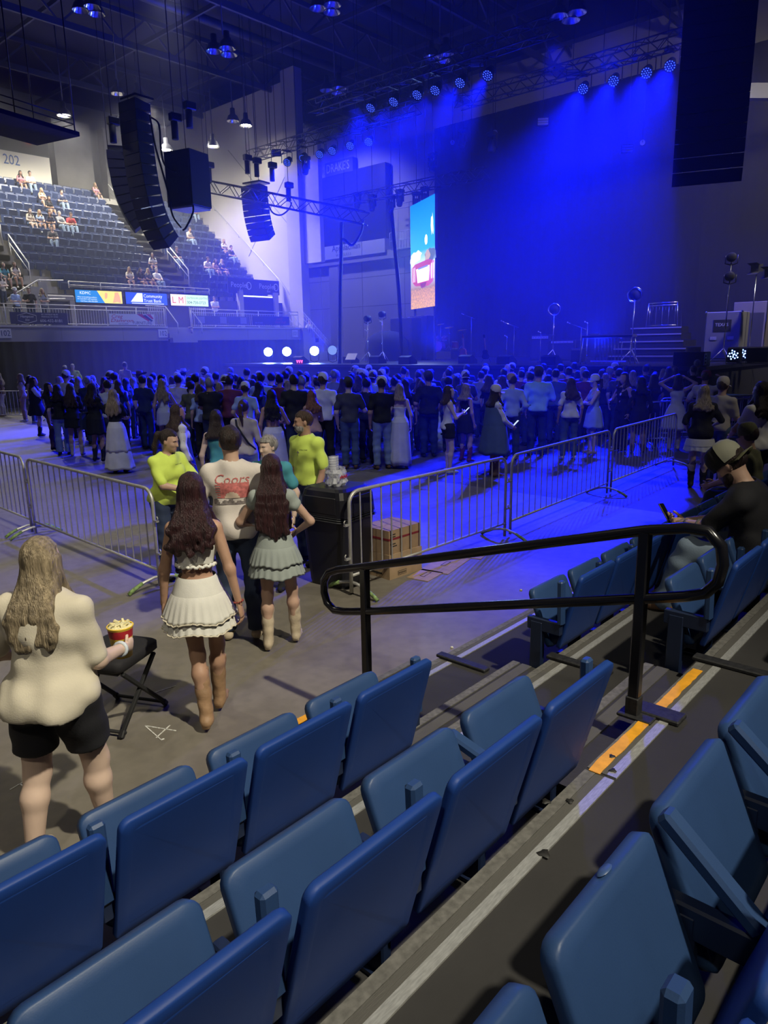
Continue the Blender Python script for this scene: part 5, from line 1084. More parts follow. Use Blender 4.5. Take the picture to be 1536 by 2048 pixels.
ftxt(t, '831 HAMBLEY BLVD', 0.085, 0.08, 0.14, M_bw, -0.014); ftxt(t, 'PIKEVILLE, KY 41501', 0.085, 0.08, 0.04, M_bw, -0.014); ftxt(t, '606-432-8181', 0.18, 0.0, -0.16, M_bw, -0.014, 1.0)
t = thing('banner', 'white furniture shop banner with red script and striped flag corner', 'banner', (18.6, FY+0.06, 3.84)); M_red = mat('banner_red', (0.40, 0.02, 0.05), 0.6)
mb = MB(); mb.box((0, 0, 0), (2.4, 0.02, 0.52)); mb.obj('cloth', M_bw, t)
ftxt(t, 'Creg', 0.24, -1.1, 0.06, M_red, -0.014, 1.2, 'LEFT', 0.25); ftxt(t, 'Damron', 0.24, -1.15, -0.13, M_red, -0.014, 1.45, 'LEFT', 0.25); ftxt(t, 'FURNITURE', 0.20, 0.0, -0.22, M_navyink, -0.014, 1.0); ftxt(t, '606-432-8200', 0.09, -0.75, -0.23, M_navyink, -0.014)
mb = MB(); mb.add([(0.25, -0.013, 0.26), (0.55, -0.013, 0.26), (0.95, -0.013, -0.02), (0.85, -0.013, -0.08)], [(0, 1, 2, 3)]); mb.add([(0.75, -0.013, 0.26), (1.0, -0.013, 0.26), (1.15, -0.013, 0.06), (1.08, -0.013, 0.02)], [(0, 1, 2, 3)]); mb.obj('flag_stripe', M_red, t)
mb = MB(); mb.add([(0.55, -0.013, 0.20), (0.72, -0.013, 0.24), (1.12, -0.013, -0.05), (1.0, -0.013, -0.08)], [(0, 1, 2, 3)]); mb.obj('flag_stripe', M_navyink, t)
M_dim = mat('banner_dim', (0.10, 0.09, 0.16), 0.6); M_dim2 = mat('banner_dim_red', (0.30, 0.03, 0.10), 0.6)
t = thing('banner', 'dim wide banner with three small emblems on the blue-lit railing', 'banner', (23.95, FY+0.06, 3.86)); mb = MB(); mb.box((0, 0, 0), (3.5, 0.02, 0.46)); mb.obj('cloth', M_dim, t)
for x in (-1.4, 0, 1.35): mb = MB(); mb.box((x, -0.013, 0.02), (0.42, 0.004, 0.34)); mb.obj('emblem', mat('emblem_pale', (0.22, 0.2, 0.3), .6), t)
ftxt(t, 'MUNICIPAL BANK', 0.09, 0, -0.19, mat('emblem_pale', (0.22, 0.2, 0.3), .6), -0.016, 1, 'CENTER')
t = thing('banner', 'dark banner with red slanted lettering at the end of the blue-lit railing', 'banner', (27.3, FY+0.06, 3.90)); mb = MB(); mb.box((0, 0, 0), (2.7, 0.02, 0.48)); mb.obj('cloth', M_bblue, t)
ftxt(t, 'JAKE', 0.2, 0.35, 0.03, M_dim2, -0.014, 1.1, 'LEFT', 0.3); ftxt(t, 'WAYNE', 0.2, 0.25, -0.16, M_dim2, -0.014, 1.1, 'LEFT', 0.3); ftxt(t, '606 432 8200', 0.1, -1.2, -0.16, mat('emblem_pale', (0.22, 0.2, 0.3), .6), -0.014)
# gap stairs with their rails
mb = MB()
for k in range(3): mb.box((21.2, FY+0.3-0.28*k, 3.3-0.23*k), (1.45, 0.30, 0.23)); 
sg = struct(mb.obj('floor_gap_stairs', M_fascia))
for x in (20.5, 21.9):
    lab = 'slanted pale stair rail beside the furniture banner' if x < 21 else 'slanted pale stair rail beside the dim emblem banner'
    t = thing('stair_railing', lab, 'railing', (x, FY, 3.5)); mb = MB(); mb.tube([(-1.1 if x < 21 else 0, 0.1, 1.02), (0, 0.1, 1.0), (0, -0.9, 0.15), (0, -0.9, -0.35)], 0.028, 6); mb.obj('rail', M_railw, t)
    for k in range(9): mb = MB(); mb.tube([((-0.12*k) if x < 21 else (0.12*k), 0.1, 0.05), ((-0.12*k) if x < 21 else (0.12*k), 0.1, 1.0)], 0.012, 5); mb.obj('baluster', M_railw, t)
# LED ribbon boards
def led(name, col, s=0.6): return mat(name, col, 0.4, emit=(col, s))
L_blue = led('led_blue', (0.01, 0.20, 0.55)); L_yel = led('led_yellow', (0.85, 0.70, 0.16)); L_white = led('led_white', (0.85, 0.88, 0.85)); L_dblue = led('led_deep_blue', (0.01, 0.06, 0.55)); L_green = led('led_pale_green', (0.62, 0.85, 0.42)); L_red = led('led_red', (0.55, 0.08, 0.05)); L_blk = mat('led_black', (0.02, 0.02, 0.02), 0.4); L_skin = led('led_skin', (0.75, 0.38, 0.18))
Zb = 5.05
t = thing('video_board', 'glowing blue and yellow advert board on the concourse front', 'screen', (18.45, 35.85, Zb)); mb = MB(); mb.box((0, 0.02, 0), (2.55, 0.08, 0.66)); mb.obj('housing', M_blackmatt, t)
def poly(name, pts, m_, par, y=-0.024): mb = MB(); mb.add([(x, y, z) for x, z in pts], [tuple(range(len(pts)))]); return mb.obj(name, m_, par)
poly('picture', [(-1.24, -.3), (0.28, -.3), (-0.1, .3), (-1.24, .3)], L_blue, t); poly('picture', [(0.28, -.3), (1.24, -.3), (1.24, .3), (-0.1, .3)], L_yel, t)
ftxt(t, 'KDMC', 0.2, -0.72, 0.10, L_white, -0.03, 1.0, 'CENTER'); ftxt(t, 'When its breathing problems,', 0.085, -1.15, -0.06, L_white, -0.03); ftxt(t, 'we treat them with expertise.', 0.085, -1.15, -0.15, L_white, -0.03); ftxt(t, 'Call Now: 606-430-2201', 0.09, -1.0, -0.26, L_white, -0.03)
poly('portrait', [(0.30, -.1), (0.42, -.05), (0.46, .16), (0.40, .22), (0.32, .2), (0.30, .05)], L_skin, t, -0.028); poly('portrait', [(0.70, -.28), (0.82, .05), (0.85, .24), (1.05, .26), (1.12, .05), (1.18, -.28), (0.95, -.22)], L_skin, t, -0.028)
t = thing('video_board', 'glowing deep blue bank advert board with white triangle', 'screen', (21.12, 35.85, Zb)); mb = MB(); mb.box((0, 0.02, 0), (2.5, 0.08, 0.66)); mb.obj('housing', M_blackmatt, t)
poly('picture', [(-1.22, -.3), (1.22, -.3), (1.22, .3), (-1.22, .3)], L_dblue, t); poly('triangle', [(-0.95, -.18), (-0.25, -.18), (-0.25, .27), (-0.55, .27)], L_white, t, -0.03)
ftxt(t, 'Community', 0.24, -0.2, 0.06, L_white, -0.03, 0.98); ftxt(t, 'Trust Bank', 0.24, -0.2, -0.18, L_white, -0.03, 0.98); mb = MB(); mb.box((0.05, -0.03, -0.25), (1.9, 0.002, 0.03)); mb.obj('underline', L_white, t)
t = thing('video_board', 'glowing pale green advert board with red initials', 'screen', (23.78, 35.85, Zb)); mb = MB(); mb.box((0, 0.02, 0), (2.5, 0.08, 0.66)); mb.obj('housing', M_blackmatt, t)
poly('picture', [(-1.22, -.3), (-0.3, -.3), (-0.3, .3), (-1.22, .3)], led('led_cream', (0.85, 0.72, 0.42)), t); poly('picture', [(-0.3, -.3), (1.22, -.3), (1.22, .3), (-0.3, .3)], L_green, t)
ftxt(t, 'L', 0.5, -1.15, -0.17, L_red, -0.03); ftxt(t, 'M', 0.5, -0.75, -0.17, L_red, -0.03, 0.9); mb = MB(); mb.box((-0.28, -0.03, 0), (0.02, 0.002, 0.5)); mb.obj('divider', L_red, t)
ftxt(t, 'OUTDOOR LIGHTING', 0.16, -0.2, 0.08, mat('led_mid_green', (.2, .3, .12), .5), -0.03, 0.9); ftxt(t, '304-730-0723', 0.22, -0.2, -0.18, L_blk, -0.03, 1.0)
railing('bowl_railing', 17.0, 25.2, 35.95, 5.42, 'thin pale rail along the top of the video boards', h=0.32, bal=False)
# concourse seats and portal below the boards
t = thing('concourse_portal', 'grey concourse doorway housing with rounded corner at the stair foot', 'doorway', (15.7, 35.6, 3.5)); mb = MB(); mb.box((0, 0, 1.4), (2.6, 0.3, 0.28), bev=0.06); mb.obj('canopy', M_fascia, t); mb = MB(); mb.box((1.15, 0, 0.65), (0.25, 0.3, 1.3)); mb.obj('jamb', M_fascia, t); mb = MB(); mb.box((0, 0.1, 0.65), (2.1, 0.1, 1.3)); mb.obj('door_panel', mat('door_blue', (0.03, 0.03, 0.07), .5), t)
# ---- upper bowl
RUN, RISE, BY0, BZ0 = 0.637, 0.507, 36.15, 5.02
NR = 13
mb = MB()
for i in range(NR+1):
    y0 = BY0+RUN*i; z1 = BZ0+RISE*i; mb.box((18.5, y0+RUN/2, z1-RISE/2-0.05), (24.2, RUN, RISE+0.1))
bowl = struct(mb.obj('floor_upper_bowl', M_conc))
mb = MB(); stp = {}
AIS = [(14.0, 15.35), (23.55, 24.75)]
for a, b in AIS:
    for i in range(NR):
        for j in (0, 1):
            mb = MB() if j == 0 else mb; mb.box(((a+b)/2, BY0+RUN*(i)-0.16+0.0*j, BZ0+RISE*i-RISE*0.25), (b-a, 0.32, RISE*0.5))
        mb.obj('aisle_step', M_conc, bowl)
# seats
mb = MB(); mb.box((0, 0.09, 0.60), (0.50, 0.05, 0.46), M=np.array(Matrix.Rotation(math.radians(-10), 3, 'X')), bev=0.02); mb.box((0, -0.13, 0.52), (0.44, 0.06, 0.36), M=np.array(Matrix.Rotation(math.radians(16), 3, 'X')), bev=0.02); mb.box((0, 0.0, 0.2), (0.06, 0.12, 0.4)); mb.box((0.265, -0.02, 0.58), (0.04, 0.26, 0.05)); mb.box((0, 0.135, 0.828), (0.46, 0.07, 0.02))
FARSEAT = raw_mesh('bowl_seat', mb.v, mb.f, False, [M_seatfar])
BOWLP = [((32, 360), 'f'), ((58, 362), 'm')]
spots = []
for i in range(NR):
    y = BY0+RUN*i+0.42; z = BZ0+RISE*i
    for blk, (xa, xb) in (('A', (15.6, 23.45)), ('B', (24.9, 30.3)), ('L', (11.5, 13.9))):
        n = int((xb-xa)/0.555); xs_ = xb if blk == 'A' else xa
        for k in range(n):
            x = xb-0.28-0.555*k if blk in 'AL' else xa+0.28+0.555*k
            if blk == 'A' and i < 2 and x < 16.9: continue
            px, py = to_px((x, y, z+0.6))
            if px < -8: continue
            spots.append((blk, i, k, x, y, z, px, py))
def bowl_row_seat(px, py):
    """nearest seat to an image position"""
    return min(range(len(spots)), key=lambda q: (spots[q][6]-px)**2+(spots[q][7]-py)**2)
SITTERS = [((32, 358), 'f', 'pink', 'dark', 'person in pink top in the top bowl row below the 202 wall'), ((58, 362), 'm', 'white', 'dark', 'person in white shirt in the top bowl row beside the pink top'),
 ((82, 408), 'f', 'peach', 'blonde', 'blonde woman in peach dress seated high in the bowl'), ((97, 410), 'f', 'black', 'dark', 'woman in black seated between peach dress and navy shirt'), ((123, 412), 'm', 'navy', 'dark', 'man in navy shirt leaning forward high in the bowl'),
 ((57, 440), 'f', 'cream', 'brown', 'woman in cream dress starting the five-person bowl row'), ((77, 443), 'f', 'lblue', 'blonde', 'child in pale blue second in the five-person bowl row'), ((95, 444), 'f', 'navy', 'dark', 'woman in navy in the middle of the five-person bowl row'), ((116, 444), 'm', 'grey', 'grey', 'grey-haired man in grey shirt in the five-person bowl row'), ((136, 448), 'm', 'red', 'brown', 'person in red shirt ending the five-person bowl row'),
 ((114, 478), 'm', 'dgrey', 'dark', 'man in charcoal shirt and pale jeans alone in his bowl row'),
 ((310, 520), 'f', 'white', 'dark', 'woman in white top by the bowl stairs'), ((330, 523), 'm', 'black', 'dark', 'person in black beside the white top by the bowl stairs'),
 ((262, 556), 'f', 'cream', 'blonde', 'blonde woman in cream in the front bowl row'), ((281, 557), 'f', 'black', 'dark', 'woman in black in the front bowl row'), ((296, 558), 'f', 'dgrey', 'blonde', 'blonde woman in charcoal in the front bowl row'), ((315, 560), 'm', 'white', 'grey', 'grey-haired person in white in the front bowl row'),
 ((398, 428), 'm', 'black', 'brown', 'person in black high in the bowl beyond the stairs'), ((385, 425), 'f', 'pink', 'blonde', 'person in pink half hidden by the hanging speaker box'), ((372, 478), 'm', 'beige', 'brown', 'person in beige beside the hanging speaker curve'),
 ((472, 483), 'f', 'white', 'blonde', 'woman in white by the bowl side wall'), ((487, 484), 'm', 'dgrey', 'dark', 'man in charcoal by the bowl side wall'), ((407, 536), 'm', 'cream', 'brown', 'person in cap and cream shirt in the bowl front beyond the stairs'), ((425, 538), 'f', 'peach', 'dark', 'woman in peach between cap wearer and blonde in the bowl'), ((438, 540), 'f', 'navy', 'blonde', 'blonde woman in navy in the bowl front beyond the stairs')]
taken = {}
for (p, sx, tc, hc_, lab) in SITTERS:
    q_ = bowl_row_seat(*p)
    while q_ in taken: q_ = q_+1
    taken[q_] = (sx, tc, hc_, lab)
sprot = {}
for q_, (sx, tc, hc_, lab) in taken.items():
    blk, i, k, x, y, z, px, py = spots[q_]; key = (sx, hc_)
    if key not in sprot:
        inf = person((x, y-0.12), -90+8*((q_ % 3)-1), lab, 1.66 if sx == 'f' else 1.78, sx, 1.05, 0.03, q_ % 3, ('long', hc_, .3) if sx == 'f' else ('short', hc_), ('tee', tc), J('ldenim') if sx == 'm' else ('shorts', 'denim', {}), ('shoe', 'white'), None, sit=0.40, z0=z, hands={'r': (0.10, 0.34, 0.62, 0), 'l': (-0.10, 0.36, 0.62, 0)}, group='spectators seated in the far bowl', feet={'r': (0.11, 0.46, 0.085), 'l': (-0.13, 0.48, 0.085)}, lean=(q_ % 4)*5)
        sprot[key] = inf['root']
    else:
        o = copy_tree(sprot[key]); o.location = (x, y-0.12, z); o.rotation_euler.z = math.radians(-90+10*((q_ % 5)-2))-PI/2; o['label'] = lab
        for ch in o.children:
            if ch.name.startswith('top'): ch.material_slots[0].link = 'OBJECT'; ch.material_slots[0].material = cloth(tc)
order = sorted(range(len(spots)), key=lambda q_: (spots[q_][1], spots[q_][2]))
order = [q_ for q_ in order if spots[q_][6] > -2]
single = [q_ for q_ in order if -4 < spots[q_][6] < 600][:244]
sset = set(single); rest = MB()
fv = [v.co[:] for v in FARSEAT.vertices]; ff = [tuple(p.vertices) for p in FARSEAT.polygons]
for q_, (blk, i, k, x, y, z, px, py) in enumerate(spots):
    occ = q_ in taken
    if q_ in sset:
        nm = {'A': f'empty blue seat, {ORD[k]} from the stairs, {ORD[i]} row above the video boards', 'B': f'empty blue seat, {ORD[k]} past the stairs toward the side wall, {ORD[i]} row', 'L': f'empty blue seat, {ORD[k]} beyond the outer stairs, {ORD[i]} bowl row'}[blk]
        if occ: nm = nm.replace('empty blue seat,', 'occupied blue seat,')
        o = link('bowl_chair', FARSEAT); o.location = (x, y, z); tag(o, nm, 'seat', 'blue seats of the far bowl')
    else: rest.add([(a+x, b+y, c+z) for a, b, c in fv], ff)
if rest.v: tag(rest.obj('bowl_seating', M_seatfar), 'upper rows of blue bowl seats under the 202 wall', 'seat', kind='stuff')
# walls round the bowl
w2 = sbox('wall_section', (10, 44.75, 11.3), (20.85, 45.0, 13.45), M_cream); t = thing('section_sign', 'big blue section number 202 on the cream bowl wall', 'sign', (18.1, 44.74, 12.85)); ftxt(t, '202', 0.75, 0.1, -0.1, mat('sign_blue', (0.03, 0.10, 0.30), .6), -0.01, 0.82, name='lettering')
sbox('wall_upper', (-12, 52, 0), (46, 52.4, 19), M_wallup)
for x in (21.9, 25.2): sbox('wall_pier', (x, 46.2, 9), (x+2.4, 47.0, 16.2), M_conc)
ws = sbox('wall_side', (30.6, 34.9, 3.5), (31.0, 52, 17.5), M_beige)
col = sbox('wall_pilaster', (30.4, 33.75, 0), (31.0, 34.9, 18), M_beige2)
sbox('wall_corner_panel', (30.7, 32.3, 7.3), (31.0, 33.75, 14), M_beige)
for a, b in (((34.9, 9.6), (40.5, 14.8)), ((35.0, 12.5), (39, 8.2)),): mb = MB(); mb.bar((30.59, a[0], a[1]), (30.59, b[0], b[1]), 0.035, 0.02, up=(1, 0, 0)); mb.obj('panel_joint', M_joint, ws)
t = thing('wall_handrail', 'long slanted handrail on the beige side wall', 'handrail', (30.5, 36, 5.6)); mb = MB(); mb.tube([(0, 8.3, 7.6), (0, 0, 0.95), (0, -2.5, -1.6)], 0.03, 6); mb.obj('rail', M_railw, t)
for k in range(7): mb = MB(); mb.tube([(0, 7.5-k*1.2, 6.85-k*0.97), (0.1, 7.5-k*1.2, 6.75-k*0.97)], 0.02, 5); mb.obj('bracket', M_railw, t)
def stair_rail(lab, x, ya, za, yb, zb):
    t = thing('bowl_stair_railing', lab, 'railing', (x, ya, za)); d = (0, yb-ya, zb-za); mb = MB(); mb.tube([(0, 0, 0), (0, 0, 0.95), (0, d[1], d[2]+0.95), (0, d[1], d[2])], 0.03, 6); mb.obj('rail', M_railw, t)
    mb = MB(); mb.tube([(0, 0, 0.55), (0, d[1], d[2]+0.55)], 0.022, 6); mb.obj('lower_rail', M_railw, t)
stair_rail('pale stair rail low beside the bowl stairs', 24.6, 37.0, 5.9, 39.0, 7.5); stair_rail('pale stair rail half way up the bowl stairs', 24.6, 39.6, 8.0, 41.4, 9.4); stair_rail('pale stair rail high on the bowl stairs', 24.0, 42.2, 10.0, 44.0, 11.4)
stair_rail('pale stair rail at the outer bowl aisle, upper flight', 15.4, 39.2, 7.6, 41.2, 9.2); stair_rail('pale stair rail at the outer bowl aisle, lower flight', 15.5, 36.7, 5.6, 38.6, 7.1)
# stairs from the concourse to the bowl (outer) with railing
t = thing('concourse_stair_railing', 'broad pale railing climbing the concourse stairs at the picture edge', 'railing', (13.0, 35.2, 3.5))
for z in (0.95, 0.1): mb = MB(); mb.tube([(-1.2, 0, z-0.85), (2.2, 0, z+1.2), (3.4, 0, z+1.25)], 0.03, 6); mb.obj('rail', M_railw, t)
for k in range(26): x = -1.2+k*0.14; mb = MB(); zz = (x+1.2)*0.603; mb.tube([(x, 0, zz-0.75), (x, 0, zz+0.1)], 0.012, 5); mb.obj('baluster', M_railw, t)
mb = MB()
for k in range(9): mb.box((12.3+0.38*k, 35.5, 3.5+0.115*(k+1)), (0.38, 0.8, 0.23*(k+1)))
struct(mb.obj('floor_concourse_stairs', M_conc))
# lettered portal on the concourse near the side wall
t = thing('sponsor_banner', 'dark banner with white name lettering repeated twice above the portal', 'banner', (28.4, 35.86, 6.0)); mb = MB(); mb.box((0, 0, 0), (3.9, 0.06, 0.85)); mb.obj('cloth', M_bblue, t)
for x in (-1.75, 0.35):
    ftxt(t, 'Peoples', 0.42, x, -0.08, M_bw, -0.04); ftxt(t, 'Bank', 0.14, x+0.6, -0.28, M_bw, -0.04)
    mb = MB(); mb.tube([(x+1.32+0.17*math.cos(a), -0.045, 0.03+0.2*math.sin(a)) for a in np.linspace(0, 2*PI, 14, endpoint=False)], 0.03, 5, closed=True); mb.obj('round_logo', M_bw, t)
t = thing('concourse_portal', 'dark lit portal opening under the lettered banner', 'doorway', (28.6, 35.8, 3.5)); mb = MB(); mb.box((0, 0.06, 1.0), (2.4, 0.1, 2.0)); mb.obj('opening', M_blackmatt, t); mb = MB(); mb.box((-1.35, 0, 1.1), (0.3, 0.3, 2.2)); mb.obj('jamb', M_beige2, t); mb = MB(); mb.box((1.35, 0, 1.1), (0.3, 0.3, 2.2)); mb.obj('jamb', M_beige2, t)
mb = MB(); mb.box((0, -0.02, 1.93), (2.2, 0.08, 0.07)); mb.obj('light_strip', mat('strip_light', (.8, .8, .9), .4, emit=((0.7, 0.75, 1.0), 1.2)), t)
# lower stairs by the stage
t = thing('lower_stairs', 'concrete stairs with pale rails descending beside the stage lights', 'stairs', (29.6, 33.4, 0))
for k in range(12): mb = MB(); mb.box((0.32*k, 0, 1.75-0.14*k), (0.34, 1.3, 3.5-0.28*k)); mb.obj('step', M_conc, t)
for y in (-0.6, 0.6):
    for z in (0.95, 0.55): mb = MB(); mb.tube([(-0.1, y, 3.5+z), (3.6, y, 0.35+z)], 0.026, 6); mb.obj('rail', M_railw, t)
    for k in range(22): x = k*0.165; mb = MB(); zz = 3.42-x*0.851; mb.tube([(x, y, zz), (x, y, zz+0.95)], 0.012, 5); mb.obj('baluster', M_railw, t)
# end wall with the dark scoreboard
we = sbox('wall_end', (41, 4, 0), (41.4, 52, 19), M_beige)
for y in (34.5, 38.7, 43.2): sbox('panel_joint', (40.985, y, 3), (41, y+0.04, 9), M_joint, we)
for z in (5.3, 7.4): sbox('panel_joint', (40.985, 33, z), (41, 46, z+0.04), M_joint, we)
sbox('wall_end_pilaster', (40.6, 40.9, 0), (41, 41.9, 8.6), M_beige2); sbox('wall_end_band', (40.5, 33, 8.5), (41, 46, 9.1), M_beige2)
t = thing('scoreboard', 'huge unlit scoreboard screen with sponsor strip on the end wall', 'scoreboard', (40.7, 39.6, 12.4))
mb = MB(); mb.box((0, 0, 0), (0.5, 7.7, 5.0)); mb.obj('screen', mat('dark_screen', (0.02, 0.02, 0.03), .35), t)
RX_ = (PI/2, 0, -PI/2)
for k, (ya, yb) in enumerate(((3.8, 2.45), (2.4, -1.5), (-1.55, -3.8))): mb = MB(); mb.box((-0.1, (ya+yb)/2, -3.0), (0.5, ya-yb, 0.95)); mb.obj('sponsor_panel', mat('sponsor_pale', (.5, .5, .5), .6), t)
text_mesh('Appalachian', 0.62, M_navyink, 'lettering', t, (-0.37, 1.6, -2.95), RX_); text_mesh('W I R E L E S S', 0.26, M_navyink, 'lettering', t, (-0.37, 1.2, -3.35), RX_)
mb = MB(); mb.box((-0.05, 3.0, 2.9), (0.5, 1.6, 0.95)); mb.obj('photo_panel', mat('photo_panel', (.42, .40, .38), .6, noise=(3, .3)), t); mb = MB(); mb.box((-0.05, 0.7, 2.9), (0.5, 2.9, 0.95)); mb.obj('advert_panel', mat('advert_dark', (.05, .05, .07), .6), t); text_mesh("DRAKE'S", 0.85, M_bw, 'lettering', t, (-0.32, 2.0, 2.65), RX_, sx=0.75)
t = thing('catwalk', 'pale railed catwalk on the wall beside the tall video screen', 'catwalk', (40.4, 33.6, 9.0)); mb = MB(); mb.box((0, 0, 0), (0.8, 2.8, 0.12)); mb.obj('deck', M_steel, t)
for z in (0.55, 1.1, 2.6, 2.9): mb = MB(); mb.tube([(-0.4, -1.4, z), (-0.4, 1.4, z)], 0.03, 6); mb.obj('rail', M_railw, t)
for k in range(12): mb = MB(); y = -1.4+k*0.255; mb.tube([(-0.4, y, 0), (-0.4, y, 2.9 if k % 4 == 0 else 1.1)], 0.022, 5); mb.obj('post', M_railw, t)
# near-side walls and ceiling close the hall
sbox('wall_near', (-12.4, -12.4, 0), (66, -12, 19), M_wallup); sbox('wall_back', (-12.4, -12, 0), (-12, 52, 19), M_wallup); sbox('wall_stage_end', (65.6, -12, 0), (66, 52, 19), M_wallup)
ce = sbox('ceiling', (-12.4, -12.4, 19), (66, 52.4, 19.3), M_roof)
def truss(mb, a, b, w_=0.4, r=0.028, seg=0.45, tri=False):
    a = np.array(a, float); b = np.array(b, float); A, B2, D = frame(b-a); L = np.linalg.norm(b-a); n = max(int(L/seg), 2)
    offs = [A*w_/2+B2*w_/2, -A*w_/2+B2*w_/2, -A*w_/2-B2*w_/2, A*w_/2-B2*w_/2]
    for o in offs: mb.tube([a+o, b+o], r, 6, smooth=True)
    for k in range(n):
        p0 = a+D*L*k/n; p1 = a+D*L*(k+1)/n
        for q_ in range(4): o0, o1 = offs[q_], offs[(q_+1) % 4]; mb.tube([p0+(o0 if k % 2 else o1), p1+(o1 if k % 2 else o0)], r*0.6, 4, cap=False)
for k, y in enumerate((8, 15, 22, 29, 36, 43)):
    mb = MB(); mb.bar((-6, y, 17.3), (58, y, 17.3), 0.14, 0.30); mb.bar((-6, y, 18.7), (58, y, 18.7), 0.12, 0.22)
    for j in range(21): x = -6+3.0*j; mb.bar((x, y, 17.3), (x+1.5, y, 18.7), 0.09, 0.09); mb.bar((x+1.5, y, 18.7), (x+3, y, 17.3), 0.09, 0.09)
    struct(mb.obj('ceiling_beam', M_roofsteel))
for k in range(10): mb = MB(); x = 2+5.2*k; mb.bar((x, -8, 17.9), (x, 50, 17.9), 0.10, 0.2); struct(mb.obj('ceiling_beam', M_roofsteel))
for (xa, y, z, r) in ((6, 26, 18.3, 0.25), (10, 33, 18.3, 0.22)): mb = MB(); mb.tube([(xa, y, z), (xa+30, y, z)], r, 14); struct(mb.obj('ceiling_duct', mat('duct', (.07, .07, .07), .5, .3)))

P = at_d(1520, 184, 26); mb = MB(); mb.bar(P+A_(-1.2, 1.2, 0), P+A_(3, -3, 0), .35, .5); o = struct(mb.obj('ceiling_girder', M_roofsteel))
mb = MB(); mb.bar(P+A_(3, -3, 0), (P[0]+3, P[1]-3, 19), .25, .25); mb.obj('girder_hanger', M_roofsteel, o)
# ------------------------------------------------------------------ stage
SZ = 1.6
M_deck = mat('stage_deck', (0.02, 0.02, 0.024), 0.35, noise=(2, .2)); M_chrome = mat('chrome', (0.7, 0.7, 0.72), 0.18, 1.0); M_tolex = mat('black_tolex', (0.014, 0.014, 0.016), 0.55); M_grill = mat('grille_cloth', (0.03, 0.03, 0.035), 0.8); M_silver = mat('silver_case', (0.35, 0.34, 0.33), 0.45, .3); M_wood = mat('guitar_wood', (0.40, 0.16, 0.05), 0.25); M_brass = mat('cymbal_brass', (0.55, 0.40, 0.12), 0.3, .9)
mb = MB(); mb.mi = 0; mb.box((30.0, 19.7, SZ-0.06), (14, 24.6, 0.12)); mb.mi = 1; mb.box((30.0, 19.7, (SZ-0.12)/2), (13.9, 24.5, SZ-0.12)); tag(mb.obj('stage', [M_deck, M_curtain]), 'long black-skirted concert stage behind the crowd', 'stage')
mb = MB(); n = 240; V = []
for k in range(n+1): y = 4.5+24.2*k/n; V.append((37.0+0.02*math.sin(k*1.7)+0.012*math.sin(k*0.61), y))
mb.add([(x, y, 0.2) for x, y in V] + [(x, y, 15.0) for x, y in V], [(k+1, k, n+1+k, n+2+k) for k in range(n)], True)
t = tag(mb.obj('backdrop_curtain', mat('backdrop_black', (0.006, 0.006, 0.008), 0.95)), 'tall black drape closing the back of the stage', 'curtain')
# tall video screen, turned toward the floor
scx, scy = 31.33, 25.94; ang = math.radians(240.5)
t = thing('video_screen', 'tall bright video screen showing a red wagon in a hay field', 'screen', (scx, scy, 4.3), ang)   # local x along the screen, -y faces the audience side
H = 5.3; W = 3.4
mb = MB(); mb.box((W/2, 0.08, H/2), (W, 0.12, H)); mb.obj('frame', M_blackmatt, t)
for x in (.3, W-.3): mb = MB(); mb.box((x, .12, -(4.3-SZ)/2), (.1, .1, 4.3-SZ)); mb.obj('support_leg', M_blackmatt, t)
def screen_mat():
    m = mat('screen_picture', (0, 0, 0), 0.5); nt = m.node_tree; b = nt.nodes['Principled BSDF']; L = nt.links.new
    tc = nt.nodes.new('ShaderNodeTexCoord'); sp = nt.nodes.new('ShaderNodeSeparateXYZ'); L(tc.outputs['Object'], sp.inputs[0])
    mr = nt.nodes.new('ShaderNodeMapRange'); mr.inputs[1].default_value = 0; mr.inputs[2].default_value = H; L(sp.outputs[2], mr.inputs[0])
    cr = nt.nodes.new('ShaderNodeValToRGB'); e = cr.color_ramp.elements; e[0].position = 0; e[0].color = (0.55, 0.29, 0.01, 1); e[1].position = 1; e[1].color = (0.0, 0.16, 0.75, 1)
    for p_, c in ((0.17, (0.42, 0.22, 0.01, 1)), (0.19, (0.28, 0.17, 0.02, 1)), (0.43, (0.45, 0.60, 0.75, 1)), (0.55, (0.02, 0.30, 0.80, 1))): x = e.new(p_); x.color = c
    L(mr.outputs[0], cr.inputs[0])
    n = nt.nodes.new('ShaderNodeTexNoise'); n.inputs['Scale'].default_value = 9; n.inputs['Detail'].default_value = 6; L(tc.outputs['Object'], n.inputs['Vector'])
    n2 = nt.nodes.new('ShaderNodeMapRange'); n2.inputs[1].default_value = .35; n2.inputs[2].default_value = .65; n2.inputs[3].default_value = 0.55; n2.inputs[4].default_value = 1.3; L(n.outputs[0], n2.inputs[0])
    lt = nt.nodes.new('ShaderNodeMath'); lt.operation = 'LESS_THAN'; lt.inputs[1].default_value = 0.2; L(mr.outputs[0], lt.inputs[0])
    mx = nt.nodes.new('ShaderNodeMix'); mx.inputs[2].default_value = 1.0; L(lt.outputs[0], mx.inputs[0]); L(n2.outputs[0], mx.inputs[3])
    sc = nt.nodes.new('ShaderNodeVectorMath'); sc.operation = 'SCALE'; L(cr.outputs[0], sc.inputs[0]); L(mx.outputs[0], sc.inputs['Scale'])
    L(sc.outputs[0], b.inputs['Emission Color']); b.inputs['Emission Strength'].default_value = 1.15; return m
mb = MB(); mb.add([(0, 0, 0), (W, 0, 0), (W, 0, H), (0, 0, H)], [(0, 1, 2, 3)]); pic = mb.obj('picture', screen_mat(), t)
E_ = lambda n_, c, s_=0.85: mat('scr_'+n_, c, .5, emit=(c, s_))
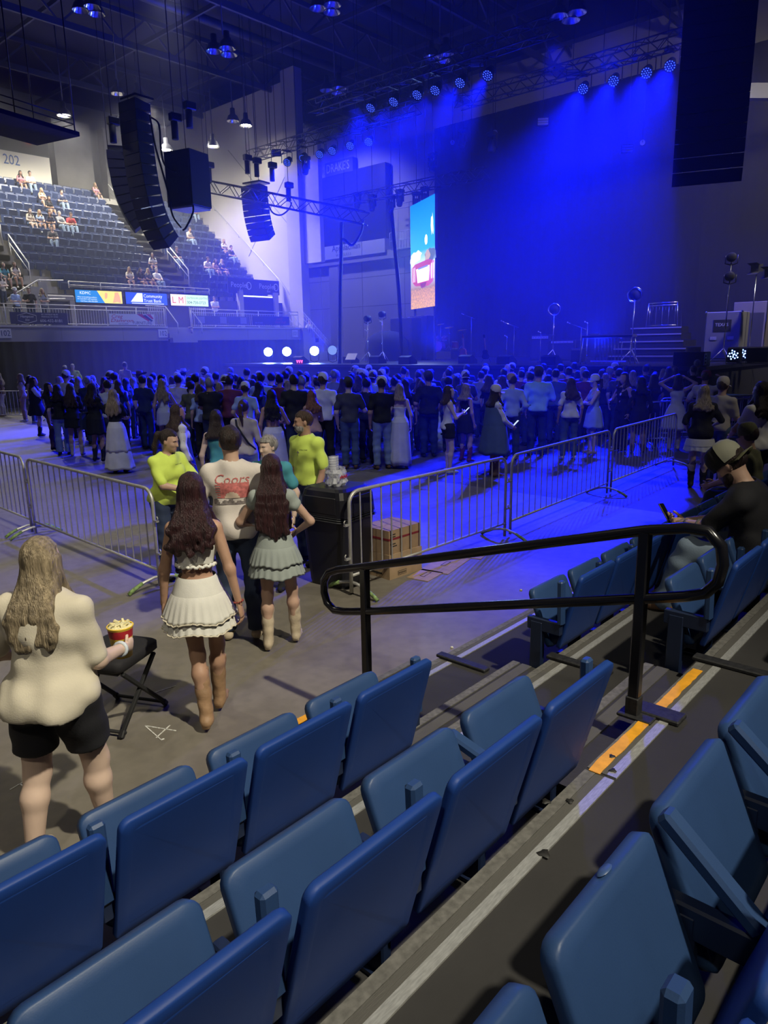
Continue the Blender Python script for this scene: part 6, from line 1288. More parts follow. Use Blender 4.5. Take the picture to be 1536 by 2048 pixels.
def spoly(nm, pts, m_, y=-0.004): mb = MB(); mb.add([(x*W, y, z*H) for x, z in pts], [tuple(range(len(pts)))]); return mb.obj(nm, m_, pic)
def blob(cx, cz, rx, rz, sd, n=16, j=.25): r = random.Random(sd); return [(cx+rx*math.cos(a)*(1+r.uniform(-j, j)), cz+rz*math.sin(a)*(1+r.uniform(-j, j))) for a in np.linspace(0, 2*PI, n, endpoint=False)]
spoly('cloud', blob(.24, .50, .24, .055, 1), E_('cloud', (.85, .88, .92))); spoly('cloud', blob(.10, .46, .1, .05, 2), E_('cloud', (.85, .88, .92))); spoly('cloud', blob(.9, .74, .05, .09, 3, j=.5), E_('cloud', (.85, .88, .92))); spoly('sun', blob(.66, .63, .05, .045, 4, j=.05), E_('sun', (1, 1, .9), 3)); 
spoly('tree', blob(.80, .47, .22, .07, 5), E_('tree', (.10, .14, .04)), -.006); spoly('tree', blob(.72, .48, .1, .05, 6), E_('tree2', (.45, .32, .05)), -.007)
spoly('wagon', [(.05, .40), (.2, .43), (.75, .445), (.98, .42), (.98, .30), (.92, .23), (.75, .20), (.2, .22), (.06, .27)], E_('wagon', (.40, .06, .03)), -.008); spoly('wagon_side', [(.24, .38), (.80, .39), (.76, .25), (.30, .245)], E_('wagon_side', (.90, .78, .45)), -.010)
for x in (.10, .17, .86, .93): spoly('wagon_slat', [(x, .40), (x+.03, .40), (x+.03, .26), (x, .26)], E_('slat', (.75, .70, .62)), -.012)
spoly('wagon_panel', [(.32, .37), (.74, .38), (.72, .395), (.34, .385)], E_('panel', (.15, .22, .45)), -.012); text_mesh('THE FARM', .13, E_('panel', (.15, .22, .45)), 'lettering', pic, (.36*W, -.014, .335*H), RF); spoly('wagon_drawbar', [(.42, .235), (.68, .24), (.62, .195), (.46, .19)], E_('dark', (.20, .04, .03)), -.014)
lamp('AREA', 'screen_glow', (30.0, 24.6, 7.0), (20, 27, 4), 250, (0.35, 0.55, 1.0), 2.5)
# four low lights at the far stage wing
for k, (y, z, e, lab) in enumerate(((32.0*25.5/26-.1, 2.16, 60, 'brightest round floor light at the far stage wing'), (30.42*25.5/26-.1, 2.17, 42, 'second dazzling floor light at the far stage wing'), (28.22*25.5/26-.1, 2.19, 42, 'third dazzling floor light at the far stage wing'), (26.87*25.5/26-.1, 2.21, 0.35, 'dim LED floor light beside the three dazzling ones'))):
    P = A_(25.5, y, z); d = CC-P; d /= np.linalg.norm(d); t = thing('stage_floor_light', lab, 'stage light', (25.5, y, SZ))
    mb = MB(); a, b, dd = frame(d); mb.lathe([(0.001, -0.3), (0.16, -0.28), (0.23, -0.05), (0.25, 0.0), (0.23, 0.0)], c=(0, 0, z-SZ), n=18, M=np.stack([a, b, dd], 1)); mb.obj('housing', M_blackmatt, t)
    mb = MB(); mb.disc(A_(0, 0, z-SZ)-dd*0.004, 0.23, d, 20); mb.obj('lens', mat('lens_hot' if e > 10 else 'lens_dim', (.1, .1, .1), .3, emit=((0.35, 0.55, 1.0), e)), t)
    mb = MB(); mb.tube([A_(0, 0, z-SZ)+a*0.24, A_(0, 0, 0.1)+a*0.2, A_(0, 0, 0.02), A_(0, 0, 0.1)-a*0.2, A_(0, 0, z-SZ)-a*0.24], 0.02, 6); mb.obj('yoke', M_blackmatt, t)
    if e > 10: lamp('SPOT', 'floor_light_beam', P+d*0.1, P+d*20, 500 if k == 0 else 260, (0.06, 0.12, 1.0), 0.15, 75, 0.9)
def on_stage(px, X): p = at_X(px, 720, X); return p[1]
def mic_stand(px, X, h, lab, boom=True):
    y = on_stage(px, X); t = thing('mic_stand', lab, 'mic stand', (X, y, SZ)); mb = MB(); mb.lathe([(0.001, 0.03), (0.13, 0.02), (0.14, 0)], n=14); mb.obj('base', M_black, t)
    mb = MB(); mb.tube([(0, 0, 0.02), (0, 0, h)], 0.011, 6); mb.obj('pole', M_chrome, t); tip = A_(0, 0, h)
    if boom: mb = MB(); tip = A_(0.1, 0.55, h+0.18); mb.tube([(0, -0.2, h-0.06), tip], 0.009, 6); mb.obj('boom', M_chrome, t)
    mb = MB(); mb.tube([tip, tip+A_(-.02, .06, .03)], [0.018, 0.014], 8); mb.sphere(tip+A_(-.03, .10, .05), 0.027, 8, 6); mb.obj('microphone', M_steel, t)
mic_stand(942, 31, 2.1, 'tall boom mic stand beside the drum kit'); mic_stand(1027, 25, 1.45, 'boom mic stand at the stage front centre'); mic_stand(1013, 29, 1.1, 'short mic stand behind the front centre one', False); mic_stand(1080, 27, 1.2, 'mic stand in front of the amplifier pair', False); mic_stand(1160, 27, 1.35, 'boom mic stand between amplifiers and pedal steel'); mic_stand(1172, 26, 1.5, 'straight mic stand next to the pedal steel', False); mic_stand(735, 26, 1.5, 'mic stand at the covered piano', False); mic_stand(765, 26.5, 1.9, 'taller mic stand at the covered piano', False); mic_stand(805, 26.5, 1.3, 'mic stand beside the black amplifier wall', False); mic_stand(1242, 25, 0.9, 'low vocal mic stand behind the pedal steel', False)
def cabinet(px, X, w_, h, d, lab, z=0.0, m_=None, name='amplifier', knobs=True):
    y = on_stage(px, X); t = thing(name, lab, 'amplifier', (X, y, SZ+z)); mb = MB(); mb.box((0, 0, h/2), (d, w_, h), bev=0.02); mb.obj('cabinet', m_ or M_tolex, t)
    mb = MB(); mb.box((-d/2-0.004, 0, h*0.44), (0.012, w_*0.88, h*0.74)); mb.obj('grille', M_grill, t)
    if knobs:
        mb = MB(); mb.box((-d/2-0.003, 0, h*0.90), (0.01, w_*0.84, h*0.10)); pnl = mb.obj('control_panel', M_silver, t)
        for k in range(6): mb = MB(); mb.tube([(-d/2, w_*(-.35+.14*k), h*.9), (-d/2-0.02, w_*(-.35+.14*k), h*.9)], 0.014, 7); mb.obj('knob', M_black, pnl)
    mb = MB(); mb.tube([(0, -.12, h), (0, -.1, h+.03), (0, .1, h+.03), (0, .12, h)], 0.012, 6); mb.obj('handle', M_black, t)
    return t
cabinet(812, 30, 1.5, 2.2, 0.8, 'tall black amplifier wall under the video screen', knobs=False); cabinet(846, 31, 1.2, 2.3, 0.8, 'second tall black amplifier cabinet under the video screen', knobs=False); cabinet(1084, 30, 1.0, 1.15, 0.5, 'grey-fronted amplifier at the stage centre'); cabinet(1128, 30, 1.3, 0.9, 0.5, 'wide low amplifier next to the grey-fronted one'); cabinet(1156, 28, 0.5, 0.55, 0.4, 'small combo amplifier beside the pedal steel')
t = thing('covered_piano', 'black domed cover over a grand piano at the far stage side', 'piano', (29.4, on_stage(776, 29.4), SZ)); mb = MB(); V = []
mb.lathe([(1.15, 0), (1.15, 0.6), (1.08, 1.0), (0.85, 1.3), (0.5, 1.5), (0.001, 1.58)], n=24, M=np.diag([1.0, 1.15, 1.0]), fn=lambda r, z, a: (r*(1+.02*math.sin(11*a)), z)); mb.obj('cover', M_curtain, t)
def stand_light(px, X, h, lab, n=1, kind='head', yaw=200):
    y = on_stage(px, X); t = thing('stage_light_stand', lab, 'stage light', (X, y, SZ))
    for k in range(3): mb = MB(); a = k*2*PI/3; mb.tube([(0, 0, .5), (.45*math.cos(a), .45*math.sin(a), 0.01)], 0.015, 6); mb.obj('leg', M_steel, t)
    mb = MB(); mb.tube([(0, 0, 0.3), (0, 0, h)], 0.022, 7); mb.obj('pole', M_chrome, t)
    d = A_(math.cos(math.radians(yaw)), math.sin(math.radians(yaw)), -0.1); a, b, dd = frame(d)
    for k in range(n):
        c = A_(0, 0, h+0.18-0.62*k)
        if kind == 'head': 
            mb = MB(); mb.lathe([(0.001, -0.22), (0.13, -0.2), (0.16, 0), (0.15, 0.18), (0.13, 0.2), (0.001, 0.19)], c=c, n=16, M=np.stack([a, b, dd], 1)); mb.obj('lamp_head', M_blackmatt, t)
            mb = MB(); mb.tube([c+a*0.19+b*0.06, c+a*0.19-b*0.2, c-b*0.26, c-a*0.19-b*0.2, c-a*0.19+b*0.06], 0.022, 6); mb.obj('yoke', M_black, t)
        elif kind == 'ring':
            mb = MB(); mb.tube([c+0.24*(a*math.cos(q_)+b*math.sin(q_)) for q_ in np.linspace(0, 2*PI, 24, endpoint=False)], 0.035, 7, closed=True); mb.obj('ring_frame', M_chrome, t); mb = MB(); mb.lathe([(0.001, -.15), (.2, -.13), (.21, 0), (.001, .01)], c=c, n=18, M=np.stack([a, b, dd], 1)); mb.obj('lamp_head', M_blackmatt, t)
        else:
            mb = MB(); mb.box(c, (0.34, 0.28, 0.26), M=np.stack([dd, a, b], 1)); mb.obj('lamp_head', M_blackmatt, t)
            for s_ in (-1, 1): mb = MB(); mb.box(c+dd*0.27+b*s_*0.16, (0.26, 0.36, 0.012), M=np.stack([dd+b*s_*.35, a, b-dd*s_*.35], 1)); mb.obj('barn_door', M_blackmatt, t)
stand_light(737, 27, 1.95, 'moving-head light on a stand by the covered piano'); stand_light(766, 27.6, 2.15, 'second moving-head light on a stand by the covered piano'); stand_light(1105, 28.5, 2.0, 'ring-fronted light on a stand behind the amplifiers', 1, 'ring', 215); stand_light(1262, 26, 2.25, 'ring-fronted light on a chromed tower behind the pedal steel', 1, 'ring', 215)
stand_light(1445, 27, 3.35, 'twin moving-head lights stacked on one stand over the road case', 2, 'head', 190); stand_light(1496, 29, 3.1, 'barn-door lamp on a thin stand at the stage end', 1, 'barn', 170); stand_light(1524, 28, 2.85, 'second barn-door lamp on a thin stand at the picture edge', 1, 'barn', 170)
# drum kit
t = thing('drum_kit', 'drum kit with chrome stands glinting on a riser', 'drum kit', (34.6, on_stage(888, 34.6), SZ))
mb = MB(); mb.box((0, 0, 0.2), (2.4, 2.8, 0.4)); mb.obj('riser', M_tolex, t)
def drum(c, r, h, ax, nm): a, b, d = frame(ax); mb = MB(); M_ = np.stack([a, b, d], 1); mb.lathe([(0.001, 0), (r, 0), (r, h), (0.001, h)], c=c, n=20, M=M_, smooth=False); o = mb.obj(nm, mat('drum_shell', (.10, .02, .02), .2), t); mb = MB(); mb.lathe([(r+.008, -.01), (r+.012, .01), (r+.008, .03)], c=c, n=20, M=M_); mb.lathe([(r+.008, h-.03), (r+.012, h-.01), (r+.008, h+.01)], c=c, n=20, M=M_); mb.obj('hoop', M_chrome, o)
drum((-0.6, 0, 0.7), .28, .4, (1, 0, 0), 'bass_drum'); drum((-.3, .35, 1.05), .16, .2, (-.3, 0, 1), 'rack_tom'); drum((-.3, -.3, 1.05), .16, .2, (-.3, 0, 1), 'rack_tom'); drum((0.1, -.75, .55), .2, .4, (0, 0, 1), 'floor_tom'); drum((.2, .5, .85), .18, .14, (-.1, 0, 1), 'snare_drum')
for (x, y, h, r) in ((-.5, .8, 1.7, .24), (-.5, -.75, 1.75, .26), (.1, 1.05, 1.35, .18), (.3, -1.1, 1.6, .26), (-.2, .1, 1.95, .2)):
    mb = MB(); mb.tube([(x, y, .4), (x, y, h)], .013, 6); s_ = mb.obj('cymbal_stand', M_chrome, t); mb = MB(); mb.lathe([(.001, .03), (.04, .02), (r, 0), (r, -.005)], c=(x, y, h), n=20, M=rotm('Y', -12)); mb.obj('cymbal', M_brass, s_)
    for k in range(3): mb = MB(); a = k*2.1; mb.tube([(x, y, .75), (x+.25*math.cos(a), y+.25*math.sin(a), .41)], .010, 5); mb.obj('tripod_leg', M_chrome, s_)
def guitar(px, X, lab, m_, acoustic=True, tilt=8):
    y = on_stage(px, X); t = thing('guitar', lab, 'guitar', (X, y, SZ)); M_ = rotm('Z', 90+10) @ rotm('X', -tilt)
    def L_(p): return M_ @ A_(*p)+A_(0, 0, .15)
    s_ = 1.0 if acoustic else .85; out = [(.0, 0), (.12, .01), (.19, .08), (.195, .17), (.15, .25), (.13, .30), (.145, .37), (.12, .44), (.05, .48), (0, .485)]; pl = [(x*s_, z*s_) for x, z in out] + [(-x*s_, z*s_) for x, z in out[::-1]]
    mb = MB(); V = [L_((x, 0, z)) for x, z in pl] + [L_((x, .1 if acoustic else .045, z)) for x, z in pl]; n = len(pl); mb.add(V, [tuple(range(n-1, -1, -1)), tuple(range(n, 2*n))] + [(i, (i+1) % n, n+(i+1) % n, n+i) for i in range(n)]); bd = mb.obj('body', m_, t)
    mb = MB(); mb.disc(L_((0, -.003, .30*s_)), .05, M_ @ A_(0, -1, 0), 14); mb.obj('sound_hole', M_blackmatt, bd); mb = MB(); mb.bar(L_((0, -.012, .42*s_)), L_((0, -.012, .92)), .05, .025, up=M_ @ A_(0, 1, 0)); nk = mb.obj('neck', mat('maple', (.35, .2, .09), .4), t); mb = MB(); mb.bar(L_((0, -.01, .92)), L_((0, .02, 1.07)), .075, .02, up=M_ @ A_(0, 1, 0)); mb.obj('headstock', m_, nk)
    mb = MB(); mb.tube([(0.0, -.25, 0.01), (0.05, 0, .35), (0, .25, .01)], .012, 6); mb.obj('guitar_stand', M_black, t)
guitar(928, 26, 'amber acoustic guitar on a stand at the drum riser', M_wood); guitar(972, 26.5, 'slim electric guitar leaning on a stand by the monitor', mat('black_gloss_guitar', (.02, .02, .02), .15), False, 14)
# pedal steel
ya, yb = 12.35, 10.35; t = thing('pedal_steel', 'chrome-legged pedal steel guitar with row of pull rods', 'pedal steel', (24.7, (ya+yb)/2, SZ)); Lh = (ya-yb)/2*.95
mb = MB(); mb.box((0, 0, .98), (.42, Lh*2, .10), bev=.015); mb.obj('body', mat('steel_body', (.16, .15, .15), .25), t); mb = MB(); mb.box((0, Lh*.55, 1.06), (.14, .3, .06)); mb.obj('keyhead', M_chrome, t)
for y in (-Lh*.94, Lh*.94):
    for x in (-.17, .17): mb = MB(); mb.tube([(x, y, .95), (x*1.3, y*1.04, 0.01)], .018, 7); mb.obj('leg', M_chrome, t)
for k in range(9): mb = MB(); y = -Lh*.55+k*Lh*.13; mb.tube([(-.1, y, .93), (-.12, y-.06, .12)], .011, 6); mb.obj('pull_rod', M_chrome, t)
mb = MB(); mb.box((-.12, -.1, .12), (.12, Lh*1.4, .05)); mb.obj('pedal_bar', M_chrome, t)
for k in range(5): mb = MB(); mb.box((-.25, -Lh*.5+k*.17, .06), (.22, .07, .02)); mb.obj('pedal', M_chrome, t)
for k in range(2): mb = MB(); mb.tube([(.05, Lh*(.3-.8*k), .9), (.05, Lh*(.25-.8*k), .6)], .012, 6); mb.obj('knee_lever', M_chrome, t)
# keyboard frame, risers, cases at the near stage end
t = thing('keyboard_stand', 'chrome tube keyboard stand on the stepped risers', 'stand', (30.2, on_stage(1326, 29.5)+.35, SZ+1.35))
for y in (-.58, .58): mb = MB(); mb.tube([(-.2, y*1.12, 0), (-.2, y, .95), (.2, y, .95), (.2, y*1.12, 0)], .022, 7); mb.obj('frame', M_chrome, t)
for z, x in ((.95, -.2), (.85, -.2), (.06, -.2)): mb = MB(); mb.tube([(x, -.58, z), (x, .58, z)], .02, 7); mb.obj('crossbar', M_chrome, t)
for k in range(9): mb = MB(); mb.tube([(-.21, -.52+.13*k, .80), (-.21, -.52+.13*k, .66 if k % 2 else .1)], .008, 5); mb.obj('cable', M_chrome, t)
for k, (z, y0, w_) in enumerate(((0, 0, 3.2), (.28, .1, 2.9), (.56, .2, 2.6), (.84, .3, 2.3), (1.1, .35, 2.1))):
    t = thing('stage_riser', f'dark carpeted stage riser, {ORD[k]} step up below the keyboard stand', 'riser', (29.2+.25*k, on_stage(1318, 29.5)+y0, SZ+z)); mb = MB(); mb.box((0, 0, .125), (1.6-.3*k+.4, w_, .25)); mb.obj('platform', M_tolex, t); mb = MB(); mb.box((-(1.6-.3*k+.4)/2-.01, 0, .21), (.02, w_, .05)); mb.obj('edge_trim', M_silver, t)
t = thing('road_case', 'grey road case with stencilled panel and corner hardware at the stage end', 'case', (29.0, on_stage(1448, 29.0), SZ)); mb = MB(); mb.box((0, 0, .95), (1.0, 1.25, 1.7), bev=.03); mb.obj('case_body', mat('case_grey', (.17, .165, .16), .55), t)
for y in (-.62, .62):
    for z in (.12, 1.78): mb = MB(); mb.sphere((-.5, y, z), .05, 8, 6); mb.obj('ball_corner', M_chrome, t)
mb = MB(); mb.box((-.505, .02, 1.3), (.01, .62, .42)); p = mb.obj('stencil_panel', M_blackmatt, t); text_mesh('TEXAS', .16, M_bw, 'lettering', p, (-.513, .27, 1.28), RX_)
for y in (-.3, .3): mb = MB(); mb.box((-.505, y, .85), (.02, .22, .12)); mb.obj('recessed_handle', M_steel, t)
cabinet(1496, 31, 1.2, 2.2, .8, 'tall brown-grey speaker cabinet behind the road case', m_=mat('cab_brown', (.16, .14, .12), .6), knobs=False)
t = thing('side_fill', 'low black monitor box on the stage corner', 'monitor', (23.3, 7.95, SZ)); mb = MB(); mb.box((0, 0, .22), (.6, .95, .44), bev=.02); mb.obj('cabinet', M_tolex, t); mb = MB(); mb.box((-.2, -.48, .22), (.22, .02, .36)); pn = mb.obj('connector_plate', M_silver, t)
for z in (.12, .22, .32): mb = MB(); mb.box((-.2, -.492, z), (.1, .01, .05)); mb.obj('socket', M_blackmatt, pn)
for k, (px, X, lab) in enumerate(((1466, 25.5, 'glowing blue LED floor light before the road case'), (1487, 26.5, 'second glowing blue LED floor light, seen edge on'), (1505, 26, 'dark unlit floor light third from the monitor box'), (1522, 26, 'dark unlit floor light at the picture edge'))):
    t = thing('led_floor_light', lab, 'stage light', (X, on_stage(px, X), SZ)); mb = MB(); mb.box((.12, 0, .3), (.26, .42, .5), bev=.04); mb.obj('housing', M_blackmatt, t)
    for j in range(14 if k < 2 else 0): a = j*2.4; r = .045*math.sqrt(j); mb = MB(); mb.disc((-.012, r*math.cos(a), .3+r*math.sin(a)), .022, (-1, 0, 0), 8); mb.obj('led', mat('led_point', (.1, .1, .2), .4, emit=((.12, .25, 1.0), 14)), t)
    mb = MB(); mb.tube([(.1, -.24, .32), (.1, -.24, .02), (.1, .24, .02), (.1, .24, .32)], .016, 6); mb.obj('bracket', M_black, t)
t = thing('equipment_case', 'flight case with silver edging beside the stage wall', 'case', (22.0, 5.9, 0)); mb = MB(); mb.box((0, 0, .45), (.7, 1.3, .8)); mb.obj('case_body', M_tolex, t)
for z in (.07, .83): mb = MB(); mb.tube([(-.36, -.66, z), (.36, -.66, z), (.36, .66, z), (-.36, .66, z)], .02, 6, closed=True); mb.obj('edge_trim', M_silver, t)
t = thing('music_stand', 'white tilted lyric sheet on a stand at the stage front', 'music stand', (24.0, on_stage(703, 24), SZ)); mb = MB(); mb.box((0, 0, .32), (.03, .62, .34), M=rotm('Y', 35)); mb.obj('desk', M_white, t); mb = MB(); mb.tube([(0, 0, 0), (0, 0, .3)], .015, 6); mb.obj('pole', M_black, t)
t = thing('stage_display', 'small unit with pink-red lit marks on the stage front', 'display', (23.6, on_stage(601, 23.6), SZ)); mb = MB(); mb.box((0, 0, .11), (.2, .6, .22)); mb.obj('box', M_tolex, t)
for k in range(3): mb = MB(); mb.tube([(-.11, .16-.16*k, .17), (-.11, .11-.16*k, .05), (-.11, .06-.16*k, .17)], .014, 5); mb.obj('lit_mark', mat('red_mark', (.3, .02, .05), .5, emit=((1, .05, .15), 4)), t)
for k in range(7):
    X = 24+1.2*(k % 3); y = 12+2.3*k; t = thing('wedge_monitor', f'low wedge monitor on the stage front, {ORD[k]} from the pedal steel', 'monitor', (X-.6*(k % 3), y+1.2, SZ)); mb = MB(); M_ = np.array([[1, 0, 0], [0, 0, 1], [0, 1, 0]], float); mb.prism([(-.25, 0), (.3, 0), (.3, .12), (-.05, .36), (-.25, .3)], .6, M=M_, c=(0, -.3, 0)); mb.obj('cabinet', M_tolex, t); mb = MB(); mb.box((.13, 0, .245), (.40, .5, .012), M=rotm('Y', 34)); mb.obj('grille', M_grill, t)
# ------------------------------------------------------------------ rigging above the floor
M_array = mat('array_black', (0.013, 0.013, 0.015), 0.6); M_agrille = mat('array_grille', (0.020, 0.020, 0.022), 0.7, bump=(120, .3))
def hang(t, P, z1=19.0, dx=0, dy=0, r=.014):
    mb = MB(); mb.tube([(dx, dy, 0), (dx, dy, z1-P[2])], r, 5); mb.obj('hanging_cable', M_blackmatt, t)
def line_array(name, top, n, w_, hgt, d, yaw, curve, lab, label_parts=True, start=0.0):
    """n boxes hung from top; yaw = direction the fronts face (deg); each box splays by the curve list"""
    t = thing(name, lab, 'speaker', top, math.radians(yaw)); pos = A_(0, 0, 0); ang = math.radians(start)
    hang(t, top, dx=-.3); hang(t, top, dx=.3)
    mb = MB(); mb.box((-.1, 0, .14), (d*1.1, w_*.9, .08)); mb.bar((-.3, -w_*.3, .14), (.3, -w_*.3, .14), .06); mb.obj('fly_frame', M_black, t)
    for k in range(n):
        ang += math.radians(curve(k)); f_ = A_(math.cos(ang), 0, -math.sin(ang)); dn = A_(-math.sin(ang), 0, -math.cos(ang)); c = pos+dn*hgt/2
        mb = MB(); h2, b2 = hgt*.49, hgt*.36     # wedge box: tall front, short back
        V = [c+f_*d/2+dn*h2*s_+A_(0, y, 0) for s_ in (-1, 1) for y in (-w_/2, w_/2)] + [c-f_*d/2+dn*b2*s_+A_(0, y*.8, 0) for s_ in (-1, 1) for y in (-w_/2, w_/2)]
        mb.add(V, [(0, 1, 3, 2), (5, 4, 6, 7), (4, 5, 1, 0), (2, 3, 7, 6), (4, 0, 2, 6), (1, 5, 7, 3)]); bx = mb.obj('speaker_box', M_array, t)
        mb = MB(); V = [c+f_*(d/2+.012)+dn*h2*.92*s_+A_(0, y*.94, 0) for s_ in (-1, 1) for y in (-w_/2, w_/2)]; mb.add(V, [(0, 1, 3, 2)]); mb.obj('grille', M_agrille, bx)
        for y in (-1, 1): mb = MB(); mb.bar(c-f_*d*.5+dn*hgt*.5+A_(0, y*w_*.36, 0), c-f_*d*.5-dn*hgt*.5+A_(0, y*w_*.36, 0), .03, .05); mb.obj('rigging_link', M_steel, bx)
        pos = pos+dn*hgt
    return t
def cable_up(name, p, z1, lab, sag=0): pass
def motor(P, lab, zt=19.0):
    t = thing('chain_hoist', lab, 'hoist', P); mb = MB(); mb.tube([(0, 0, -.42), (0, 0, .2)], .13, 10); mb.obj('chain_bag', M_blackmatt, t); mb = MB(); mb.box((0.06, 0, .36), (.46, .26, .28), bev=.03); mb.obj('motor_body', M_black, t)
    mb = MB(); mb.tube([(0, 0, .5), (0.05, 0.05, zt-P[2])], .018, 5); mb.obj('chain', M_blackmatt, t)
D1 = 27.0
pA = at_d(270, 205, D1); line_array('line_array', tuple(pA), 14, 1.05, .37, .75, 185, lambda k: (.6, .8, 1, 1, 1.2, 1.2, 1.5, 2, 2.5, 3.5, 4.5, 6, 7, 7)[k], 'long curved main line array hung in front of the bowl seats', start=-2)
pB = at_d(232, 306, D1+2); line_array('line_array', tuple(pB), 9, 1.0, .33, .7, 150, lambda k: 2.2+.9*k*.5, 'shorter curved line array hung behind the long one', start=-2)
pC = at_d(372, 305, D1); t = thing('subwoofer_box', 'big square black speaker box hung beside the long line array', 'speaker', tuple(pC), math.radians(195)); hang(t, pC); mb = MB(); mb.box((0, 0, -1.0), (1.1, 1.25, 1.95), bev=.02); mb.obj('cabinet', M_array, t)
for z in (-.55, -1.45): mb = MB(); mb.box((.56, 0, z), (.02, 1.1, .8)); mb.obj('grille', M_agrille, t)
mb = MB(); mb.box((0, 0, -2.02), (1.0, 1.15, .06)); mb.obj('base_frame', M_steel, t)
pD = at_d(510, 372, 37.0); line_array('line_array', tuple(pD), 9, 1.3, .29, .75, 190, lambda k: .8+.55*k, 'line array hung over the far truss by the side wall')
pR = at_d(1446, -60, 20.0); line_array('line_array', tuple(pR), 15, 1.9, .37, 1.0, 200, lambda k: .15+.13*k, 'huge dark line array hanging into the picture by the stage corner', start=-3)
# draped cables
def cable(pts, lab, r=.022, name='cable_loop'):
    P = [A_(*p) for p in pts]; out = []
    for i in range(len(P)-1):
        p0, p1, p2, p3 = P[max(i-1, 0)], P[i], P[i+1], P[min(i+2, len(P)-1)]
        for k in range(6): u = k/6; out.append(.5*((2*p1)+(-p0+p2)*u+(2*p0-5*p1+4*p2-p3)*u*u+(-p0+3*p1-3*p2+p3)*u**3))
    out.append(P[-1]); mb = MB(); mb.tube(out, r, 6); tag(mb.obj(name, M_blackmatt), lab, 'cable')
g = lambda x, y, d: at_d(x, y, d)
cable([g(303, 235, 26.9), g(318, 250, 26.9), g(322, 300, 26.8), g(330, 330, 26.8), g(352, 345, 26.6)], 'black cable loop between the long array and the square box', .035)
cable([g(300, 230, 27), g(310, 290, 26.9), g(335, 380, 26.9), g(345, 430, 26.9), g(362, 455, 26.8)], 'black cable running down the side of the long array', .035)
cable([g(385, 405, 26.8), g(386, 425, 26.8), g(372, 455, 26.7), g(366, 460, 26.6)], 'short black cable loop under the square speaker box', .035)
cable([g(535, 405, 36.9), g(545, 425, 36.8), g(562, 430, 36.8), g(578, 418, 36.8), g(583, 405, 36.8)], 'black cable bight slung beneath the far truss', .04)
cable([g(727, 440, 34), g(722, 465, 34), g(705, 490, 34), g(690, 480, 34), g(683, 478, 34)], 'cable bundle drooping from the truss end over the sponsor strip', .06)
cable([g(683, 445, 34), g(682, 520, 34), g(680, 600, 33.8), tuple(A_(*g(678, 690, 33.5))*[1, 1, 0]+A_(0, 0, SZ))], 'thick cable dropping from the truss to the stage wing', .09)
cable([g(783, 420, 33), g(790, 500, 33), g(798, 590, 33), tuple(A_(*g(804, 700, 32.5))*[1, 1, 0]+A_(0, 0, SZ))], 'thick cable snake hanging beside the tall video screen', .09)
for (x, y, d, lab) in ((225, 262, 27.5, 'chain hoist above the shorter line array'), (349, 255, 27, 'slim chain hoist over the square speaker box'), (378, 232, 27, 'second chain hoist over the square speaker box'), (494, 330, 37, 'chain hoist holding the far array, nearer the lamps'), (513, 336, 37, 'middle chain hoist holding the far array'), (544, 345, 37, 'chain hoist holding the far array, by the truss lights'), (577, 385, 36.8, 'chain hoist clamped on the far truss'), (418, 345, 36, 'chain hoist at the truss end by the square box')): motor(tuple(at_d(x, y, d)), lab)
# box truss across
tA, tB = at_d(412, 372, 36.6), at_d(733, 437, 34.0); t = thing('lighting_truss', 'bare box truss running from the square speaker box toward the stage', 'truss', tuple(tA)); hang(t, tA); hang(t, tA+.6*(tB-tA), dx=.6*(tB-tA)[0], dy=.6*(tB-tA)[1]); mb = MB(); truss(mb, (0, 0, 0), tB-tA, .55, .035, .55); mb.obj('truss_frame', M_black, t)
# lighting trusses with LED fixtures
FR = [(741, 216), (787, 204), (834, 190), (870, 181), (920, 166), (975, 151)]; RR = [(574, 325), (605, 317), (639, 309), (664, 302), (700, 292), (737, 284)]; RN = [(1166, 178), (1227, 162), (1293, 146), (1340, 132)]
XF, XR, XN = 24.0, 27.2, 28.1
for nm, X, ya, yb, z, lab in (('f', XF, 13.5, 25.5, 12.75, 'front lighting truss over the stage edge'), ('r', XR, 22.0, 34.0, 12.75, 'rear lighting truss at the bowl side'), ('n', XN, 9.0, 20.5, 12.75, 'rear lighting truss at the near side')):
    t = thing('lighting_truss', lab, 'truss', (X, ya, z)); mb = MB(); truss(mb, (0, 0, 0), (0, yb-ya, 0), .5, .03, .5); mb.obj('truss_frame', M_black, t)
    for y in (1.5, yb-ya-1.5): mb = MB(); mb.tube([(0, y, .3), (0, y, 6.25)], .02, 5); mb.obj('hanging_chain', M_blackmatt, t)
M_led = mat('par_led', (.05, .06, .15), .4, emit=((0.06, 0.14, 1.0), 1.0)); M_ledface = mat('par_face', (.01, .01, .05), .3, emit=((0.0, 0.002, 1.0), 0.02))
ledm = MB(); 
for j in range(19):
    r, a = (0, 0) if j == 0 else ((.085, j*PI/3) if j < 7 else (.165, j*PI/6)); ledm.disc((r*math.cos(a), r*math.sin(a), .006), .023, (0, 0, 1), 8)
LEDME = raw_mesh('led_cluster', ledm.v, ledm.f, False, [M_led])
mb = MB(); mb.lathe([(.001, -.42), (.14, -.40), (.18, -.2), (.215, -.02), (.215, .03), (.205, .03), (.205, 0)], n=20); PARB = raw_mesh('par_body', mb.v, mb.f, True, [M_blackmatt])
mb = MB(); mb.disc((0, 0, 0), .205, (0, 0, 1), 20); PARF = raw_mesh('par_face', mb.v, mb.f, False, [M_ledface])
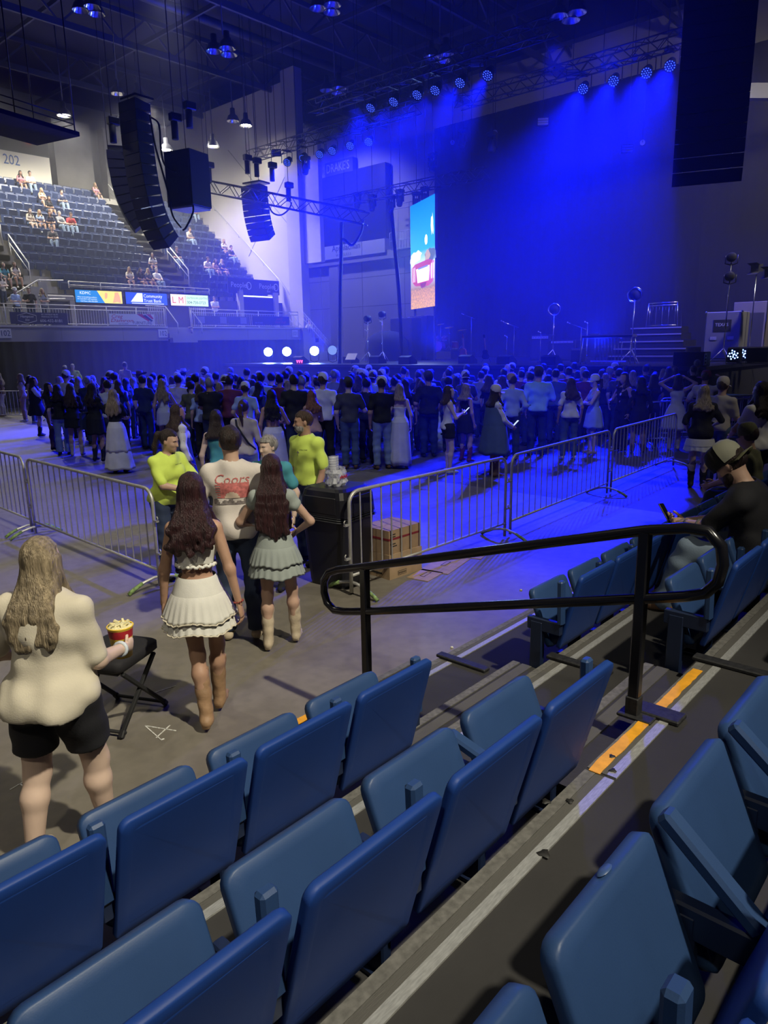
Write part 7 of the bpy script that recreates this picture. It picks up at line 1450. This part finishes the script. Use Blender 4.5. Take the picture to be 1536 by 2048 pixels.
def par(px, X, target, lab, energy, i):
    P = at_X(*px, X); t = thing('led_stage_light', lab, 'stage light', tuple(P)); d = Vector(A_(*target)-P).normalized(); q_ = d.to_track_quat('Z', 'Y')
    for nm, me in (('housing', PARB), ('lens', PARF)):
        o = link(nm, me, t); o.rotation_mode = 'QUATERNION'; o.rotation_quaternion = q_
        if nm == 'lens': l = link('led_cluster', LEDME, o)
    a, b, dd = frame(np.array(d)); mb = MB(); mb.tube([a*.31, a*.31+A_(0, 0, .45), A_(0, 0, .58), -a*.31+A_(0, 0, .45), -a*.31], .022, 6); mb.obj('yoke', M_black, t); mb = MB(); zc = 12.5-P[2]; mb.box((0, 0, (zc+.5)/2), (.08, .08, zc-.5)); mb.box((0, 0, zc), (.6, .08, .08)); mb.obj('clamp', M_black, t)
    lamp('SPOT', 'led_beam', P+np.array(d)*.06, A_(*target), energy, BLUE, .2, 31, 0.8)
for k, p in enumerate(FR): P = at_X(*p, XF); par(p, XF, (P[0]-11.5, P[1]-1.0, 0), f'lit blue LED stage light, {ORD[k]} along the front truss', EF, k)
for k, p in enumerate(RR): P = at_X(*p, XR); par(p, XR, (P[0]-14.5, P[1]-6.0, 0), f'lit blue LED stage light, {ORD[k]} along the bowl-side rear truss', ER, k)
for k, p in enumerate(RN): P = at_X(*p, XN); par(p, XN, (P[0]-15.0, P[1]-3.0, 0), f'lit blue LED stage light, {ORD[k]} along the near-side rear truss', EN, k)
# dark moving heads and blinder panels on the trusses
def mover(P, lab, s_=1.0):
    t = thing('moving_light', lab, 'stage light', tuple(P)); hang(t, P); mb = MB(); mb.box((0, 0, .45*s_), (.4*s_, .4*s_, .18*s_), bev=.03); mb.obj('base', M_blackmatt, t)
    for y in (-.2, .2): mb = MB(); mb.box((0, y*s_, .15*s_), (.16*s_, .05*s_, .5*s_)); mb.obj('yoke_arm', M_blackmatt, t)
    mb = MB(); mb.lathe([(.001, .22*s_), (.13*s_, .18*s_), (.17*s_, 0), (.16*s_, -.28*s_), (.12*s_, -.34*s_), (.001, -.33*s_)], n=14, M=rotm('Y', 14)); mb.obj('lamp_head', M_blackmatt, t)
for k, (x, y, X) in enumerate(((612, 335, 27.2), (745, 410, 32), (715, 405, 32), (783, 412, 32), (833, 405, 32.5), (850, 395, 32.5), (800, 400, 32), (925, 280, 30), (985, 290, 30), (865, 330, 31))): mover(at_X(x, y, X), f'dark moving-head light, {ORD[k]} hanging near the tall video screen')
t = thing('lighting_truss', 'low dark truss over the tall video screen carrying moving heads', 'truss', (32, 21.5, 10.7)); hang(t, (0, 0, 10.7), dy=1); hang(t, (0, 0, 10.7), dy=10); mb = MB(); truss(mb, (0, 0, 0), (0, 11.5, 0), .5, .03, .5); mb.obj('truss_frame', M_black, t)
M_blind = mat('blinder_front', (.25, .25, .28), .35, .3)
for k, (x, y, X) in enumerate(((716, 190, 24), (954, 121, 24), (1146, 148, 28), (712, 262, 27), (1086, 243, 31), (1255, 297, 33), (552, 305, 27))):
    P = at_X(x, y, X); t = thing('blinder_light', f'grey-fronted blinder panel, {ORD[k]} among the truss lights', 'stage light', tuple(P), math.radians(35)); hang(t, P, dx=.08); mb = MB(); mb.box((.08, 0, 0), (.16, .5, .34), bev=.02); mb.obj('housing', M_blackmatt, t)
    for z in (-.1, 0, .1): mb = MB(); mb.box((-.01, 0, z), (.02, .46, .075)); mb.obj('slat', M_blind, t)
for k, (x, y, X) in enumerate(((756, 180, 24.2), (805, 165, 24.2), (852, 152, 24.2), (900, 138, 24.2), (1206, 132, 28.2), (1270, 115, 28.2), (1335, 98, 28.2), (990, 265, 30), (905, 285, 30), (1285, 285, 32))):
    P = at_X(x, y, X); t = thing('small_spotlight', f'small pale-lensed spotlight, {ORD[k]} along the upper truss line', 'stage light', tuple(P)); hang(t, P); mb = MB(); a, b, d = frame(CC-P); M_ = np.stack([a, b, d], 1); mb.lathe([(.001, -.3), (.1, -.28), (.12, 0)], n=12, M=M_); mb.obj('housing', M_blackmatt, t); mb = MB(); mb.disc(d*-.01, .11, d, 12); mb.obj('lens', M_blind, t)
# house-light clusters
M_refl = mat('lamp_reflector', (.75, .74, .70), .18, .9); M_hot = mat('lamp_hot', (1, 1, 1), .4, emit=((1.0, .93, .72), 30.0)); M_can = mat('lamp_can', (.06, .06, .07), .5)
def house_lamp(P, lab, lit=False, n=1, s_=1.0, zt=19.0):
    t = thing('house_lamp', lab, 'ceiling lamp', tuple(P))
    offs = [(0, 0)] if n == 1 else [(.36*math.cos(a), .36*math.sin(a)) for a in (0.3, 2.4, 4.5)]
    for (ox, oy) in offs:
        mb = MB(); mb.lathe([(.34*s_, 0), (.33*s_, .05), (.24*s_, .26*s_), (.13*s_, .34*s_), (.12*s_, .62*s_), (.001, .64*s_)], c=(ox*s_, oy*s_, 0), n=16); b = mb.obj('shade', M_can, t)
        mb = MB(); mb.lathe([(.33*s_, .006), (.22*s_, .2*s_), (.1*s_, .27*s_), (.001, .28*s_)], c=(ox*s_, oy*s_, 0), n=16); mb.obj('reflector', M_refl, b)
        if lit: mb = MB(); mb.sphere((ox, oy, .06), (.24*s_, .24*s_, .07), 12, 6); mb.obj('bulb', M_hot, b)
    mb = MB(); mb.tube([(0, 0, .6*s_), (0, 0, zt-P[2])], .03, 6); mb.obj('stem', M_can, t)
for k, (x, y, d) in enumerate(((180, 22, 27), (447, 104, 27), (655, 18, 26), (880, 116, 28), (670, 182, 31), (1138, 34, 24))): house_lamp(at_d(x, y, d), f'unlit cluster of three ceiling lamps, {ORD[k]} across the roof', False, 3, .95)
for k, (x, y, Yl) in enumerate(((128, 232, 40), (276, 194, 40), (333, 301, 40), (426, 294, 37), (492, 252, 36))): house_lamp(at_Y(x, y, Yl), f'lit ceiling lamp, {ORD[k]} above the far bowl', True, 1, 1.1)
house_lamp(at_Y(235, 188, 40), 'unlit single ceiling lamp beside the lit ones over the long array', False, 1, 1.1); house_lamp(at_Y(466, 243, 36), 'unlit single ceiling lamp beside the lit ones near the truss', False, 1, 1.1)
# hung platform at the picture edge
P = at_d(60, 262, 24); t = thing('hung_platform', 'dark hung equipment platform under the roof at the picture edge', 'platform', tuple(P), .25); mb = MB(); mb.box((-.6, 0, 0), (3.4, 2.2, .14)); mb.obj('deck', M_blackmatt, t)
for x, y in ((1.0, 1), (1.0, -1), (-2.1, 1), (-2.1, -1), (-.5, 0)): mb = MB(); mb.tube([(x, y, 0), (x, y, 19-P[2])], .025, 5); mb.obj('hanger', M_black, t)
for z in (.3, .5): mb = MB(); mb.tube([(-2.1, -1, z), (1.0, -1, z), (1.0, 1, z)], .02, 5); mb.obj('rail', M_black, t)
t = thing('exit_sign', 'tiny red exit sign on the upper wall', 'sign', tuple(at_Y(57, 278, 51.97))); mb = MB(); mb.box((0, 0, 0), (.3, .06, .45)); mb.obj('box', mat('exit_red', (.4, .02, .02), .4, emit=((1, .05, .05), 3)), t); ftxt(t, 'EXIT', .1, -.13, -.03, M_white, -.04)
# standing people on the concourse
for k, (x, y, h, sx, tc, hc_, lab) in enumerate(((66, 650, 1.72, 'm', 'black', 'dark', 'man in black leaning at the balcony behind the hotel banner'), (92, 650, 1.70, 'f', 'grey', 'blonde', 'blonde woman at the balcony beside the man in black'), (38, 650, 1.66, 'm', 'lblue', 'grey', 'person in white cap bent at the balcony rail'), (432, 648, 1.74, 'm', 'white', 'dark', 'person in white shirt standing by the lettered portal'), (620, 690, 1.78, 'm', 'white', 'dark', 'man in white shirt on the lower stairs'), (8, 608, 1.70, 'f', 'cream', 'brown', 'person in cream on the concourse stairs at the picture edge'))):
    p = at_Y(x, y, 34.0 if k < 3 else (34.6 if k == 3 else (33.4 if k == 4 else 35.2)))
    z0_ = 3.5 if k < 4 else (2.25 if k == 4 else 4.2)
    person((p[0], p[1]), -110+20*(k % 3), lab, h, sx, 1.05, .028, k % 3, ('long', hc_, .3) if sx == 'f' else ('short', hc_), ('tee', tc), J('ddenim'), ('shoe', 'white'), ('cap', 'white') if 'cap' in lab else None, z0=z0_, **(FOLD if k % 2 else CUP))
for k, (x, y, tc) in enumerate(((8, 540, 'teal'), (30, 538, 'cream'))):
    p = at_Y(x, y, 36.6); person((p[0], p[1]), -95, ('woman in teal' if k == 0 else 'dark-haired woman in cream')+' seated behind the concourse stairs', 1.66, 'f', 1.0, .03, k, ('long', 'dark', .3), ('tee', tc), ('shorts', 'denim', {}), ('shoe', 'white'), sit=.4, z0=p[2]-.9, hands={'r': (.1, .34, .62, 0), 'l': (-.1, .36, .62, 0)})

# ------------------------------------------------------------------ haze in the hall
mb = MB(); mb.box((37, 26.9, 9.45), (54, 48.2, 18.9)); hz = mb.obj("haze", M_black); hm = bpy.data.materials.new('stage_haze'); hm.use_nodes = True; nt = hm.node_tree; nt.nodes.remove(nt.nodes['Principled BSDF'])
vsn = nt.nodes.new('ShaderNodeVolumeScatter'); vsn.inputs['Density'].default_value = HAZE; vsn.inputs['Anisotropy'].default_value = 0.25; vsn.inputs['Color'].default_value = (1, 1, 1, 1); nt.links.new(vsn.outputs[0], nt.nodes['Material Output'].inputs['Volume'])
hz.data.materials.clear(); hz.data.materials.append(hm); tag(hz, 'thin theatrical haze filling the hall', 'haze', kind='stuff')
